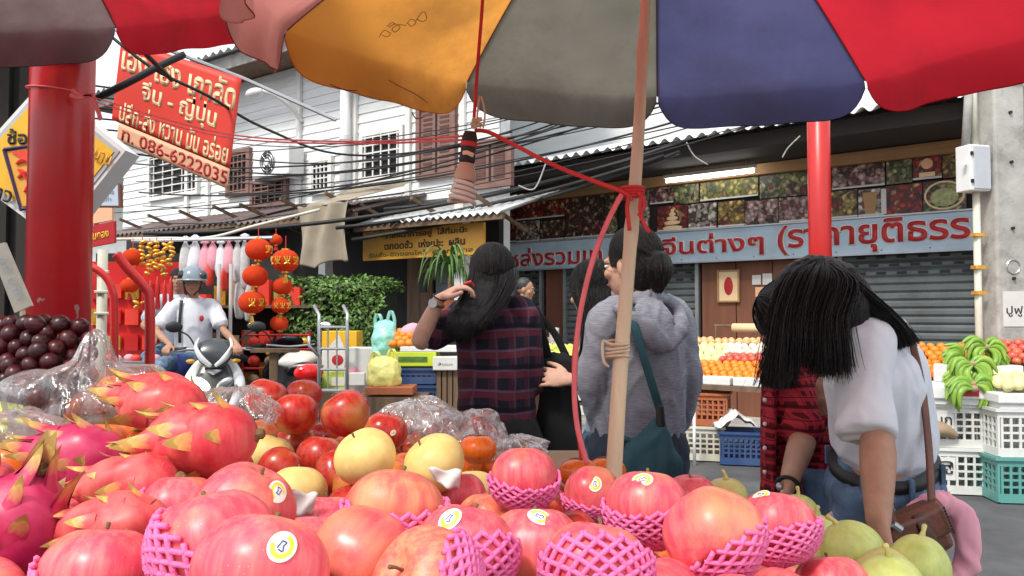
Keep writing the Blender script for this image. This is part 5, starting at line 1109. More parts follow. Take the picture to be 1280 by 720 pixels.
# bent red rails
def rail(lab, pts_, r=.028, mt=None): return cord('bent_rail', lab, pts_, r, mt or M['redpaint'], 'rail', n=10, seg=6)
rail('tall red bent rail curving down from upper left to the fruit', [P(146, 318, 5.2), P(160, 336, 5.2), P(180, 358, 5.2), P(187, 380, 5.2), P(187, 480, 5.2), P(187, 640, 5.2)], .032)
rail('second red bent rail nearer the thick column', [P(108, 330, 5.6), P(128, 342, 5.6), P(140, 362, 5.6), P(143, 400, 5.6), P(144, 600, 5.6)], .026)
tag(MB().tube([(0, 0, 0), (0, 0, P(0, 312, 5.8).z)], .035, 10).build('bamboo_post', M['cratecream'], None, loc=(P(127, 400, 5.8).x, 5.8, 0), smooth=True), 'pale bamboo post standing between the red rails', 'post')
for z in (340, 365, 392): tag(MB().tube([(-.05, 0, 0), (.05, 0, 0)], .012, 6).build('tie', M['cratecream'], None, loc=P(127, z, 5.76)), 'pale cloth tie wound round the bamboo post', 'tie', 'ties on the bamboo post')
for k, px in enumerate((273, 288)): tag(MB().tube([(0, 0, 0), (0, 0, P(0, 330, 7.9).z)], .018, 8).build('white_pole', M['white'], None, loc=(P(px, 400, 7.9).x, 7.9, 0)), ['left', 'right'][k] + ' one of two white poles behind the scooter rider', 'pole')
fb_ = [mat('film_white', (.75, .77, .82), .3, .1, 10), mat('film_pink', (.80, .35, .42), .3, .1, 10), mat('film_clear', (.55, .55, .56), .25, .2, 10), M['bannerred']]
for k, (px, py, h, w_, c) in enumerate(((232, 302, 46, 14, 2), (244, 300, 42, 14, 0), (256, 306, 40, 14, 1), (266, 303, 34, 13, 1), (276, 306, 40, 13, 0), (286, 303, 38, 14, 1), (297, 304, 48, 13, 2), (306, 300, 60, 12, 2), (239, 312, 36, 13, 0), (262, 318, 38, 10, 3), (281, 322, 40, 9, 3), (300, 345, 52, 13, 2), (311, 350, 50, 10, 2))):
    t = P(px, py, 8.0); hh, ww = h * .008, w_ * .008; m = MB(); m.loft([Vector((0, 0, 0)), Vector((0, 0, -hh * .25)), Vector((0, 0, -hh * .7)), Vector((0, 0, -hh))], [(ww * .12, .01), (ww * .45, .03), (ww * .55, .05), (ww * .4, .03)], (1, 0, 0), 12, seg=4)
    for q in (-1, 1): m.loft([Vector((0, 0, 0)), Vector((q * ww * .25, 0, hh * .12))], [(.008, .004), (.03, .004)], (1, 0, 0), 6)
    o = m.build('hanging_bag', fb_[c], None, loc=t, smooth=True); tag(o, 'filled %s bag hanging in the row behind the scooter rider' % ['white plastic', 'pink plastic', 'clear plastic', 'red paper'][c], 'bag', 'bags hanging behind the rider')
bar = tag(MB().tube([(0, 0, 0), (1.4, 0, .03)], .02, 7).build('hanging_bar', M['steel'], None, loc=P(165, 301, 7.95)), 'steel bar the garlands and bags hang from', 'bar')
bw = empty('stall_shelving', (P(250, 400, 8.6).x, 8.75, 0), 0, 'dark shelving full of dim goods behind the hanging bags', 'shelf')
MB().box((-.2, .2, 1.0), (2.2, .05, 2.0)).build('back', M['dark'], bw)
for z in (.5, .95, 1.4): MB().box((0, 0, z), (2.6, .4, .03)).build('shelf_board', M['oldwood'], bw)
for k in range(44):
    m_ = [M['bannerred'], M['oldwood'], M['gold'], M['card'], M['redpaint'], M['pinkcloth']][rnd.randrange(6)]; z = (.515, .965, 1.415)[k % 3]; h = rnd.uniform(.1, .3); MB().box((-1.25 + (k // 3) * .175, rnd.uniform(-.1, .05), z + h / 2), (.12, .12, h), rz=rnd.uniform(-.3, .3)).build('packet', m_, bw)
# low tables/goods between rider and trolley
lr = empty('red_rack', (P(352, 430, 8.6).x, 8.6, 0), 0, 'red wire rack with goods below the small lanterns', 'rack')
for z in (.55, .75, .95, 1.1): 
    m = MB(); 
    for x in (-.35, .35): m.tube([(x, -.2, z), (x, .2, z)], .01, 5)
    for y in (-.2, .2): m.tube([(-.35, y, z), (.35, y, z)], .01, 5)
    m.build('shelf_frame', M['redpaint2'], lr)
for x in (-.35, .35):
    for y in (-.2, .2): MB().tube([(x, y, 0), (x, y, 1.15)], .012, 6).build('upright', M['redpaint2'], lr)
for k in range(12): MB().ball((-.28 + (k % 4) * .18, -.05, (.62, .82, 1.02)[k // 4]), (.07, .06, .06), 10, 6).build('packet', [M['bannerred'], M['gold'], M['card'], M['redpaint2']][rnd.randrange(4)], lr, smooth=True)
brd = empty('handcart', (P(344, 450, 6.1).x, 6.1, 0), 0, 'old wooden handcart frame beside the parked motorbike', 'cart')
MB().box((0, 0, P(0, 438, 6.1).z), (.34, .12, .028)).build('top', M['oldwood'], brd)
for x in (-.01,): MB().box((x, 0, P(0, 438, 6.1).z / 2 - .008), (.055, .05, P(0, 438, 6.1).z - .016)).build('leg', M['oldwood'], brd)
# ================================================================ scooters
glossw = mat('scooter_white', (.74, .77, .80), .22, .04, 5, coat=.4); gloss_g = mat('scooter_grey', (.045, .055, .06), .3, .1, 5, coat=.3); glossd = mat('scooter_dark', (.015, .016, .02), .3, .1, 5, coat=.3)
def scooter(name, lab, loc, rz, c1, c2, lit, lampm):
    t = empty(name, loc, rz, lab, 'scooter' if name == 'scooter' else 'motorbike')
    for y, nm in ((-.62, 'front'), (.62, 'rear')):
        wl = MB().lathe([(.165, -.045), (.22, -.05), (.245, -.03), (.25, 0), (.245, .03), (.22, .05), (.165, .045)], 32).build('wheel', M['black'], t, loc=(0, y, .25), rot=(0, R(90), 0), smooth=True)
        m = MB(); m.lathe([(.17, -.02), (.15, -.02), (.15, .02), (.17, .02)], 28); m.lathe([(.04, -.04), (.04, .04)], 14)
        for k in range(5): a_ = k * 2 * math.pi / 5; m.tube([(.03 * math.cos(a_), .03 * math.sin(a_), 0), (.155 * math.cos(a_), .155 * math.sin(a_), 0)], .014, 6)
        m.build('rim', M['steel'], wl)
    MB().loft([Vector((0, -.88, .38)), Vector((0, -.78, .49)), Vector((0, -.62, .53)), Vector((0, -.42, .47))], [(.04, .008), (.065, .012), (.07, .014), (.06, .01)], (1, 0, 0), 12, seg=4).build('fender', c1, t, smooth=True)
    for s in (-1, 1): MB().tube([(s * .075, -.62, .26), (s * .06, -.50, .62)], .018, 8).build('fork', M['steel'], t, smooth=True)
    m = MB(); m.loft([Vector((0, -.56, .40)), Vector((0, -.57, .55)), Vector((0, -.53, .72)), Vector((0, -.45, .88))], [(.07, .03), (.13, .032), (.17, .035), (.11, .03)], (1, 0, 0), 18, seg=4); m.build('apron', c2, t, smooth=True)
    for s in (-1, 1):
        MB().loft([Vector((s * .07, -.62, .36)), Vector((s * .17, -.60, .50)), Vector((s * .22, -.54, .68)), Vector((s * .16, -.47, .84)), Vector((s * .09, -.46, .92))], [(.02, .03), (.05, .045), (.045, .05), (.03, .04), (.012, .02)], (0, 1, 0), 12, seg=4).build('side_blade', c1, t, smooth=True)
    hl = MB().ball((-.10, -.615, .70), (.085, .03, .045), 16, 10, Euler((0, R(35), 0)).to_matrix()).build('headlight', lampm, t, smooth=True)
    MB().ball((.10, -.615, .70), (.085, .03, .045), 14, 8, Euler((0, R(-35), 0)).to_matrix()).build('headlight', M['steel'], t, smooth=True)
    MB().loft([Vector((0, -.585, .78)), Vector((0, -.59, .80)), Vector((0, -.585, .82))], [(.01, .006), (.05, .01), (.07, .008)], (1, 0, 0), 8).build('badge', M['steel'], t)
    m = MB(); m.loft([Vector((0, -.55, .86)), Vector((0, -.56, .95)), Vector((0, -.50, 1.04)), Vector((0, -.42, 1.07))], [(.10, .05), (.16, .045), (.15, .045), (.09, .03)], (1, 0, 0), 18, seg=4); m.build('handlebar_cowl', c2, t, smooth=True)
    for s in (-1, 1): MB().loft([Vector((s * .02, -.625, .86)), Vector((s * .10, -.63, .93)), Vector((s * .15, -.59, 1.02)), Vector((s * .13, -.54, 1.10))], [(.016, .01), (.026, .014), (.024, .016), (.010, .008)], (0, 0, 1), 10, seg=4).build('cowl_trim', c1, t, smooth=True)
    hb_ = MB().tube([(-.36, -.36, .99), (-.25, -.40, 1.0), (0, -.42, .98), (.25, -.40, 1.0), (.36, -.36, .99)], .014, 8, seg=4).build('handlebar', M['steel'], t, smooth=True)
    for s in (-1, 1):
        MB().tube([(s * .25, -.40, 1.0), (s * .385, -.35, .99)], .021, 10).build('grip', M['black'], hb_, smooth=True)
        MB().tube([(s * .22, -.44, 1.0), (s * .32, -.46, .985), (s * .38, -.43, .98)], .007, 6).build('brake_lever', M['steel'], hb_)
        mr_ = MB().tube([(s * .18, -.40, 1.02), (s * .24, -.40, 1.12), (s * .33, -.41, 1.17)], .007, 6, seg=4).build('mirror_stem', M['black'], t)
        MB().ball((s * .36, -.42, 1.20), (.075, .022, .05), 16, 8).build('mirror', M['black'], mr_, smooth=True)
        MB().ball((s * .36, -.405, 1.20), (.066, .012, .042), 16, 8).build('mirror_glass', mat('mirror_glass', (.8, .8, .82), .05, .01, metal=1), mr_, smooth=True)
        MB().ball((s * .19, -.60, .90), (.04, .02, .02), 10, 6).build('indicator', M['orangesign'], t, smooth=True)
    MB().loft([Vector((0, -.44, .86)), Vector((0, -.40, .6)), Vector((0, -.33, .36)), Vector((0, -.1, .30)), Vector((0, .15, .32))], [(.13, .03), (.17, .03), (.16, .035), (.15, .05), (.14, .06)], (1, 0, 0), 14, seg=4).build('footboard', c2, t, smooth=True)
    MB().loft([Vector((0, .08, .42)), Vector((0, .3, .58)), Vector((0, .6, .66)), Vector((0, .9, .72)), Vector((0, 1.0, .74))], [(.12, .12), (.15, .14), (.15, .12), (.10, .07), (.04, .03)], (1, 0, 0), 16, seg=5).build('rear_body', c1, t, smooth=True)
    MB().loft([Vector((0, .05, .72)), Vector((0, .2, .77)), Vector((0, .5, .78)), Vector((0, .75, .84)), Vector((0, .92, .85))], [(.08, .03), (.13, .05), (.14, .05), (.12, .045), (.06, .025)], (1, 0, 0), 16, seg=5).build('seat', glossd, t, smooth=True)
    MB().tube([(-.13, .7, .82), (-.11, .98, .86), (.11, .98, .86), (.13, .7, .82)], .013, 7, seg=4).build('grab_rail', M['steel'], t, smooth=True)
    MB().ball((0, 1.0, .70) if name == 'scooter' else (0, .99, .80), (.10, .05, .055) if name == 'scooter' else (.13, .07, .085), 16, 10).build('tail_light', lit, t, smooth=True)
    MB().loft([Vector((-.12, .15, .86)), Vector((-.02, .35, .90)), Vector((.10, .55, .86))], [(.05, .16), (.07, .18), (.05, .14)], (0, 0, 1), 14, seg=4).build('seat_cover', [M['dustywhite'], M['darkdenim']][name == 'scooter'], t, smooth=True)
    MB().box((0, 1.02, .55), (.15, .01, .18), rot=Euler((R(-15), 0, 0))).build('number_plate', M['whiteplastic'], t)
    MB().loft([Vector((-.13, .35, .28)), Vector((-.14, .8, .32))], [.035, .05], None, 12).build('exhaust', M['steel'], t, smooth=True)
    MB().loft([Vector((.0, .2, .33)), Vector((.0, .62, .26))], [(.10, .09), (.06, .05)], (1, 0, 0), 12).build('engine', M['steel'], t, smooth=True)
    MB().tube([(-.05, .3, .2), (-.2, .36, .0)], .012, 6).build('kick_stand', M['steel'], t)
    return t
SY = 7.15
sc0 = P(248, 470, SY); scooter('scooter', 'white and grey scooter with lit headlight ridden by the man in helmet', (sc0.x, SY + .55, 0), R(14), glossw, gloss_g, mat('tail_red', (.4, .01, .01), .2, .05), emat('headlight_glow', (1, .9, .65), 5))
c0 = P(372, 455, 6.9); scooter('motorbike', 'dark parked motorbike seen from behind beside the trolley, with red tail light', (-2.16, 7.98, 0), R(202), glossd, glossd, mat('tail_red2', (.75, .01, .01), .15, .05, coat=.5), M['steel'])
# price board at left
pbd = empty('price_board', P(14, 348, 2.2), 0, 'worn whitish price board with faint blue handwriting leaning at the left edge', 'sign'); q = [P(*p, 2.2) - Vector(pbd.location) for p in ((-14, 308), (5, 303), (39, 382), (18, 391))]
quad_slab('board', q, M['cratecream'], pbd, .012); quad_text('๘๐ บาท', M['bluegrey'], pbd, [P(*p, 2.19) - Vector(pbd.location) for p in ((4, 312), (34, 376), (22, 384), (-8, 320))], (.1, .2, .9, .8), off=.001, fat=.0)
MB().tube([P(28, 380, 2.21) - Vector(pbd.location), P(30, 470, 2.21) - Vector(pbd.location)], .008, 6).build('stick', M['bamboo'], pbd)
# ================================================================ the display table in front of the camera
dt = empty('display_table', (-.36, 1.05, 0), 0, 'wooden display table holding the big heap of fruit in front', 'table')
MB().box((0, 0, .83), (1.94, 1.5, .04)).build('tabletop', M['oldwood'], dt, bevel=.004)
for x in (-.90, .90):
    for y in (-.65, .65): MB().box((x, y, .405), (.06, .06, .81)).build('leg', M['oldwood'], dt)
def fmat(name, base, streak, spot, cheek=None, rough=.38, sx=26, rand=.06, bump=.05, sss=.12, us=.043):
    m, nt, b = newmat(name); L = nt.links; tc0 = nt.nodes.new('ShaderNodeTexCoord'); tc = nt.nodes.new('ShaderNodeMapping'); tc.inputs['Scale'].default_value = (us, us, us); L.new(tc0.outputs['Object'], tc.inputs[0]); oi = nt.nodes.new('ShaderNodeObjectInfo')
    mm = node(nt, 'ShaderNodeMath', operation='MULTIPLY'); mm.inputs[1].default_value = 50; L.new(oi.outputs['Random'], mm.inputs[0])
    mp = nt.nodes.new('ShaderNodeMapping'); mp.inputs['Scale'].default_value = (sx * 3.2, sx * 3.2, sx * .45); L.new(tc.outputs[0], mp.inputs[0]); L.new(mm.outputs[0], mp.inputs['Location'])
    n1 = node(nt, 'ShaderNodeTexNoise'); n1.inputs['Scale'].default_value = 1.6; n1.inputs['Detail'].default_value = 5; n1.inputs['Roughness'].default_value = .6; L.new(mp.outputs[0], n1.inputs['Vector'])
    r1 = ramp(nt, [(.40, (0,) * 3), (.78, (.75,) * 3)]); L.new(n1.outputs[0], r1.inputs[0])
    c1 = node(nt, 'ShaderNodeMixRGB'); c1.inputs[1].default_value = (*base, 1); c1.inputs[2].default_value = (*streak, 1); L.new(r1.outputs[0], c1.inputs[0]); out = c1.outputs[0]
    mp2 = nt.nodes.new('ShaderNodeMapping'); L.new(tc.outputs[0], mp2.inputs[0]); L.new(mm.outputs[0], mp2.inputs['Location'])
    if cheek:
        n2 = node(nt, 'ShaderNodeTexNoise'); n2.inputs['Scale'].default_value = 13; n2.inputs['Detail'].default_value = 2; L.new(mp2.outputs[0], n2.inputs['Vector'])
        r2 = ramp(nt, [(.50, (0,) * 3), (.72, (.85,) * 3)]); L.new(n2.outputs[0], r2.inputs[0])
        c2 = node(nt, 'ShaderNodeMixRGB'); L.new(out, c2.inputs[1]); c2.inputs[2].default_value = (*cheek, 1); L.new(r2.outputs[0], c2.inputs[0]); out = c2.outputs[0]
    vo = node(nt, 'ShaderNodeTexVoronoi'); vo.inputs['Scale'].default_value = 210; L.new(mp2.outputs[0], vo.inputs['Vector'])
    r3 = ramp(nt, [(.05, (.45,) * 3), (.13, (0,) * 3)]); L.new(vo.outputs['Distance'], r3.inputs[0])
    c3 = node(nt, 'ShaderNodeMixRGB'); L.new(out, c3.inputs[1]); c3.inputs[2].default_value = (*spot, 1); L.new(r3.outputs[0], c3.inputs[0]); out = c3.outputs[0]
    n4 = node(nt, 'ShaderNodeTexNoise'); n4.inputs['Scale'].default_value = 38; n4.inputs['Detail'].default_value = 6; L.new(mp2.outputs[0], n4.inputs['Vector'])
    r4 = ramp(nt, [(.3, (.86,) * 3), (.7, (1.12,) * 3)]); L.new(n4.outputs[0], r4.inputs[0]); c4 = node(nt, 'ShaderNodeMixRGB', blend_type='MULTIPLY'); c4.inputs[0].default_value = 1; L.new(out, c4.inputs[1]); L.new(r4.outputs[0], c4.inputs[2]); out = c4.outputs[0]
    hs = nt.nodes.new('ShaderNodeHueSaturation'); mr = node(nt, 'ShaderNodeMapRange'); mr.inputs[3].default_value = 1 - rand; mr.inputs[4].default_value = 1 + rand; L.new(oi.outputs['Random'], mr.inputs[0]); L.new(mr.outputs[0], hs.inputs['Value']); L.new(out, hs.inputs['Color']); out = hs.outputs[0]
    L.new(out, b.inputs['Base Color']); b.inputs['Roughness'].default_value = rough; b.inputs['Specular IOR Level'].default_value = .45
    b.inputs['Subsurface Weight'].default_value = sss; b.inputs['Subsurface Scale'].default_value = .01
    bp = nt.nodes.new('ShaderNodeBump'); bp.inputs['Strength'].default_value = bump; bp.inputs['Distance'].default_value = .004; L.new(n4.outputs[0], bp.inputs['Height']); L.new(bp.outputs[0], b.inputs['Normal'])
    rr = ramp(nt, [(.3, (rough - .08,) * 3), (.7, (rough + .14,) * 3)]); L.new(n4.outputs[0], rr.inputs[0]); L.new(rr.outputs[0], b.inputs['Roughness'])
    return m
FA = fmat('fuji_skin', (.74, .075, .12), (.86, .28, .23), (.90, .50, .40), (.82, .32, .14), rough=.33, rand=.10)
FA2 = fmat('peachy_apple_skin', (.70, .12, .10), (.82, .42, .18), (.88, .6, .4), (.86, .50, .22))
FRD = fmat('red_apple_skin', (.42, .018, .016), (.62, .10, .05), (.72, .40, .22), (.58, .26, .06), rough=.26)
FPR = fmat('yellow_pear_skin', (.78, .60, .20), (.82, .66, .28), (.55, .40, .12), None, rough=.5, sss=.1)
FGV = fmat('guava_skin', (.54, .62, .17), (.68, .70, .28), (.30, .40, .08), None, rough=.42, bump=.25)
FGO = fmat('blushed_guava_skin', (.58, .56, .18), (.70, .55, .25), (.35, .40, .1), (.75, .48, .22), rough=.42, bump=.2)
FPM = fmat('persimmon_skin', (.72, .13, .015), (.80, .24, .03), (.8, .4, .1), None, rough=.28)
def round_mesh(name, mt, squash=.88, dimt=.24, dimb=.14, lobes=.02, nu=36, nv=26, taper=.06, ph=0):
    m = MB(); prof = []
    for i in range(nv + 1):
        th = math.pi * i / nv; s, c = math.sin(th), math.cos(th); z = c * squash
        z -= dimt * math.exp(-(s / .26) ** 2) * (c > 0); z += dimb * math.exp(-(s / .22) ** 2) * (c < 0)
        prof.append((max(s * (1 + taper * c), .0015), z))
    m.lathe(prof, nu, fn=lambda a_, z: 1 + lobes * math.cos(5 * a_ + ph) + lobes * .7 * math.sin(2 * a_ + 1 + ph)); return m.mesh(name, mt, True)
SH = {'fuji': [round_mesh('fuji_apple', FA, .90 + .04 * k, lobes=.018 + .008 * k, ph=k * 2) for k in range(3)], 'peachy': [round_mesh('peachy_apple', FA2, .84)], 'red': [round_mesh('red_apple', FRD, .92, .2)],
      'pear': [round_mesh('yellow_pear', FPR, .90, .14, .1, .01)], 'guava': [round_mesh('guava', FGV, 1.0, .05, .05, .03, taper=-.1)], 'guavab': [round_mesh('guava_blushed', FGO, .95, .12, .05, .03)], 'pers': [round_mesh('persimmon', FPM, .78, .1, .06, .03)]}
stickw = mat('sticker_white', (.86, .84, .74), .35, .03); sticky = mat('sticker_yellow', (.88, .66, .06), .35, .03); stickb = mat('sticker_blue', (.05, .08, .30), .4, .1)
stemm = mat('stem', (.16, .10, .04), .8, .3, 60)
fruits = []   # (kind, px, py, rpx, Rm, label, axis px/py tilt, sticker px, net)
AP = 'pink red apple '
def F_(kind, px, py, rp, Rm, lab, ax=(0, -.35, 1), st=None, net=None): fruits.append(dict(k=kind, px=px, py=py, Y=Rm * F / rp, R=Rm, lab=lab, ax=Vector(ax).normalized(), st=st, net=net))
F_('fuji', 325, 718, 82, .044, AP + 'in the very front with a round yellow and white sticker', (.1, .5, 1), (352, 684))
F_('fuji', 268, 685, 76, .046, AP + 'directly behind the front stickered one, plain, half hidden', (-.3, .2, 1), None, ((.75, .25, .8), 1.5))
F_('fuji', 305, 640, 62, .043, AP + 'with a pale sticker on its right edge, under the dragon fruits', (.5, .1, 1), (346, 615))
F_('fuji', 124, 722, 70, .043, AP + 'at the bottom left corner between the dragon fruits', (0, .3, 1), None, ((.55, .1, .8), 1.25))
F_('peachy', 494, 640, 66, .045, 'large peach coloured apple sitting in a pink net in the middle of the heap', (.1, .45, 1), None, ((0, .15, 1), 1.72))
F_('fuji', 450, 700, 66, .043, AP + 'with stem hollow at the bottom, left of front middle one', (-.45, -1, -.35))
F_('peachy', 532, 730, 66, .042, 'orange tinged apple at the bottom edge of the picture, below centre', (-.6, -.6, .6), None, ((-.9, .1, .3), 1.3))
F_('fuji', 580, 690, 64, .043, AP + 'with a sticker on top, right of the peach coloured one', (.2, .3, 1), (563, 650), ((-.2, .5, 1), 1.6))
F_('fuji', 668, 692, 60, .044, AP + 'with a sticker, between two pink nets at front centre', (0, .2, 1), (674, 647))
F_('fuji', 745, 712, 66, .044, AP + 'sunk in a wide pink net at the bottom right of centre', (.2, .3, 1), None, ((-.05, .75, .8), 1.75))
F_('fuji', 655, 597, 41, .042, AP + 'upright in a pink net at the back centre of the heap', (0, .3, 1), None, ((0, -.1, 1), 1.62))
F_('fuji', 741, 618, 36, .041, AP + 'small, with a forward facing sticker, behind the netted ones', (.1, .5, 1), (744, 605), ((.1, .1, 1), 1.35))
F_('fuji', 809, 634, 51, .044, AP + 'with a sticker high up, in a large net right of centre', (.1, .3, 1), (803, 600), ((.0, .1, 1), 1.62))
F_('fuji', 864, 622, 31, .042, AP + 'plain and far back, right of the highest stickered one', (0, 0, 1))
F_('fuji', 892, 668, 60, .045, AP + 'with a dark stem hollow low in front, in a slanted net', (-.12, -1, -.55), None, ((-.5, .1, .9), 1.45))
F_('fuji', 972, 658, 48, .043, AP + 'rightmost of the netted ones, sticker on top seen edge-on', (.2, .3, 1), (951, 618), ((-.3, .3, .9), 1.5))
F_('fuji', 1041, 738, 47, .042, AP + 'at the bottom right beside the green guavas', (0, .3, 1))
F_('fuji', 972, 742, 40, .042, AP + 'small part showing at the bottom edge under the right nets', (0, .3, 1))
F_('fuji', 836, 742, 44, .042, AP + 'at the bottom edge with the top of a sticker just showing', (0, .3, 1), (838, 713))
F_('peachy', 611, 648, 39, .042, 'small peach coloured apple behind the centre right sticker apple', (0, .2, 1))
F_('fuji', 575, 622, 33, .04, AP + 'small, half hidden behind the big peach coloured one', (0, .2, 1))
F_('fuji', 407, 655, 40, .041, AP + 'in a net, squeezed left of the big peach coloured one', (0, .2, 1), None, ((.5, 0, .9), 1.5))
F_('fuji', 388, 692, 50, .042, AP + 'flat pink top showing between the front one and the stem one', (0, .4, 1))
F_('fuji', 225, 640, 48, .041, AP + 'tucked under the lowest dragon fruit with a pink net corner', (0, .2, 1), None, ((.2, 0, .9), 1.9))
F_('pear', 338, 570, 29, .041, 'round yellow pear at left, touching the dragon fruit tip', (.3, .2, 1))
F_('pear', 457, 572, 39, .045, 'round yellow pear with its stem hollow, in the centre of the row', (-.5, -.25, 1))
F_('pear', 543, 580, 39, .046, 'round yellow pear to the right, hollow on its left side', (-.6, -.2, .8))
F_('pear', 372, 616, 37, .044, 'round yellow pear lowest at left with white paper', (0, .3, 1))
F_('pear', 592, 615, 30, .042, 'round yellow pear mostly hidden right of the pale card', (0, .3, 1))
F_('red', 333, 498, 27, .040, 'dark red apple highest at the left of the back row', (.3, .2, 1))
F_('red', 370, 518, 29, .041, 'dark red apple beside the highest left one, duller', (0, .2, 1))
F_('red', 380, 494, 22, .040, 'dark red apple farthest back, only its top showing', (0, .2, 1))
F_('red', 432, 517, 31, .042, 'shiny dark red apple standing highest in the middle', (-.6, 0, .9))
F_('red', 370, 557, 27, .040, 'yellow streaked red apple in the lower left of the back heap', (-.2, .2, 1))
F_('red', 400, 572, 30, .042, 'yellow sided red apple just left of the middle yellow pear', (.1, .2, 1))
F_('red', 482, 540, 27, .041, 'dark red apple with a tiny sticker, right of the shiny one', (.2, 0, .9), (491, 541))
F_('red', 508, 562, 20, .038, 'dark red apple low between the two yellow pears', (0, 0, 1))
F_('red', 330, 545, 24, .040, 'dark red apple in shade behind the dragon fruit tip', (0, 0, 1))
F_('red', 405, 545, 20, .038, 'dark red apple squeezed behind the shiny one', (0, 0, 1))
F_('guava', 1112, 738, 44, .045, 'green guava at the bottom edge, centre of the guavas', (0, 0, 1))
F_('guavab', 1108, 726, 38, .044, 'yellowish blushed guava with its hollow facing forward', (-.1, -1, .3))
F_('guava', 1148, 706, 38, .044, 'smooth green guava rightmost of all', (.2, .1, 1))
F_('guava', 1064, 688, 37, .045, 'bumpy green guava with a stem, left of the girl’s hand'.replace('’', "'"), (-.4, .1, .8))
F_('guava', 1042, 708, 36, .045, 'green guava beneath the stemmed one', (-.2, 0, 1))
F_('guava', 1018, 672, 30, .043, 'green guava behind the rightmost netted apple', (0, 0, 1))
F_('guava', 998, 645, 27, .043, 'yellow green guava farthest back beside the plaid shirt', (0, 0, 1))
F_('guavab', 908, 622, 26, .043, 'brownish yellow pear just showing above the slanted net apple', (0, 0, 1))
F_('pers', 598, 562, 24, .038, 'orange persimmon highest at right behind the pears', (0, .1, 1)); F_('pers', 580, 582, 22, .037, 'orange persimmon left of the white netted apple, low', (0, .1, 1)); F_('pers', 610, 583, 22, .037, 'orange persimmon directly below the highest persimmon', (0, .1, 1))
F_('pers', 724, 592, 25, .038, 'orange persimmon left one of two by the bamboo pole', (0, .1, 1)); F_('pers', 758, 590, 24, .038, 'orange persimmon right one of two by the bamboo pole', (0, .1, 1)); F_('pers', 700, 586, 18, .034, 'small brownish persimmon behind the sticker apple', (0, .1, 1)); F_('pers', 690, 604, 16, .034, 'small persimmon showing between two nets', (0, .1, 1))
F_('pers', 110, 508, 24, .036, 'orange persimmon inside the clear bag, upper right', (0, .1, 1)); F_('pers', 64, 524, 26, .036, 'orange persimmon inside the clear bag, left', (0, .1, 1)); F_('pers', 146, 488, 25, .036, 'orange persimmon at the right end of the clear bag', (0, .1, 1)); F_('pers', 92, 528, 23, .036, 'orange persimmon in the clear bag above the magenta dragon fruit', (0, .1, 1))
F_('pers', 8, 580, 27, .036, 'orange persimmon at the left edge under clear film', (0, .1, 1)); F_('pers', 44, 566, 24, .036, 'orange persimmon beside the left edge one', (0, .1, 1)); F_('pers', 168, 482, 20, .036, 'orange persimmon peeking behind the upper dragon fruit', (0, .1, 1)); F_('pers', 30, 545, 20, .034, 'small persimmon behind the left edge ones', (0, .1, 1))
dragons = [ # px, py, half length px, half height px, roll deg (image, tip side left +), Y, label, colour
 (252, 549, 80, 47, -4, .93, 'coral dragon fruit in front with two yellow tips pointing left', 0, 1),
 (203, 506, 66, 40, 12, 1.12, 'coral dragon fruit highest in the heap, behind the front one', 0, 1),
 (100, 571, 70, 43, 10, 1.00, 'magenta dragon fruit at left with smooth sides', 1, 1),
 (158, 606, 74, 38, -6, .88, 'coral dragon fruit in the middle between magenta and lowest ones', 0, 1),
 (18, 662, 84, 62, 112, .76, 'large magenta dragon fruit at the left edge of the picture', 1, -1),
 (140, 658, 80, 40, -8, .76, 'coral dragon fruit lowest with curled tips to the left', 0, 1)]
# keep every fruit on its own line of sight and settle the depths so that none sinks into another
for it in range(160):
    for a_ in range(len(fruits)):
        A_ = fruits[a_]; pa = P(A_['px'], A_['py'], A_['Y'])
        for b_ in range(a_ + 1, len(fruits)):
            B_ = fruits[b_]; pb_ = P(B_['px'], B_['py'], B_['Y']); d = (pa - pb_).length; mn = (A_['R'] + B_['R']) * .93
            if d < mn:
                e = (mn - d) * .25 * (1 if A_['Y'] > B_['Y'] else -1); A_['Y'] += e; B_['Y'] -= e; pa = P(A_['px'], A_['py'], A_['Y'])
        for q in dragons:
            c0 = P(q[0], q[1], q[5]); rd = q[3] / 1000 * q[5] + A_['R']; dx = (pa - c0); 
            if abs(dx.x) < q[2] / 1000 * q[5] and math.hypot(dx.y, dx.z) < rd * .85: A_['Y'] += .003 * (1 if A_['Y'] > q[5] else -1)
def align(ax): return Vector((0, 0, 1)).rotation_difference(ax).to_matrix()
sag_ = []
netm = mat('pink_foam', (.88, .17, .40), .75, .10, 60, sss=.25, bump=.3, bscale=300)
def net(c, r, axis, cover, lab, rs):
    g = random.Random(rs); Mx = align(axis); m = MB(); n = 19; th0 = .35
    for fam in (-1, 1):
        for k in range(n):
            p0 = 2 * math.pi * k / n + g.uniform(-.02, .02); pts_ = []; end = cover + .10 * math.sin(2 * p0 + rs) + g.uniform(-.03, .03) + (.0 if fam > 0 else .0); NS = 16
            for i in range(NS + 1):
                t = i / NS; th = th0 + (end - th0) * t; ph = p0 + fam * (1.25 * t + .5 * math.log(max(th, .3)))
                w_ = 1 + .012 * math.sin(ph * 5 + rs) + .05 * max(0, t - .75) + .006 * (fam if i % 2 else -fam)
                v = Vector((math.sin(th) * math.cos(ph), math.sin(th) * math.sin(ph), -math.cos(th) * .93)) * (r * w_ + .0030); pts_.append(Mx @ v)
            m.tube(pts_, .0023, 6)
    m.tube([Mx @ (Vector((math.sin(th0) * math.cos(a_), math.sin(th0) * math.sin(a_), -math.cos(th0) * .93)) * (r + .003)) for a_ in [2 * math.pi * j / 20 for j in range(21)]], .002, 5)
    return tag(m.build('foam_net', netm, None, loc=c, smooth=True), lab, 'foam net', 'pink foam nets on the apples')
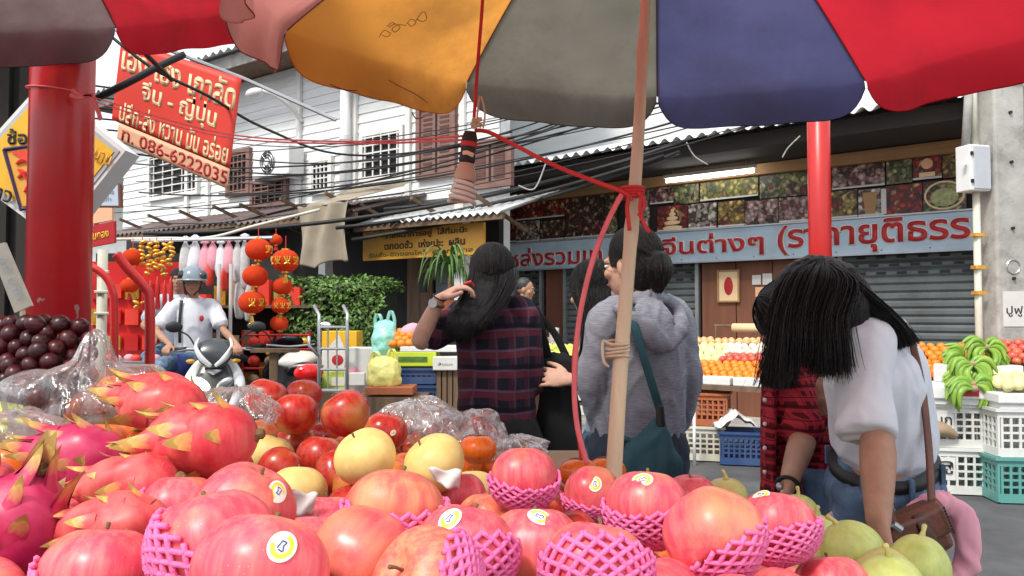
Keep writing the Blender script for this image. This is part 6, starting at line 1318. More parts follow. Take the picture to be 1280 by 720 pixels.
for i, f in enumerate(fruits):
    c = P(f['px'], f['py'], f['Y']); f['c'] = c; mesh = SH[f['k']][i % len(SH[f['k']])]; nm = {'fuji': 'pink_apple', 'peachy': 'peach_coloured_apple', 'red': 'red_apple', 'pear': 'yellow_pear', 'guava': 'guava', 'guavab': 'guava', 'pers': 'persimmon'}[f['k']]
    q = align(f['ax']) @ Matrix.Rotation(i * 1.7, 3, 'Z'); o = link(nm, mesh, None, c, q.to_euler()); s = f['R']; o.scale = (s, s, s)
    tag(o, f['lab'], {'fuji': 'apple', 'peachy': 'apple', 'red': 'apple', 'pear': 'pear', 'guava': 'guava', 'guavab': 'guava', 'pers': 'persimmon'}[f['k']])
    inv_ = q.inverted()
    if f['k'] in ('fuji', 'peachy', 'red', 'pear'):
        z = .72; st = MB().loft([Vector((0, 0, z - .14)), Vector((.02, 0, z + .05)), Vector((.07, .02, z + .20))], [.035, .03, .045], None, 7).build('stem', stemm, o, smooth=True)
    if f['k'].startswith('guava'):
        MB().loft([Vector((0, 0, .9)), Vector((.05, 0, 1.1)), Vector((.16, .05, 1.28))], [.12, .07, .09], None, 8).build('stem', FGO, o, smooth=True)
    if f['k'] == 'pers':
        m = MB()
        for k in range(4): a_ = k * 1.57; m.loft([Vector((0, 0, .70)), Vector((.25 * math.cos(a_), .25 * math.sin(a_), .76)), Vector((.5 * math.cos(a_), .5 * math.sin(a_), .72))], [(.08, .02), (.17, .02), (.03, .01)], (-math.sin(a_), math.cos(a_), 0), 6)
        m.build('calyx', stemm, o)
    if f['st']:
        # a round sticker lying on the skin where the line of sight meets it
        d = ray(*f['st']).normalized(); oc = Vector((0, 0, CAMZ)) - c; bq_ = oc.dot(d); disc = bq_ * bq_ - (oc.length_squared - (f['R'] * .97) ** 2)
        hit = Vector((0, 0, CAMZ)) + d * (-bq_ - math.sqrt(max(disc, 0))); n_ = (hit - c).normalized(); ln = inv_ @ n_
        # radius of this fruit mesh along ln
        best = max(mesh.vertices, key=lambda v: v.co.normalized().dot(ln)); rad_ = best.co.length * 1.012
        rs_ = (.0090 if f['k'] != 'red' else .005) / s; Q = align(ln)
        m = MB(); rings = [0, .28, .50, .52, .80, .82, 1.0]; nsg = 26
        def sp(rr, a_, lift=0): v = Vector((rr * rs_ * 1.0 * math.cos(a_), rr * rs_ * 1.25 * math.sin(a_), 0)); v.z = math.sqrt(max(rad_ ** 2 - v.length_squared, 0)) + lift; return Q @ v
        for ri, (ra, rb_) in enumerate(zip(rings[:-1], rings[1:])):
            mid = (ra + rb_) / 2
            for j in range(nsg):
                a0, a1 = 2 * math.pi * j / nsg, 2 * math.pi * (j + 1) / nsg
                m.mi = 0 if (mid > .8 or mid < .5 or (1.6 < a0 < 3.2)) else 1
                m.add([sp(ra, a0), sp(rb_, a0), sp(rb_, a1), sp(ra, a1)], [(0, 1, 2, 3)])
        m.mi = 2
        for (xa, ya, xb, yb) in ((-.22, -.3, -.22, .25), (-.22, .25, .1, .3), (.1, .3, .05, .0), (.05, 0, .24, -.25), (-.1, -.32, .24, -.3)):
            va, vb = Vector((xa * rs_, ya * rs_ * 1.25, 0)), Vector((xb * rs_, yb * rs_ * 1.25, 0)); va.z = math.sqrt(rad_ ** 2 - va.length_squared) + .003; vb.z = math.sqrt(rad_ ** 2 - vb.length_squared) + .003; m.tube([Q @ va, Q @ vb], .055 * rs_, 4)
        m.build('sticker', [stickw, sticky, stickb], o)
    if f['net']: ax_, cov = f['net']; net(c, f['R'], Vector(ax_).normalized(), cov, 'pink foam net around the ' + ' '.join(f['lab'].replace('pink red ', '').split(',')[0].split()[:11]), i)
# dragon fruits
DM = [fmat('dragon_coral', (.60, .040, .060), (.78, .20, .13), (.75, .25, .2), (.80, .22, .20), rough=.42, sx=12, sss=.1, us=1), fmat('dragon_magenta', (.46, .015, .09), (.62, .07, .14), (.6, .12, .2), (.66, .08, .20), rough=.40, sx=12, sss=.1, us=1)]
def scale_mat(name, base, tip):
    m, nt, b = newmat(name); L = nt.links; tc = nt.nodes.new('ShaderNodeTexCoord'); sx = nt.nodes.new('ShaderNodeSeparateXYZ'); L.new(tc.outputs['Object'], sx.inputs[0])
    nz = node(nt, 'ShaderNodeTexNoise'); nz.inputs['Scale'].default_value = 3; L.new(tc.outputs['Object'], nz.inputs['Vector']); ad = node(nt, 'ShaderNodeMath', operation='MULTIPLY_ADD'); ad.inputs[1].default_value = .4; L.new(nz.outputs[0], ad.inputs[0]); L.new(sx.outputs[1], ad.inputs[2])
    r = ramp(nt, [(.66, base), (.98, tip), (1.18, tuple(x * .7 for x in tip))]); ad.inputs[1].default_value = .55; L.new(ad.outputs[0], r.inputs[0]); L.new(r.outputs[0], b.inputs['Base Color']); b.inputs['Roughness'].default_value = .45; return m
SM = [scale_mat('scale_coral', (.70, .075, .08), (.72, .50, .12)), scale_mat('scale_magenta', (.52, .03, .10), (.62, .42, .12))]
def scale_mesh(name, mt):
    m = MB()
    def top(u, v, s): 
        wv = .40 * (1 - v) ** .75 * (1 + .5 * v) * (1 if v > .02 else 1); x = (u - .5) * 2 * wv; return Vector((x, v, -.06 + .16 * v + .30 * v ** 3 - .50 * x * x * (1.25 - v) + s * .045 * (1 - v)))
    m.grid(lambda u, v: top(u, v, 1), 8, 8); m.grid(lambda u, v: top(1 - u, v, -1), 8, 8); return m.mesh(name, mt, True)
SMm = [scale_mesh('dragon_scale', x) for x in SM]
for di, (px, py, hl, hh, roll, Y, lab, cm, sgn) in enumerate(dragons):
    c = P(px, py, Y); a_, b_ = hl / 1000 * Y * .88, hh / 1000 * Y * .95; t = empty('dragon_fruit', c, 0, lab, 'dragon fruit'); t.rotation_euler = (0, R(roll), 0); g = random.Random(di + 5)
    # local -x is the leafy tip
    def rad(u): return b_ * (max(0.0, 1 - abs(2 * u - 1) ** 2.3)) ** .55 * (1 + .12 * (u - .5))
    NB = 30; m = MB(); prof = []
    for i in range(NB + 1):
        u = i / NB; x = -a_ + 2 * a_ * u; r_ = max(rad(u), .0015)
        for j in range(32):
            an = 2 * math.pi * j / 32; k = 1 + .045 * math.cos(3 * an + u * 6 + di) + .03 * abs(math.sin(2.5 * an + u * 9)) + .09 * noise.noise(Vector((u * 4, math.cos(an) * 1.5, math.sin(an) * 1.5 + di)))
            prof.append(Vector((x, r_ * k * math.cos(an), r_ * k * math.sin(an))))
    m.add(prof, [(i * 32 + j, i * 32 + (j + 1) % 32, (i + 1) * 32 + (j + 1) % 32, (i + 1) * 32 + j) for i in range(NB) for j in range(32)])
    m.build('skin', DM[cm], t, smooth=True)
    nring = 5
    for rg_ in range(nring):
        u = .90 - .82 * rg_ / (nring - 1); cnt = 5 if 0 < rg_ < nring - 1 else 4
        for k in range(cnt):
            an = 2 * math.pi * (k + .5 * (rg_ % 2)) / cnt + g.uniform(-.2, .2); r_ = rad(u) * .97; x = -a_ + 2 * a_ * u
            nrm = Vector((0, math.cos(an), math.sin(an))); fw = Vector((-1, 0, 0)); sl = (rad(max(u - .08, .0)) - rad(min(u + .08, 1))) / (.32 * a_)
            fw = (fw + nrm * sl * .5).normalized(); nn_ = (nrm - fw * nrm.dot(fw)).normalized(); xx = fw.cross(nn_)
            L_ = (.043 if rg_ < nring - 2 else .052) * g.uniform(.75, 1.2) * (b_ / .045); Wd = L_ * (.80 if rg_ < nring - 2 else .55)
            lift = g.uniform(-.24, -.04) + (.16 if rg_ >= nring - 1 else -.05)
            fw2 = (fw + nn_ * lift).normalized(); n2 = (nn_ - fw2 * nn_.dot(fw2)).normalized(); xx = fw2.cross(n2)
            Mx = Matrix((( xx.x * Wd, fw2.x * L_, n2.x * L_, 0), (xx.y * Wd, fw2.y * L_, n2.y * L_, 0), (xx.z * Wd, fw2.z * L_, n2.z * L_, 0), (0, 0, 0, 1)))
            o = link('scale', SMm[cm], t); o.matrix_local = Matrix.Translation(Vector((x, 0, 0)) + nrm * (r_ + .0015)) @ Mx
    m = MB()
    for k in range(7): an = k * .9; m.loft([Vector((-a_ * .95, 0, 0)), Vector((-a_ - .004, .006 * math.cos(an), .006 * math.sin(an))), Vector((-a_ - .014, .010 * math.cos(an), .010 * math.sin(an)))], [.003, .0025, .001], None, 5)
    m.build('dried_tip', stemm, t)
    m = MB().loft([(a_ * .95, 0, 0), (a_ * .99, 0, .001), (a_ + .004, 0, .002)], [.009, .006, .007], None, 8).build('stalk', stemm, t)
# liner cloth under the heap and deeper fruit
cs_ = [(f['c'], f['R']) for f in fruits] + [(P(q[0], q[1], q[5]), q[3] / 1000 * q[5]) for q in dragons]
def zbot(x, y):
    s = w_ = 0
    for c, r in cs_:
        d2 = (c.x - x) ** 2 + (c.y - y) ** 2; k = math.exp(-d2 / .02) + 1e-5; s += k * (c.z - r); w_ += k
    return s / w_
def lf(u, v):
    x = -1.20 + 1.79 * u; y = .33 + 1.4 * v; e = min(u, 1 - u, v, 1 - v) * 12; z = zbot(x, y) - .045; return Vector((x, y, .853 + (max(z, .87) - .853) * min(1, e) + .006 * noise.noise(Vector((x * 20, y * 20, 0)))))
lin = MB().grid(lf, 50, 40).build('liner_cloth', mat('liner', (.16, .05, .055), .9, .3, 10), None, smooth=True); tag(lin, 'dark red cloth lining the display table beneath the fruit', 'cloth')
g = random.Random(12); placed = [c for c, r in cs_]; rads_ = [r for c, r in cs_]; cnt = 0
for tr in range(2600):
    x, y = g.uniform(-.75, .55), g.uniform(.42, 1.5)
    if x > .95 * y * .64 + .06: continue
    k = 'fuji' if y < .98 else ('red' if x > -.5 else 'pers')
    if x > .36: k = 'guava'
    r = .039; c = Vector((x, y, zbot(x, y) - .045 + r + .004))
    if all((c - q).length > (r + rr_q) * .93 for q, rr_q in zip(placed, rads_)):
        placed.append(c); rads_.append(r); o = link({'fuji': 'pink_apple', 'red': 'red_apple', 'pers': 'persimmon', 'guava': 'guava'}[k], SH[k][0], None, c, (g.uniform(0, 3), g.uniform(0, 3), g.uniform(0, 3))); o.scale = (r, r, r)
        tag(o, {'fuji': 'pink red apple lying deeper in the heap between nets', 'red': 'dark red apple lying deeper in the back of the heap', 'pers': 'persimmon lying deeper under the dragon fruits', 'guava': 'green guava lying deeper under the others'}[k], {'fuji': 'apple', 'red': 'apple', 'pers': 'persimmon', 'guava': 'guava'}[k], 'fruit deeper in the heap: ' + k); cnt += 1
# papers among the pears
def paper(lab, q, Y, mt=M['cardwhite']):
    c = P(sum(a_[0] for a_ in q) / 4, sum(a_[1] for a_ in q) / 4, Y); m = MB(); qq = [P(*a_, Y) - c for a_ in q]
    m.grid(lambda u, v: qq[0].lerp(qq[1], u).lerp(qq[3].lerp(qq[2], u), v) + Vector((0, -.003 * math.sin(math.pi * u) - .003 * math.sin(7 * u + 5 * v), .002 * math.sin(9 * u))), 10, 6); return tag(m.build('paper_label', mt, None, loc=c, smooth=True, solid=.0012), lab, 'paper')
paper('white net paper tucked between the lowest left pear and an apple', [(366, 612), (398, 617), (388, 646), (362, 640)], .98)
paper('pale printed card lying right of the right yellow pear', [(535, 584), (577, 588), (574, 612), (548, 606)], 1.02)
# clear bags: crumpled film
def film(name, lab, c, d, mt, seed, rot=0, n=40, crump=.55, peaks=()):
    t = empty(name, c, rot, lab, 'plastic bag'); m = MB(); g_ = random.Random(seed); off = g_.uniform(0, 50)
    def rdg(q): return 1 - abs(noise.noise(q)) * 2.6
    def ff_(u, v):
        th = .02 + math.pi * .62 * v; ph = 2 * math.pi * u; dr = Vector((math.sin(th) * math.cos(ph), math.sin(th) * math.sin(ph), math.cos(th)))
        fl = Vector((math.cos(ph) * 2.6 + off, math.sin(ph) * 2.6, th * .7)); big = noise.noise(dr * 1.4 + Vector((off, 3, 0)))
        k = 1 + crump * (.35 * big + .34 * (rdg(fl) - .5) * math.sin(th) + .20 * (rdg(fl * 1.9 + dr * 1.2) - .5))
        for pd, pa, pw in peaks: k += pa * math.exp(-(dr - Vector(pd).normalized()).length_squared / pw)
        return Vector((dr.x * d[0] * k, dr.y * d[1] * k, dr.z * d[2] * k))
    m.grid(ff_, n * 2, n); m.build('film', mt, t, smooth=True); return t
cf_ = clearmat('clear_film', amt=.93, rough=.12); cf2_ = clearmat('silver_film', amt=.72, rough=.14)
film('clear_bag', 'clear plastic bag of persimmons with a twisted peak left of centre', P(112, 505, 1.33), (.115, .10, .065), cf_, 3, peaks=(((.05, 0, 1), .80, .03), ((.75, 0, .7), .35, .08), ((-.8, 0, .5), .2, .1)))
film('clear_bag', 'clear plastic film over persimmons at the left edge', P(22, 560, 1.18), (.075, .07, .055), cf_, 5)
film('clear_bag', 'crumpled clear bag behind the right end of the upper dragon fruits', P(298, 518, 1.35), (.060, .07, .045), cf_, 8, crump=.7)
film('clear_bag', 'crumpled silvery bag of small fruit behind the pears, left one', P(520, 535, 1.72), (.085, .09, .062), cf2_, 11, crump=.8)
film('clear_bag', 'crumpled silvery bag of small fruit behind the pears, right one', P(578, 545, 1.75), (.095, .09, .060), cf2_, 17, crump=.8)
film('clear_bag', 'small crumpled silvery bag right of the two larger ones', P(640, 562, 1.75), (.08, .08, .03), cf2_, 23, crump=.8)
g = random.Random(5)
for k in range(34):
    cx_ = g.choice((518, 578)); p = P(cx_ + g.uniform(-38, 38), 545 + g.uniform(-16, 14), 1.73 + g.uniform(-.03, .05)); o = link('small_red_fruit', SH['red'][0], None, p, (g.uniform(0, 3), g.uniform(0, 3), 0)); o.scale = (.017,) * 3; tag(o, 'small dark red fruit inside the silvery bags', 'fruit', 'small fruit in the silvery bags')
tag(MB().box((0, 0, 0), (.62, .42, .06)).build('carton_tray', M['card'], None, loc=P(560, 600, 1.76) + Vector((0, 0, -.0)), bevel=.005), 'cardboard tray under the silvery bags', 'tray')
tag(MB().box((0, 0, -.055), (.5, .30, .11)).build('carton_tray', M['card'], None, loc=P(560, 600, 1.76) + Vector((0, 0, -.031)), bevel=.005), 'deep carton carrying the cardboard tray of silvery bags', 'carton')
# leaves at left edge and grapes
for k, q in enumerate((((-10, 500), (35, 508), (48, 520), (10, 530)), ((10, 512), (45, 520), (42, 535), (5, 530)), ((-15, 520), (20, 528), (15, 545), (-20, 540)))):
    c = P(sum(a_[0] for a_ in q) / 4, sum(a_[1] for a_ in q) / 4, 1.32); qq = [P(*a_, 1.32) - c for a_ in q]; m = MB(); m.grid(lambda u, v: qq[0].lerp(qq[1], u).lerp(qq[3].lerp(qq[2], u), v) + Vector((0, -.02 * math.sin(math.pi * v), 0)), 8, 6)
    tag(m.build('green_wrapper', FM['lime'], None, loc=c, smooth=True, solid=.002), ['upper', 'middle', 'lower'][k] + ' strip of green leaf wrapper beneath the dark grapes', 'wrapper')
gm = fmat('grape_skin', (.034, .004, .006), (.085, .009, .010), (.10, .02, .02), (.06, .006, .009), rough=.32, sss=.05, rand=.4, us=.014)
m = MB(); m.ball((0, 0, 0), (1, 1, 1.14), 16, 11); gmesh = m.mesh('grape', gm, True)
g = random.Random(21); cent = P(38, 440, 1.48); bunches = []
names = ['dark red grape bunch at the top of the grape pile', 'dark red grape bunch at the left of the grape pile', 'dark red grape bunch at the lower right of the grape pile', 'dark red grape bunch at the front bottom of the grape pile']
bt = [empty('grape_bunch', P(*p, 1.48), 0, names[k], 'grapes', 'grape bunches') for k, p in enumerate(((50, 425), (5, 455), (90, 465), (35, 490)))]
pts_ = []
for tr in range(60000):
    if len(pts_) >= 330: break
    px, py = g.uniform(-40, 118), g.uniform(396, 520)
    top = 398 + max(0, abs(px - 55) - 40) ** 1.15 * .62 if px > 55 else 397 + max(0, 20 - px) * .12
    if py < top + 6: continue
    if px > 112 - (py - 470) * .9 and py > 470: continue
    p = P(px, py, 1.44 - (py - 400) / 100 * .10 + g.uniform(-.012, .012) + abs(px - 45) / 1000 * .6)
    if all((p - q).length > .0255 for q in pts_): pts_.append(p)
for p in pts_:
    t = min(bt, key=lambda b_: (Vector(b_.location) - p).length); o = link('grape', gmesh, t, p - Vector(t.location), (g.uniform(-1, 1), g.uniform(-1, 1), 0)); s = g.uniform(.0140, .0165); o.scale = (s, s, s)
for t in bt:
    MB().tube([(0, .02, -.06), (0.01, .03, .0), (0, .02, .04)], .004, 5).build('stalk', stemm, t)
core = MB().ball((0, 0, 0), (.105, .05, .085), 20, 12).build('grape_core', gm, bt[0], loc=P(40, 470, 1.50) - Vector(bt[0].location), smooth=True); core.name = 'inner_grapes'
bxx = tag(MB().box((0, 0, 0), (.46, .30, .22)).build('grape_box', M['card'], None, loc=P(30, 545, 1.56) + Vector((0, .02, -.06)), bevel=.006), 'cardboard box raising the grape pile at the left', 'box')
# ================================================================ people
def seg_loft(mb, a, b, ra, rb, n=14, mid=None):
    a, b = Vector(a), Vector(b)
    if mid: mb.loft([a, a.lerp(b, .35), b], [ra, mid, rb], None, n, seg=4)
    else: mb.loft([a, b], [ra, rb], None, n, seg=4)
def hand(mb, w, d, palm, curl=.5, side=1, sc=1.0, spread=.10):
    "wrist w, direction d of the palm, palm = where the palm faces, side = which way the thumb lies"
    d = Vector(d).normalized(); pn = Vector(palm); pn = (pn - d * pn.dot(d)).normalized(); x = d.cross(pn) * side; w = Vector(w)
    mb.loft([w - d * .012 * sc, w + d * .02 * sc, w + d * .055 * sc, w + d * .085 * sc], [(.024 * sc, .018 * sc), (.031 * sc, .016 * sc), (.040 * sc, .014 * sc), (.037 * sc, .011 * sc)], x, 14, seg=3)
    for k, (off, L_) in enumerate(((.0325, .072), (.0110, .080), (-.0105, .075), (-.0315, .060))):
        p = w + d * .080 * sc + x * off * sc; dd = (d + x * spread * off / .03).normalized(); c = curl * (1 + .12 * k); pts_ = [p - dd * .01 * sc, p]
        for q, f_ in enumerate((.42, .32, .26)):
            dd = (Matrix.Rotation(c * (.7 if q == 0 else 1.0), 3, dd.cross(pn)) @ dd) if True else dd; p = p + dd * L_ * f_ * sc; pts_.append(p)
        mb.loft(pts_, [.0084 * sc, .0080 * sc, .0078 * sc, .0070 * sc, .0056 * sc], None, 10, seg=2)
    t0 = w + d * .022 * sc + x * .026 * sc; td = (d * .65 + x * .75 + pn * .25).normalized()
    mb.loft([t0, t0 + td * .032 * sc, t0 + td * .048 * sc + d * .014 * sc, t0 + td * .055 * sc + d * .034 * sc], [.014 * sc, .0115 * sc, .0098 * sc, .0075 * sc], None, 10, seg=2)
def headm(mb, c, f, up, sc=1.0):
    "cranium, jaw, nose, brow, lips and ears around the centre c, facing f"
    f = Vector(f).normalized(); up = Vector(up); up = (up - f * up.dot(f)).normalized(); r = f.cross(up); Mx = Matrix((r, f, up)).transposed(); Tm = lambda x, y, z: Vector(c) + Mx @ Vector((x, y, z)) * sc
    mb.ball(Tm(0, -.012, .025), (.074 * sc, .092 * sc, .085 * sc), 24, 16, Mx); mb.ball(Tm(0, .022, -.030), (.060 * sc, .064 * sc, .082 * sc), 22, 14, Mx); mb.ball(Tm(0, .060, -.088), (.026 * sc, .024 * sc, .022 * sc), 12, 8, Mx)
    mb.loft([Tm(0, .084, .018), Tm(0, .092, -.008), Tm(0, .098, -.024), Tm(0, .084, -.032)], [.007 * sc, .0075 * sc, .0100 * sc, .008 * sc], None, 10, seg=3)
    mb.loft([Tm(-.035, .080, .022), Tm(0, .088, .026), Tm(.035, .080, .022)], [.008 * sc, .009 * sc, .008 * sc], None, 8, seg=3)
    for s in (-1, 1):
        mb.ball(Tm(s * .042, .058, -.022), (.024 * sc, .022 * sc, .02 * sc), 12, 8, Mx)
        mb.ball(Tm(s * .075, -.005, -.010), (.010 * sc, .018 * sc, .031 * sc), 12, 8, Mx)
        mb.loft([Tm(-.018, .080, -.058 - .004 * s), Tm(0, .086, -.057 - .004 * s), Tm(.018, .080, -.058 - .004 * s)], [.0045 * sc, .006 * sc, .0045 * sc], None, 8, seg=2)
    return Mx, Tm
eyem = mat('eye_dark', (.015, .01, .008), .15, .1); eyew = mat('eye_white', (.70, .68, .66), .3, .03); lipm = mat('lips', (.42, .12, .10), .5, .1)
def facebits(par, Mx, Tm, sc=1.0):
    for s in (-1, 1):
        MB().ball(Tm(s * .031, .0765, .004), (.0135 * sc, .007 * sc, .0065 * sc), 12, 8, Mx).build('eye', eyew, par, smooth=True); MB().ball(Tm(s * .031, .083, .004), (.0055 * sc, .003 * sc, .0055 * sc), 10, 6, Mx).build('iris', eyem, par, smooth=True)
        MB().loft([Tm(s * .016, .088, .022), Tm(s * .032, .090, .028), Tm(s * .048, .080, .022)], [(.003 * sc, .002 * sc)] * 3, None, 6, seg=3).build('eyebrow', M['hair'], par)
    MB().loft([Tm(-.020, .0825, -.058), Tm(0, .0905, -.057), Tm(.020, .0825, -.058)], [(.003 * sc, .006 * sc)] * 3, None, 8, seg=3).build('mouth', lipm, par, smooth=True)
def person(name, lab, root, J, skin, voxel=.006, face=False, group=None, hands=(), shoe=None):
    "J holds world points; the body is one surface"
    t = empty('person', root, 0, lab, 'person', group); O = Vector(root); g = lambda k: Vector(J[k]) - O; s = Vector(J['side']).normalized(); mb = MB()
    mb.loft([g('pelvis') - (g('waist') - g('pelvis')) * .5, g('pelvis'), g('waist'), g('chest'), g('chest').lerp(g('neck'), .6), g('neck')], [(.12, .09), (.158, .105), (.125, .088), (.150, .098), (.125, .075), (.055, .055)], s, 24, seg=4)
    hd = g('head'); Mx, Tm = headm(mb, hd, J['face'], J.get('up', (0, 0, 1))); mb.loft([g('neck') - (hd - g('neck')).normalized() * .03, g('neck').lerp(hd, .5), hd], [.056, .050, .052], None, 14, seg=3)
    for k in 'LR':
        sh, el, wr = g('sh' + k), g('el' + k), g('wr' + k); mb.loft([g('chest').lerp(g('neck'), .5), sh], [.055, .052], None, 14, seg=3); mb.ball(sh, .052, 14, 10)
        mb.loft([sh, sh.lerp(el, .4), el], [.046, .042, .0335], None, 14, seg=4); mb.loft([el, el.lerp(wr, .3), wr], [.0335, .035, .0225], None, 14, seg=4)
        hp_, kn_, an_ = g('hip' + k), g('kn' + k), g('an' + k); mb.loft([hp_, hp_.lerp(kn_, .5), kn_], [.088, .072, .052], None, 16, seg=4); mb.loft([kn_, kn_.lerp(an_, .3), an_], [.050, .052, .033], None, 14, seg=4)
        ff = Vector(J.get('feet', J['face'])); ff.z = 0; ff.normalize(); mb.loft([an_ - ff * .04 - Vector((0, 0, .04)), an_ + ff * .05 - Vector((0, 0, .05)), an_ + ff * .15 - Vector((0, 0, .062))], [(.032, .03), (.042, .03), (.036, .018)], s, 14, seg=4)
    for (w, d, pn, cu, sd_) in hands: hand(mb, Vector(J[w]) - O, d, pn, cu, sd_, 1.0)
    o = fused('body', mb, voxel, skin, t, 1 if voxel < .005 else 2)
    if face: facebits(t, Mx, Tm)
    for k in 'LR':
        an_ = g('an' + k); ff = Vector(J.get('feet', J['face'])); ff.z = 0; ff.normalize(); MB().loft([an_ - ff * .055 - Vector((0, 0, .045)), an_ + ff * .04 - Vector((0, 0, .05)), an_ + ff * .17 - Vector((0, 0, .060))], [(.042, .040), (.050, .036), (.042, .022)], s, 14, seg=4).build('shoe', shoe or M['whiteplastic'], t, smooth=True)
    return t, O, g, Mx, Tm
def trousers(t, g, s, mt, J, ease=1.12, top=None, fold=.006):
    s = Vector(s).normalized(); mb = MB(); top = top or g('pelvis').lerp(g('waist'), .55)
    mb.loft([top, g('pelvis'), g('pelvis') - (top - g('pelvis')) * .9], [(.153, .120), (.180, .138), (.155, .125)], s, 28, seg=5)
    for k in 'LR':
        hp_, kn_, an_ = g('hip' + k), g('kn' + k), g('an' + k); mb.loft([hp_ + (hp_ - kn_) * .08, hp_.lerp(kn_, .45), kn_, kn_.lerp(an_, .5), an_], [.098 * ease, .083 * ease, .064 * ease, .058 * ease, .050 * ease], None, 18, seg=4)
    return fused('jeans', mb, .009, mt, t, 2, lambda p: fold * noise.noise(Vector((p.x * 22, p.y * 22, p.z * 16))) + fold * .5 * noise.noise(p * 50))
def folds(amp, f=9, d=(1, 1, .5), seed=0, fine=.35):
    def fn(p):
        q = Vector((p.x * f * d[0] + seed, p.y * f * d[1], p.z * f * d[2])); a = noise.noise(q + Vector((noise.noise(q * .6), 0, noise.noise(q * .7 + Vector((4, 1, 2))))) * 1.2); r = 1 - abs(a) * 2.4
        return amp * max(-.32, r - .4) + amp * fine * noise.noise(q * 3.1) * .6 + .001
    return fn
def strands(par, guides, n, wd=.0035, jit=.008, seed=1, taper=.3, name='hair_strands', segs=12):
    "guides: list of polylines; strands are blended between neighbouring guides"
    g = random.Random(seed); m = MB(); G = [catmull(q, segs) for q in guides]
    for i in range(n):
        a = g.random() * (len(G) - 1); k = min(int(a), len(G) - 2); u = a - k; L_ = g.uniform(.80, 1.0) if g.random() < .35 else g.uniform(.92, 1.03); off = Vector((g.gauss(0, jit), g.gauss(0, jit), g.gauss(0, jit * .5))); ph = g.uniform(0, 6.28); pts_ = []
        for j in range(segs + 1):
            t = j / segs * min(1, L_); x = t * segs; j0 = min(int(x), segs - 1); f = x - j0
            p = (G[k][j0].lerp(G[k][j0 + 1], f)).lerp(G[k + 1][j0].lerp(G[k + 1][j0 + 1], f), u); pts_.append(p + off * (.35 + .9 * t) + Vector((math.sin(ph + t * 7), math.cos(ph + t * 5), 0)) * .0025 * t)
        r0 = wd * g.uniform(.6, 1.3); m.loft(pts_, [(r0 * (1 - (1 - taper) * (j / segs) ** 2), r0 * .35) for j in range(segs + 1)], Vector((math.cos(ph), math.sin(ph), 0)), 4, caps=False, dome=False)
    return tag(m.build(name, M['hair'], par, smooth=True), kind='stuff')
def cap_guides(c, Mx, sc, ends, n=14, a0=-2.6, a1=2.6, r=(.083, .102, .098), zc=.025, part=(0, .02)):
    pass
def dome(t, Tm, n, az, th1, r, seed=1, c=(0, -.018, .032), tilt_=-.35, name='hair_strands', wd=.0024, jit=.004):
    "fine strands combed from the crown over the back of the head"
    g = random.Random(seed); m = MB(); Rx = Matrix.Rotation(tilt_, 3, 'X')
    for i in range(n):
        a = g.uniform(*az); e = th1 * g.uniform(.75, 1.06); k = 1.012 + g.uniform(0, .035); tw = g.gauss(0, .10); pts_ = []
        for j in range(11):
            th = .06 + e * j / 10; aa = a + tw * j / 10; d = Rx @ Vector((math.sin(th) * math.sin(aa), -math.sin(th) * math.cos(aa), math.cos(th))); pts_.append(Tm(c[0] + d.x * r[0] * k, c[1] + d.y * r[1] * k, c[2] + d.z * r[2] * k) + Vector((0, 0, -.012 * (j / 10) ** 3)))
        w0 = wd * g.uniform(.5, 1.2); m.loft(pts_, [(w0 * (1 - .6 * (j / 10) ** 3), w0 * .4) for j in range(11)], None, 4, caps=False, dome=False)
    return tag(m.build(name, M['hair'], t, smooth=True), kind='stuff')
def scalp(t, c, Mx, Tm, extra=(), r=(.082, .100, .096), cut=True, voxel=.007):
    mb = MB(); mb.ball(Tm(0, -.018, .032), r, 26, 18, Mx); mb.ball(Tm(0, -.045, -.01), (r[0] * .93, r[1] * .66, r[2] * .85), 22, 14, Mx)
    for e in extra: mb.loft(*e)
    return fused('hair', mb, voxel, M['hair'], t, 3, lambda p: .0035 * noise.noise(Vector((p.x * 110, p.y * 110, p.z * 12))) + .002 * noise.noise(Vector((p.x * 40, p.y * 40, p.z * 6))))
V = Vector
# ---------------------------------------------------------------- A: girl in dark plaid, back to us, hand at her hair
ya = 3.1; ra = (P(618, 500, ya).x, ya, 0)
J = dict(head=P(615, 347, 3.12), neck=P(619, 384, 3.12), chest=P(621, 428, 3.1), waist=P(621, 500, 3.1), pelvis=P(620, 548, 3.1), side=(1, .1, 0), face=(-.1, 1, -.05), shL=P(580, 395, 3.08), elL=P(524, 428, 2.98), wrL=P(549, 373, 2.93), shR=P(656, 396, 3.1), elR=P(664, 465, 3.12), wrR=P(664, 530, 3.22),
 hipL=P(600, 560, 3.1), hipR=P(640, 560, 3.1), feet=(0, 1, 0))
for k, x in (('L', -.09), ('R', .07)): J['kn' + k] = V((ra[0] + x, 3.12, .46)); J['an' + k] = V((ra[0] + x, 3.08, .09))
tA, O, g, Mx, Tm = person('person', 'girl in dark maroon plaid shirt seen from behind, hand raised to her hair', ra, J, M['skin'], .0042, hands=[('wrL', (.75, -.05, .42), (.35, .2, -1), .62, -1), ('wrR', (0, .2, -1), (-1, 0, 0), .3, 1)])
plA = plaid('plaid_dark', (.012, .011, .022), (.105, .020, .030), (.085, .065, .11), 13, .42, mixh=.85, mixv=.35)
mb = MB(); mb.loft([g('chest').lerp(g('neck'), 1.04), g('chest').lerp(g('neck'), .72), g('chest').lerp(g('neck'), .25), g('chest') - V((0, 0, .08)), g('waist'), g('pelvis'), g('pelvis') - V((0, 0, .13))], [(.060, .058), (.118, .085), (.150, .108), (.150, .115), (.148, .112), (.160, .122), (.168, .125)], (1, .1, 0), 28, seg=5)
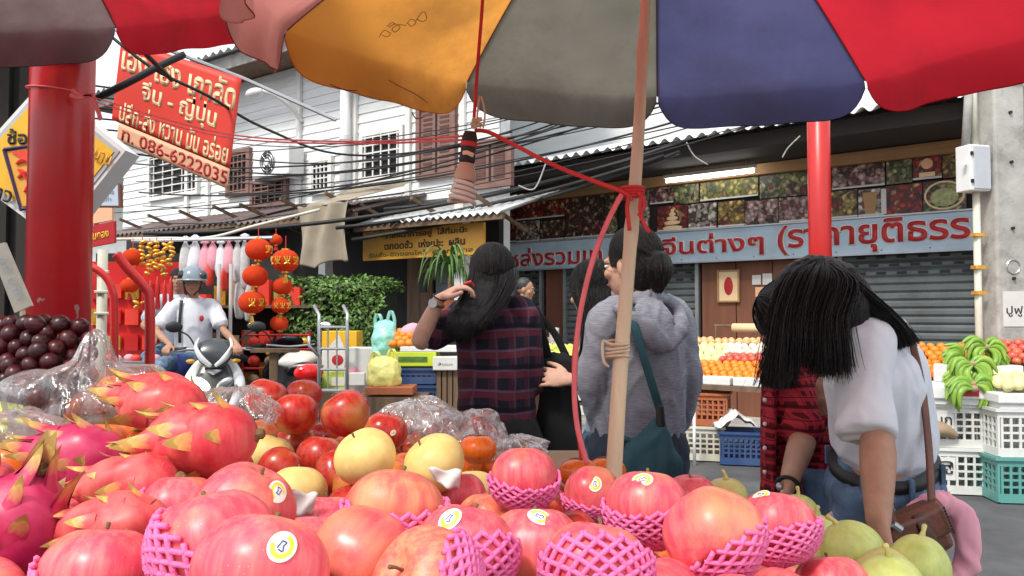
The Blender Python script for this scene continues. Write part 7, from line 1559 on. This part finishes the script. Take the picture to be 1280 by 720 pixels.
mb.loft([g('shL').lerp(g('neck'), .45), g('shL'), g('shL').lerp(g('elL'), .45), g('shL').lerp(g('elL'), .80)], [.062, .064, .060, .058], None, 18, seg=4); mb.loft([g('shR').lerp(g('neck'), .45), g('shR'), g('elR'), g('elR').lerp(g('wrR'), .3)], [.062, .060, .052, .048], None, 18, seg=4)
mb.loft([g('neck') + V((-.05, -.035, .015)), g('neck') + V((0, -.062, .012)), g('neck') + V((.055, -.03, .015))], [(.022, .012)] * 3, (0, -.3, 1), 12, seg=4)
fused('shirt', mb, .008, plA, tA, 2, folds(.007, 9, (1, 1, .6), 2))
trousers(tA, g, (1, 0, 0), M['blackcloth'], J)
P1 = lambda x, y, Y: P(x, y, Y) - O
scalp(tA, g('head'), Mx, Tm, [([P1(607, 360, 3.02), P1(595, 385, 2.96), P1(580, 402, 2.93), P1(573, 420, 2.94)], [(.085, .045), (.080, .035), (.070, .03), (.045, .02)], (1, 0, 0), 18, 4)])
gd = [[P1(590 + k * 6, 322 + abs(k - 4) * 3, 3.06), P1(586 + k * 6.4, 350, 3.0), P1(576 + k * 6, 378, 2.955), P1(563 + k * 5.2, 402, 2.925), P1(557 + k * 4.5, 428 - abs(k - 4) * 2, 2.94)] for k in range(10)]
strands(tA, gd, 1100, .0023, .008, 3); dome(tA, Tm, 700, (-1.9, 1.9), 2.0, (.085, .103, .099), 4)
wt = MB(); wv = (g('wrL') - g('elL')).normalized(); wc = g('wrL') - wv * .022; a1 = wv.orthogonal().normalized(); a2 = wv.cross(a1)
wt.tube([wc + a1 * .027 * math.cos(q) + a2 * .027 * math.sin(q) for q in [2 * math.pi * j / 18 for j in range(19)]], .0055, 6); wt.build('watch_strap', M['leather'], tA); MB().lathe([(.001, .006), (.016, .006), (.017, 0), (.001, 0)], 18).build('watch', M['steel'], tA, loc=wc + V((-.012, -.026, 0)), rot=(R(90), 0, 0))
wc = g('wrL') + wv * .004; MB().tube([wc + a1 * .025 * math.cos(q) + a2 * .025 * math.sin(q) for q in [2 * math.pi * j / 18 for j in range(19)]], .003, 5).build('bracelet', M['black'], tA)
MB().tube([P1(580, 355, 2.86), P1(588, 352, 2.87), P1(592, 357, 2.90)], .005, 6).build('hair_tie', M['string'], tA)
# black tote bag at her side
bg_ = empty('tote_bag', P(694, 445, 3.2), 0, 'large black cloth tote bag hanging between the plaid girl and the next girl', 'bag'); B0 = V(bg_.location)
mb = MB(); mb.loft([P(690, 444, 3.22) - B0, P(690, 480, 3.22) - B0, P(694, 530, 3.22) - B0, P(694, 575, 3.22) - B0], [(.095, .02), (.10, .045), (.105, .06), (.10, .04)], (1, 0, 0), 20, 4); mb.box(P(694, 500, 3.22) - B0, (.17, .06, .33)); fused('body', mb, .01, M['blackcloth'], bg_, 2, folds(.006, 8))
MB().loft([P(668, 385, 3.16) - B0, P(675, 410, 3.17) - B0, P(684, 446, 3.2) - B0], [(.02, .005)] * 3, (1, 0, 0), 8, seg=4).build('strap', M['blackcloth'], bg_, smooth=True); MB().loft([P(662, 383, 3.20) - B0, P(690, 412, 3.24) - B0, P(708, 446, 3.25) - B0], [(.015, .005)] * 3, (1, 0, 0), 8, seg=4).build('strap', M['blackcloth'], bg_, smooth=True)
# ---------------------------------------------------------------- C: girl behind, reaching her hand out
rc_ = (P(757, 500, 3.35).x, 3.35, 0)
J = dict(head=P(739, 365, 3.32), neck=P(755, 402, 3.37), chest=P(762, 440, 3.38), waist=P(765, 515, 3.38), pelvis=P(765, 570, 3.38), side=(-.35, -.93, 0), face=(-.45, .88, -.2), shL=P(742, 418, 3.24), elL=P(752, 482, 3.26), wrL=P(712, 474, 3.10), shR=P(775, 415, 3.5), elR=P(760, 480, 3.6), wrR=P(740, 530, 3.5), hipL=P(757, 575, 3.32), hipR=P(770, 575, 3.46), feet=(-1, .4, 0))
for k, y in (('L', -.07), ('R', .09)): J['kn' + k] = V((rc_[0], 3.35 + y, .46)); J['an' + k] = V((rc_[0], 3.35 + y, .09))
tC, O, g, Mx, Tm = person('person', 'girl in pale blue shirt half hidden behind grey hoodie, reaching one hand left', rc_, J, M['skin'], .0042, face=True, hands=[('wrL', (-1, .05, .10), (.1, .9, -.5), .26, -1), ('wrR', (0, 0, -1), (-1, 0, 0), .3, -1)])
mb = MB(); mb.loft([g('chest').lerp(g('neck'), .98), g('chest').lerp(g('neck'), .6), g('chest').lerp(g('neck'), .2), g('waist'), g('pelvis'), g('pelvis') - V((0, 0, .08))], [(.055, .055), (.115, .08), (.142, .105), (.135, .108), (.155, .12), (.158, .12)], (-.35, -.93, 0), 26, seg=5)
for k in 'LR': mb.loft([g('sh' + k).lerp(g('neck'), .4), g('sh' + k), g('sh' + k).lerp(g('el' + k), .72)], [.06, .062, .06], None, 16, seg=4)
fused('shirt', mb, .009, M['bluecloth'], tC, 2, folds(.006, 10, seed=5)); trousers(tC, g, (-.35, -.93, 0), M['denim'], J)
P1 = lambda x, y, Y: P(x, y, Y) - O
scalp(tC, g('head'), Mx, Tm, [([P1(745, 375, 3.33), P1(742, 400, 3.24), P1(735, 430, 3.18)], [(.06, .05), (.045, .03), (.02, .015)], (1, 0, 0), 16, 4)], (.084, .10, .096))
dome(tC, Tm, 420, (-2.2, 2.2), 2.0, (.087, .103, .099), 6); strands(tC, [[P1(722 + k * 5, 338, 3.3), P1(716 + k * 6, 365, 3.22), P1(728 + k * 4, 395, 3.2), P1(728 + k * 3, 425, 3.17), P1(724 + k * 3, 455, 3.16)] for k in range(8)], 520, .0023, .007, 5)
# ---------------------------------------------------------------- B: woman in grey hoodie with glasses
yb = 2.7; rb2 = (P(800, 500, yb).x, yb, 0)
J = dict(head=P(789, 332, 2.70), neck=P(803, 374, 2.74), chest=P(803, 425, 2.72), waist=P(800, 500, 2.72), pelvis=P(798, 560, 2.72), side=(.93, .35, 0), face=(-.78, .62, -.08), shL=P(756, 402, 2.66), elL=P(741, 478, 2.66), wrL=P(758, 545, 2.76), shR=P(846, 398, 2.78), elR=P(858, 474, 2.80), wrR=P(846, 535, 2.86), hipL=P(778, 572, 2.7), hipR=P(822, 572, 2.76), feet=(-.35, .93, 0))
for k, x in (('L', -.09), ('R', .09)): J['kn' + k] = V((rb2[0] + x, 2.75, .46)); J['an' + k] = V((rb2[0] + x, 2.72, .09))
tB, O, g, Mx, Tm = person('person', 'woman in grey hoodie and glasses, hair tied back, teal strap across her back', rb2, J, M['skin'], .0055, face=True, hands=[('wrL', (0, .5, -1), (1, 0, 0), .3, 1), ('wrR', (-.3, .5, -1), (-1, 0, 0), .3, -1)])
mb = MB(); S = V((.93, .35, 0)); mb.loft([g('chest').lerp(g('neck'), 1.0), g('chest').lerp(g('neck'), .72), g('chest').lerp(g('neck'), .3), g('chest') - V((0, 0, .08)), g('waist'), g('pelvis'), g('pelvis') - V((0, 0, .15))], [(.066, .062), (.108, .082), (.140, .108), (.150, .118), (.158, .124), (.164, .128), (.152, .122)], S, 30, seg=5)
for k in 'LR':
    mb.loft([g('sh' + k).lerp(g('neck'), .45), g('sh' + k), g('sh' + k).lerp(g('el' + k), .6), g('el' + k), g('el' + k).lerp(g('wr' + k), .9)], [.058, .060, .055, .054, .044], None, 18, seg=4)
P1 = lambda x, y, Y: P(x, y, Y) - O
fused('hoodie', mb, .008, M['greyknit'], tB, 2, folds(.0065, 12, (1, 1, .6), 9, .5))
# the hood lying down her back
mb = MB(); mb.loft([P1(770, 386, 2.56), P1(790, 400, 2.53), P1(815, 422, 2.53), P1(838, 436, 2.56)], [(.018, .014), (.030, .022), (.042, .028), (.018, .015)], (0, -.3, 1), 14, seg=5); mb.loft([P1(838, 436, 2.57), P1(850, 412, 2.60), P1(846, 388, 2.66), P1(828, 374, 2.70)], [(.016, .016), (.026, .022), (.03, .022), (.026, .02)], None, 14, seg=5); mb.loft([P1(828, 376, 2.68), P1(806, 372, 2.62), P1(782, 378, 2.60), P1(772, 388, 2.58)], [(.022, .02), (.024, .018), (.022, .018), (.015, .015)], None, 12, seg=5)
mb.loft([P1(808, 380, 2.585), P1(822, 402, 2.565), P1(838, 430, 2.565)], [(.055, .02), (.058, .022), (.02, .014)], (1, .35, 0), 16, seg=5)
fused('hood', mb, .007, M['greyknit'], tB, 2, folds(.009, 13, (1.2, 1, .5), 3)); trousers(tB, g, S, M['darkdenim'], J)
scalp(tB, g('head'), Mx, Tm, [([P1(800, 330, 2.66), P1(815, 326, 2.62), P1(826, 332, 2.60)], [.05, .035, .03], None, 12, 3), ([P1(824, 322, 2.60), P1(826, 340, 2.59), P1(822, 362, 2.6)], [(.034, .034), (.042, .040), (.014, .014)], (1, 0, 0), 14, 4)], (.080, .096, .094))
dome(tB, Tm, 420, (-2.0, 2.0), 1.7, (.083, .099, .097), 8); strands(tB, [[P1(775 + k * 3, 297 + k, 2.66 - .004 * k), P1(788 + k * 4, 300 + k * 2, 2.625), P1(805 + k * 3, 312 + k * 3, 2.60), P1(822 + k, 326 + k, 2.595)] for k in range(8)], 320, .0022, .003, 9)
strands(tB, [[P1(818 + k * 2, 318, 2.565), P1(812 + k * 4, 335, 2.545), P1(814 + k * 3, 352, 2.555), P1(820 + k, 366, 2.57)] for k in range(7)], 300, .0020, .0035, 10)
gl = MB(); 
for s in (-1, 1): gl.tube([Tm(s * .033 + .021 * math.cos(q), .096, .002 + .015 * math.sin(q)) for q in [2 * math.pi * j / 16 for j in range(17)]], .0018, 5); gl.tube([Tm(s * .053, .094, .006), Tm(s * .078, .05, .008), Tm(s * .078, -.01, .0)], .0018, 5)
gl.tube([Tm(-.012, .097, .004), Tm(.012, .097, .004)], .0018, 5); gl.build('glasses', M['black'], tB)
sh_ = empty('shoulder_bag', P(822, 545, 2.52), 0, 'dark teal cloth shoulder bag hanging at the back of the grey hoodie', 'bag'); S0 = V(sh_.location); mb = MB()
mb.loft([P(826, 524, 2.53) - S0, P(820, 545, 2.52) - S0, P(815, 575, 2.51) - S0, P(813, 610, 2.50) - S0], [(.018, .012), (.045, .03), (.095, .045), (.10, .045)], (1, 0, 0), 18, 4); mb.loft([P(792, 556, 2.55) - S0, P(800, 585, 2.53) - S0, P(806, 606, 2.51) - S0], [(.03, .02), (.07, .04), (.08, .04)], (1, 0, 0), 14, 4)
fused('body', mb, .008, M['teal'], sh_, 2, folds(.010, 11, (1.4, 1, .5), 4))
MB().loft([P(782, 368, 2.60) - S0, P(790, 395, 2.515) - S0, P(800, 430, 2.49) - S0, P(815, 480, 2.50) - S0, P(825, 512, 2.52) - S0], [(.014, .003)] * 5, (1, .2, 0), 8, seg=5).build('strap', M['teal'], sh_, smooth=True); MB().loft([P(825, 508, 2.51) - S0, P(826, 532, 2.51) - S0], [(.012, .009), (.016, .012)], (1, 0, 0), 8).build('clasp', M['black'], sh_)
MB().loft([P(822, 535, 2.51) - S0, P(800, 552, 2.52) - S0, P(775, 545, 2.58) - S0], [(.008, .003)] * 3, (0, 0, 1), 6, seg=5).build('lower_strap', M['teal'], sh_, smooth=True)
# ---------------------------------------------------------------- F: girl in red plaid, bending, behind
rf = (P(1005, 560, 2.35).x, 2.35, 0)
J = dict(head=P(992, 408, 2.26), neck=P(1012, 440, 2.34), chest=P(1016, 480, 2.38), waist=P(1020, 548, 2.42), pelvis=P(1020, 600, 2.44), side=(-.3, -.95, 0), face=(-.75, .1, -.65), up=(-.6, 0, .8), shL=P(990, 470, 2.24), elL=P(1005, 545, 2.16), wrL=P(985, 607, 2.0), shR=P(1030, 462, 2.5), elR=P(1012, 540, 2.5), wrR=P(990, 600, 2.35), hipL=P(1012, 612, 2.37), hipR=P(1026, 612, 2.52), feet=(-1, 0, 0))
for k, y in (('L', -.06), ('R', .10)): J['kn' + k] = V((rf[0] - .02, 2.38 + y, .44)); J['an' + k] = V((rf[0] + .05, 2.38 + y, .09))
tF, O, g, Mx, Tm = person('person', 'girl in a loose red and black checked shirt bending over, head hidden by black hair', rf, J, M['skin2'], .0055, hands=[('wrL', (-.3, -.2, -1), (-1, .3, 0), .35, -1), ('wrR', (0, -.2, -1), (-1, 0, 0), .3, 1)])
plF = plaid('plaid_red', (.10, .008, .014), (.46, .035, .055), (.018, .008, .01), 36, .5, mixh=.7, mixv=.8)
mb = MB(); mb.loft([g('neck'), g('chest').lerp(g('neck'), .6), g('chest'), g('waist'), g('pelvis'), g('pelvis') - V((.01, 0, .16))], [(.06, .06), (.11, .085), (.14, .105), (.145, .11), (.155, .115), (.165, .115)], (-.3, -.95, 0), 26, seg=5)
for k in 'LR': mb.loft([g('sh' + k).lerp(g('neck'), .4), g('sh' + k), g('sh' + k).lerp(g('el' + k), .5), g('sh' + k).lerp(g('el' + k), .86)], [.058, .062, .056, .052], None, 16, seg=4)
el_ = g('shL').lerp(g('elL'), .84); mb.loft([el_, g('shL').lerp(g('elL'), .96)], [.060, .056], None, 16)
mb.loft([P(962, 452, 2.22) - O, P(960, 520, 2.2) - O, P(960, 600, 2.2) - O, P(962, 655, 2.2) - O], [(.012, .03), (.016, .05), (.016, .06), (.014, .06)], (1, 0, 0), 12, seg=4); mb.loft([P(985, 452, 2.26) - O, P(980, 520, 2.27) - O, P(978, 600, 2.28) - O, P(980, 655, 2.28) - O], [(.05, .03), (.055, .035), (.055, .035), (.055, .03)], (1, 0, 0), 12, seg=4)
fused('shirt', mb, .008, plF, tF, 2, folds(.009, 10, (1, 1, .5), 14)); trousers(tF, g, (-.3, -.95, 0), M['denim'], J)
for z in (470, 500, 530, 560, 590, 620): MB().ball(P(956, z, 2.17) - O, .006, 8, 6).build('button', M['whiteplastic'], tF)
P1 = lambda x, y, Y: P(x, y, Y) - O
scalp(tF, g('head'), Mx, Tm); dome(tF, Tm, 200, (-2.6, 2.6), 1.9, (.085, .103, .099), 16); strands(tF, [[P1(965 + k * 7, 395, 2.2), P1(962 + k * 6, 420, 2.16), P1(966 + k * 5, 450, 2.14), P1(968 + k * 4, 485, 2.14)] for k in range(7)], 260, .003, .006, 15)
wv = (g('wrL') - g('elL')).normalized(); a1 = wv.orthogonal().normalized(); a2 = wv.cross(a1); MB().tube([g('wrL') + a1 * .026 * math.cos(q) + a2 * .026 * math.sin(q) for q in [2 * math.pi * j / 18 for j in range(19)]], .006, 6).build('wristband', M['black'], tF); MB().ball(g('wrL') + V((-.026, -.012, 0)), (.008, .010, .010), 10, 6).build('watch', M['steel'], tF)
# ---------------------------------------------------------------- E: girl in white shirt bending over the fruit
re_ = (P(1110, 600, 1.95).x, 1.95, 0)
J = dict(head=P(1022, 392, 1.80), neck=P(1080, 416, 1.88), chest=P(1094, 468, 1.90), waist=P(1104, 545, 1.93), pelvis=P(1105, 612, 1.96), side=(-.45, -.89, 0), face=(-.80, .05, -.60), up=(-.6, 0, .8), shL=P(1082, 438, 1.76), elL=P(1097, 552, 1.64), wrL=P(1098, 655, 1.52), shR=P(1110, 425, 2.03), elR=P(1072, 520, 2.16), wrR=P(1052, 600, 2.20), hipL=P(1096, 632, 1.90), hipR=P(1118, 628, 2.06), feet=(-.9, .4, 0))
for k, (x, y) in (('L', (-.07, -.06)), ('R', (.05, .12))): J['kn' + k] = V((re_[0] + x, 1.95 + y, .46)); J['an' + k] = V((re_[0] + x * .6 + .03, 1.97 + y, .09))
tE, O, g, Mx, Tm = person('person', 'girl in white t-shirt and jeans bending over fruit, black hair hiding her face', re_, J, M['skin2'], .0055, hands=[('wrL', (-.05, -.35, -1), (-1, -.1, 0), .30, 1), ('wrR', (-.3, -.2, -1), (-1, 0, 0), .3, -1)])
S = V((-.45, -.89, 0)); mb = MB(); mb.loft([g('neck') + (g('neck') - g('chest')) * .10, g('chest').lerp(g('neck'), .66), g('chest').lerp(g('neck'), .2), g('chest').lerp(g('waist'), .45), g('waist'), g('waist').lerp(g('pelvis'), .18)], [(.060, .056), (.115, .086), (.152, .110), (.155, .114), (.150, .116), (.148, .116)], S, 30, seg=5)
shl = g('shL'); mb.loft([shl.lerp(g('neck'), .45), shl + V((.0, 0, .005)), shl.lerp(g('elL'), .45) + V((-.015, 0, 0)), shl.lerp(g('elL'), .93) + V((-.022, -.005, 0))], [(.062, .060), (.060, .060), (.054, .054), (.060, .050)], (1, 0, 0), 22, seg=5, dome=False); shr = g('shR'); mb.loft([shr.lerp(g('neck'), .4), shr, shr.lerp(g('elR'), .6)], [.058, .06, .06], None, 16, seg=4)
fused('shirt', mb, .007, M['whitecloth'], tE, 2, folds(.0065, 13, (1.3, 1, .45), 21, .5))
P1 = lambda x, y, Y: P(x, y, Y) - O
jn = trousers(tE, g, S, M['denim'], J, 1.12, g('pelvis').lerp(g('waist'), .46))
bw_ = g('pelvis').lerp(g('waist'), .52); tb_ = (g('waist') - g('pelvis')).normalized(); sv = (S - tb_ * S.dot(tb_)).normalized(); fv = tb_.cross(sv)
MB().loft([bw_ - tb_ * .011, bw_ + tb_ * .011], [(.158, .125), (.156, .123)], S, 36, dome=False).build('belt', M['black'], tE, smooth=True)
for q in (-.3, .5, 1.3, 2.2, 3.4, 4.6): c_ = bw_ + sv * .161 * math.cos(q) + fv * .129 * math.sin(q); MB().box(c_, (.010, .010, .045)).build('belt_loop', M['denim'], tE)
# back pocket and stitching on the near hip
def onhip(px, py, off): 
    d = ray(px, py).normalized(); ev_ = jn.data; o_ = V((0, 0, CAMZ)) - O; ok, loc, nn, ix = jn.ray_cast(o_, d); return (loc + nn * off) if ok else P1(px, py, 1.9)
for ps in (((1112, 598), (1116, 635), (1136, 642), (1154, 632), (1152, 597)), ((1112, 604), (1132, 606), (1152, 603))): MB().tube([onhip(x, y, .003) for x, y in ps], .0022, 5, seg=5).build('pocket_seam', mat('light_stitch', (.28, .38, .48), .8), tE, smooth=True)
MB().ball(onhip(1037, 652, .0), (.014, .008, .026), 12, 8, Euler((0, R(25), 0)).to_matrix()).build('worn_patch', mat('worn_denim', (.62, .66, .70), .9, .15, 60), tE, smooth=True)
q0 = g('shL').lerp(g('neck'), .10); q1 = (g('elL') - g('shL')).normalized(); b1 = V((1, 0, 0)); b1 = (b1 - q1 * b1.dot(q1)).normalized(); b2 = q1.cross(b1)
# hair: dome, curtain falling forward, lock down her back
hx = [([P1(1040, 352, 1.80), P1(1066, 372, 1.81), P1(1094, 394, 1.79), P1(1122, 416, 1.80)], [(.055, .07), (.045, .05), (.026, .03), (.014, .02)], (0, 0, 1), 18, 4),
      ([P1(1020, 372, 1.76), P1(1024, 410, 1.71), P1(1031, 440, 1.70), P1(1034, 462, 1.70)], [(.076, .07), (.058, .04), (.044, .028), (.030, .015)], (1, 0, 0), 20, 4),
      ([P1(992, 368, 1.78), P1(985, 400, 1.74), P1(982, 425, 1.73), P1(980, 450, 1.73)], [(.035, .05), (.030, .03), (.022, .02), (.008, .010)], (1, 0, 0), 16, 4)]
scalp(tE, g('head'), Mx, Tm, hx, (.083, .100, .094), voxel=.006)
gF = [[P1(1018 + k * 1.6, 327 + abs(k - 5) * .6, 1.77), P1(990 + k * 7.0, 342 + k * 1.2, 1.715 - .003 * k), P1(974 + k * 7.2, 385 + k * 1.2, 1.675), P1(968 + k * 7.7, 428, 1.66), P1(962 + k * 8.5, (482, 480, 474, 452, 444, 448, 462, 467, 469, 470, 468, 460)[k], 1.67)] for k in range(12)]
strands(tE, gF, 3600, .0012, .0115, 31, .2)
gL = [[P1(1008 + k * 3, 331, 1.78), P1(984 + k * 4, 352, 1.72), P1(972 + k * 3.4, 395, 1.69), P1(967 + k * 3.5, 440, 1.68), P1(952 + k * 6, 484, 1.69)] for k in range(6)]
strands(tE, gL, 380, .0017, .008, 33, .2); strands(tE, gL[:3], 60, .0012, .016, 34, .3); strands(tE, gF, 60, .0011, .016, 36, .3)
gB = [[P1(1022 + k * 3, 326 + k, 1.80), P1(1052 + k * 1.2, 340 + k * 2, 1.76), P1(1088 + k * .3, 368 + k * 2.4, 1.755), P1(1119 - k * .3, 397 + k * 1.8, 1.77), P1(1146 - k * 2.6, 427 + k * 1.0, 1.79)] for k in range(9)]
strands(tE, gB, 1300, .0016, .0045, 35, .3); strands(tE, gB, 40, .0011, .010, 37, .4)
# satchel with pink cloth
sb = empty('satchel', P(1165, 680, 1.66), 0, 'brown leather satchel hanging behind the bending girl, pink cloth tucked in it', 'bag'); S0 = V(sb.location)
q4 = [P(*p, 1.66) - S0 for p in ((1112, 662), (1184, 632), (1208, 690), (1140, 724))]; mb = MB(); mb.prism([p + V((0, .03, 0)) for p in q4], (0, .06, 0)); o = mb.build('body', M['leather'], sb, bevel=.014)
q5 = [q4[0].lerp(q4[3], -.06), q4[1].lerp(q4[2], -.06), q4[1].lerp(q4[2], .58), q4[0].lerp(q4[3], .58)]
MB().grid(lambda u, v: q5[0].lerp(q5[1], u).lerp(q5[3].lerp(q5[2], u), v) + V((0, .018 + .02 * (1 - min(1, v * 5)) - .004 * math.sin(math.pi * u), 0)), 14, 14).build('flap', M['leather'], sb, smooth=True, solid=.006)
a_, b_ = q4[0].lerp(q4[1], .55), q4[3].lerp(q4[2], .55); MB().loft([a_ + V((0, .016, 0)), a_.lerp(b_, .5) + V((0, .004, 0)), a_.lerp(b_, .82) + V((0, .012, 0))], [(.014, .002)] * 3, (1, 0, .3), 6, seg=3).build('flap_strap', mat('dark_leather', (.07, .025, .015), .45, .2, 20), sb, smooth=True)
MB().box(a_.lerp(b_, .84) + V((0, .006, 0)), (.022, .006, .016)).build('buckle', M['steel'], sb)
for i in range(9): MB().ball(q5[2].lerp(q5[1], i / 10) + V((-.006, .006, 0)), .0028, 6, 4).build('stitch_hole', M['black'], sb)
mb = MB(); mb.loft([P(1130, 650, 1.74) - S0, P(1170, 628, 1.75) - S0, P(1196, 640, 1.75) - S0, P(1212, 676, 1.75) - S0, P(1206, 712, 1.75) - S0, P(1178, 732, 1.74) - S0], [(.014, .014), (.022, .020), (.026, .022), (.026, .022), (.022, .02), (.014, .014)], None, 14, seg=5); fused('pink_lining', mb, .006, M['pinkcloth'], sb, 1, folds(.010, 22, seed=2))
MB().loft([P(1138, 420, 1.80) - S0, P(1152, 480, 1.80) - S0, P(1161, 560, 1.76) - S0, P(1165, 640, 1.69) - S0], [(.0085, .002)] * 4, (1, 0, 0), 6, seg=5).build('strap', M['leather'], sb, smooth=True); MB().loft([P(1100, 600, 1.68) - S0, P(1108, 625, 1.67) - S0, P(1120, 662, 1.665) - S0], [(.0085, .002)] * 3, (1, 0, 0), 6, seg=5).build('strap', M['leather'], sb, smooth=True); MB().tube([P(1116, 655, 1.66) - S0, P(1126, 662, 1.66) - S0], .008, 8).build('strap_ring', M['steel'], sb)
# ---------------------------------------------------------------- rider and passenger
def rider(lab, hx, hy, Y, shirt, face, front, sc=1.0):
    c = P(hx, hy, Y); r0 = (c.x, Y, 0); f = V((.24, -1, 0)).normalized(); s = V((f.y, -f.x, 0)) * -1; s = V((1, .24, 0)).normalized(); nk = c - V((0, 0, .165)) - f * .03
    J = dict(head=c, neck=nk, chest=nk - V((0, 0, .19)) - f * .02, waist=nk - V((0, 0, .40)) - f * .04, pelvis=nk - V((0, 0, .52)) - f * .05, side=s, face=f)
    for k, q in (('L', -1), ('R', 1)):
        J['sh' + k] = nk - V((0, 0, .07)) + s * q * .175; J['el' + k] = nk - V((0, 0, .29)) + s * q * .30 + f * .13; J['wr' + k] = (P(212 if q < 0 else 296, 431, 7.15) - f * .02) if front else nk - V((0, 0, .38)) + s * q * .16 + f * .18
        J['hip' + k] = J['pelvis'] + s * q * .10 - V((0, 0, .02)); J['kn' + k] = J['pelvis'] + s * q * .22 + f * .40 - V((0, 0, .10)); J['an' + k] = V((J['kn' + k].x, J['kn' + k].y, 0)) - f * .10 + V((0, 0, .38))
    hs_ = [('wr' + k, (V((-.15 if k == 'L' else .15, -.1, -.3)) + f * .5), (0, 0, -1), .8, 1 if k == 'L' else -1) for k in 'LR']
    t, O, g, Mx, Tm = person('person', lab, r0, J, M['skin2'], .008, face=face, hands=hs_, shoe=M['black'])
    mb = MB(); mb.loft([g('neck') + V((0, 0, .005)), g('chest').lerp(g('neck'), .62), g('chest'), g('waist'), g('pelvis')], [(.07, .065), (.145, .10), (.175, .125), (.165, .125), (.17, .12)], s, 26, seg=5)
    for k in 'LR': mb.loft([g('sh' + k).lerp(g('neck'), .4), g('sh' + k), g('sh' + k).lerp(g('el' + k), .72)], [.07, .075, .075], None, 16, seg=4)
    fused('polo_shirt', mb, .011, shirt, t, 2, folds(.008, 8, seed=hx)); trousers(t, g, s, M['denim'], J, 1.1)
    return t, O, g, Mx, Tm, f, s
tR, O, g, Mx, Tm, f, s = rider('man in a silver and black helmet and white polo shirt riding the scooter', 241, 354, 7.62, M['whitecloth'], True, True)
hm = MB(); hm.lathe([(.001, .135)] + [(.118 * math.sin(a_), .135 * math.cos(a_)) for a_ in [i * math.pi / 2 / 10 for i in range(1, 11)]] + [(.120, -.02)], 28); o = hm.build('helmet', mat('helmet_shell', (.20, .26, .31), .2, .1, 4, coat=.6), tR, smooth=True, solid=.008); o.location = Tm(0, -.01, .035); o.rotation_euler = (0, 0, .22); o.scale = (.98, 1.15, 1)
MB().grid(lambda u, v: Tm(.128 * math.sin((u - .5) * 2.7) * (1 + .1 * v), -.01 + .135 * math.cos((u - .5) * 2.7) + .07 * v * math.cos((u - .5) * 2.7), .040 - .018 * v), 16, 3).build('visor', M['steel'], tR, smooth=True, solid=.004)
for q in (-1, 1): MB().ball(Tm(q * .088, -.0, .07), (.05, .10, .055), 14, 8, Mx).build('helmet_side', gloss_g if q < 0 else M['black'], tR, smooth=True); MB().tube([Tm(q * .085, 0, .03), Tm(q * .07, .03, -.06), Tm(q * .02, .05, -.115)], .006, 5).build('chin_strap', M['black'], tR)
MB().ball(g('chest') + f * .135 + s * .095 + V((0, 0, .02)), (.022, .008, .03), 12, 8).build('red_logo', M['letterred'], tR)
for q in (-1, 1): MB().loft([g('neck') + f * .075 + V((0, 0, -.06)), g('neck') + s * q * .055 + f * .055 + V((0, 0, -.01)), g('neck') + s * q * .075 + V((0, 0, .02))], [(.018, .006)] * 3, None, 8, seg=3).build('collar', M['whitecloth'], tR, smooth=True)
MB().loft([g('neck') + f * .07 + s * -.09 + V((0, 0, .0)), g('chest') + f * .13 + s * -.10, g('waist') + f * .12 - s * .10], [(.014, .004)] * 3, s, 6, seg=4).build('bag_strap', M['black'], tR, smooth=True)
tP, O, g, Mx, Tm, f, s = rider('passenger in a pale shirt sitting behind the helmeted rider', 223, 350, 8.05, M['bluecloth'], False, False)
scalp(tP, g('head'), Mx, Tm)
tag(MB().ball((0, 0, 0), (.12, .12, .15), 16, 10).build('blue_bag', mat('blue_bag', (.03, .05, .22), .7, .2, 10), None, loc=P(222, 462, 7.5), smooth=True), 'dark blue bag held beside the scooter rider', 'bag')
# ---------------------------------------------------------------- vendor far behind
rv = (P(655, 400, 8.4).x, 8.55, 0); c = P(657, 362, 8.5)
J = dict(head=c, neck=c - V((.02, 0, .16)), chest=c - V((.03, 0, .34)), waist=c - V((.02, 0, .56)), pelvis=c - V((.02, 0, .70)), side=(.3, 1, 0), face=(.95, -.25, -.15), feet=(1, 0, 0))
for k, q in (('L', 1), ('R', -1)): b_ = J['chest'] + V((.03 * q, .17 * q, .1)); J['sh' + k] = b_; J['el' + k] = b_ + V((.08, 0, -.26)); J['wr' + k] = b_ + V((.28, 0, -.30)); J['hip' + k] = J['pelvis'] + V((0, .09 * q, -.03)); J['kn' + k] = V((J['pelvis'].x, J['pelvis'].y + .09 * q, .48)); J['an' + k] = V((J['pelvis'].x, J['pelvis'].y + .09 * q, .09))
tV, O, g, Mx, Tm = person('person', 'dark haired vendor in profile standing behind the middle fruit stall', rv, J, M['skin2'], .008, face=True, hands=[('wr' + k, (1, 0, -.2), (0, 0, -1), .4, 1 if k == 'L' else -1) for k in 'LR'])
mb = MB(); mb.loft([g('neck'), g('chest').lerp(g('neck'), .6), g('chest'), g('waist'), g('pelvis')], [(.065, .06), (.14, .10), (.17, .12), (.165, .12), (.17, .12)], J['side'], 22, seg=4)
for k in 'LR': mb.loft([g('sh' + k).lerp(g('neck'), .4), g('sh' + k), g('sh' + k).lerp(g('el' + k), .7)], [.065, .07, .065], None, 14, seg=3)
fused('shirt', mb, .012, mat('dark_green_shirt', (.05, .06, .05), .9, .3, 8), tV, 2, folds(.008)); trousers(tV, g, J['side'], M['blackcloth'], J)
mb = MB(); mb.ball(Tm(0, -.03, .045), (.080, .088, .082), 22, 14, Mx); fused('hair', mb, .009, mat('greying_hair', (.035, .034, .034), .6, .4, 60), tV, 1, folds(.004, 30))
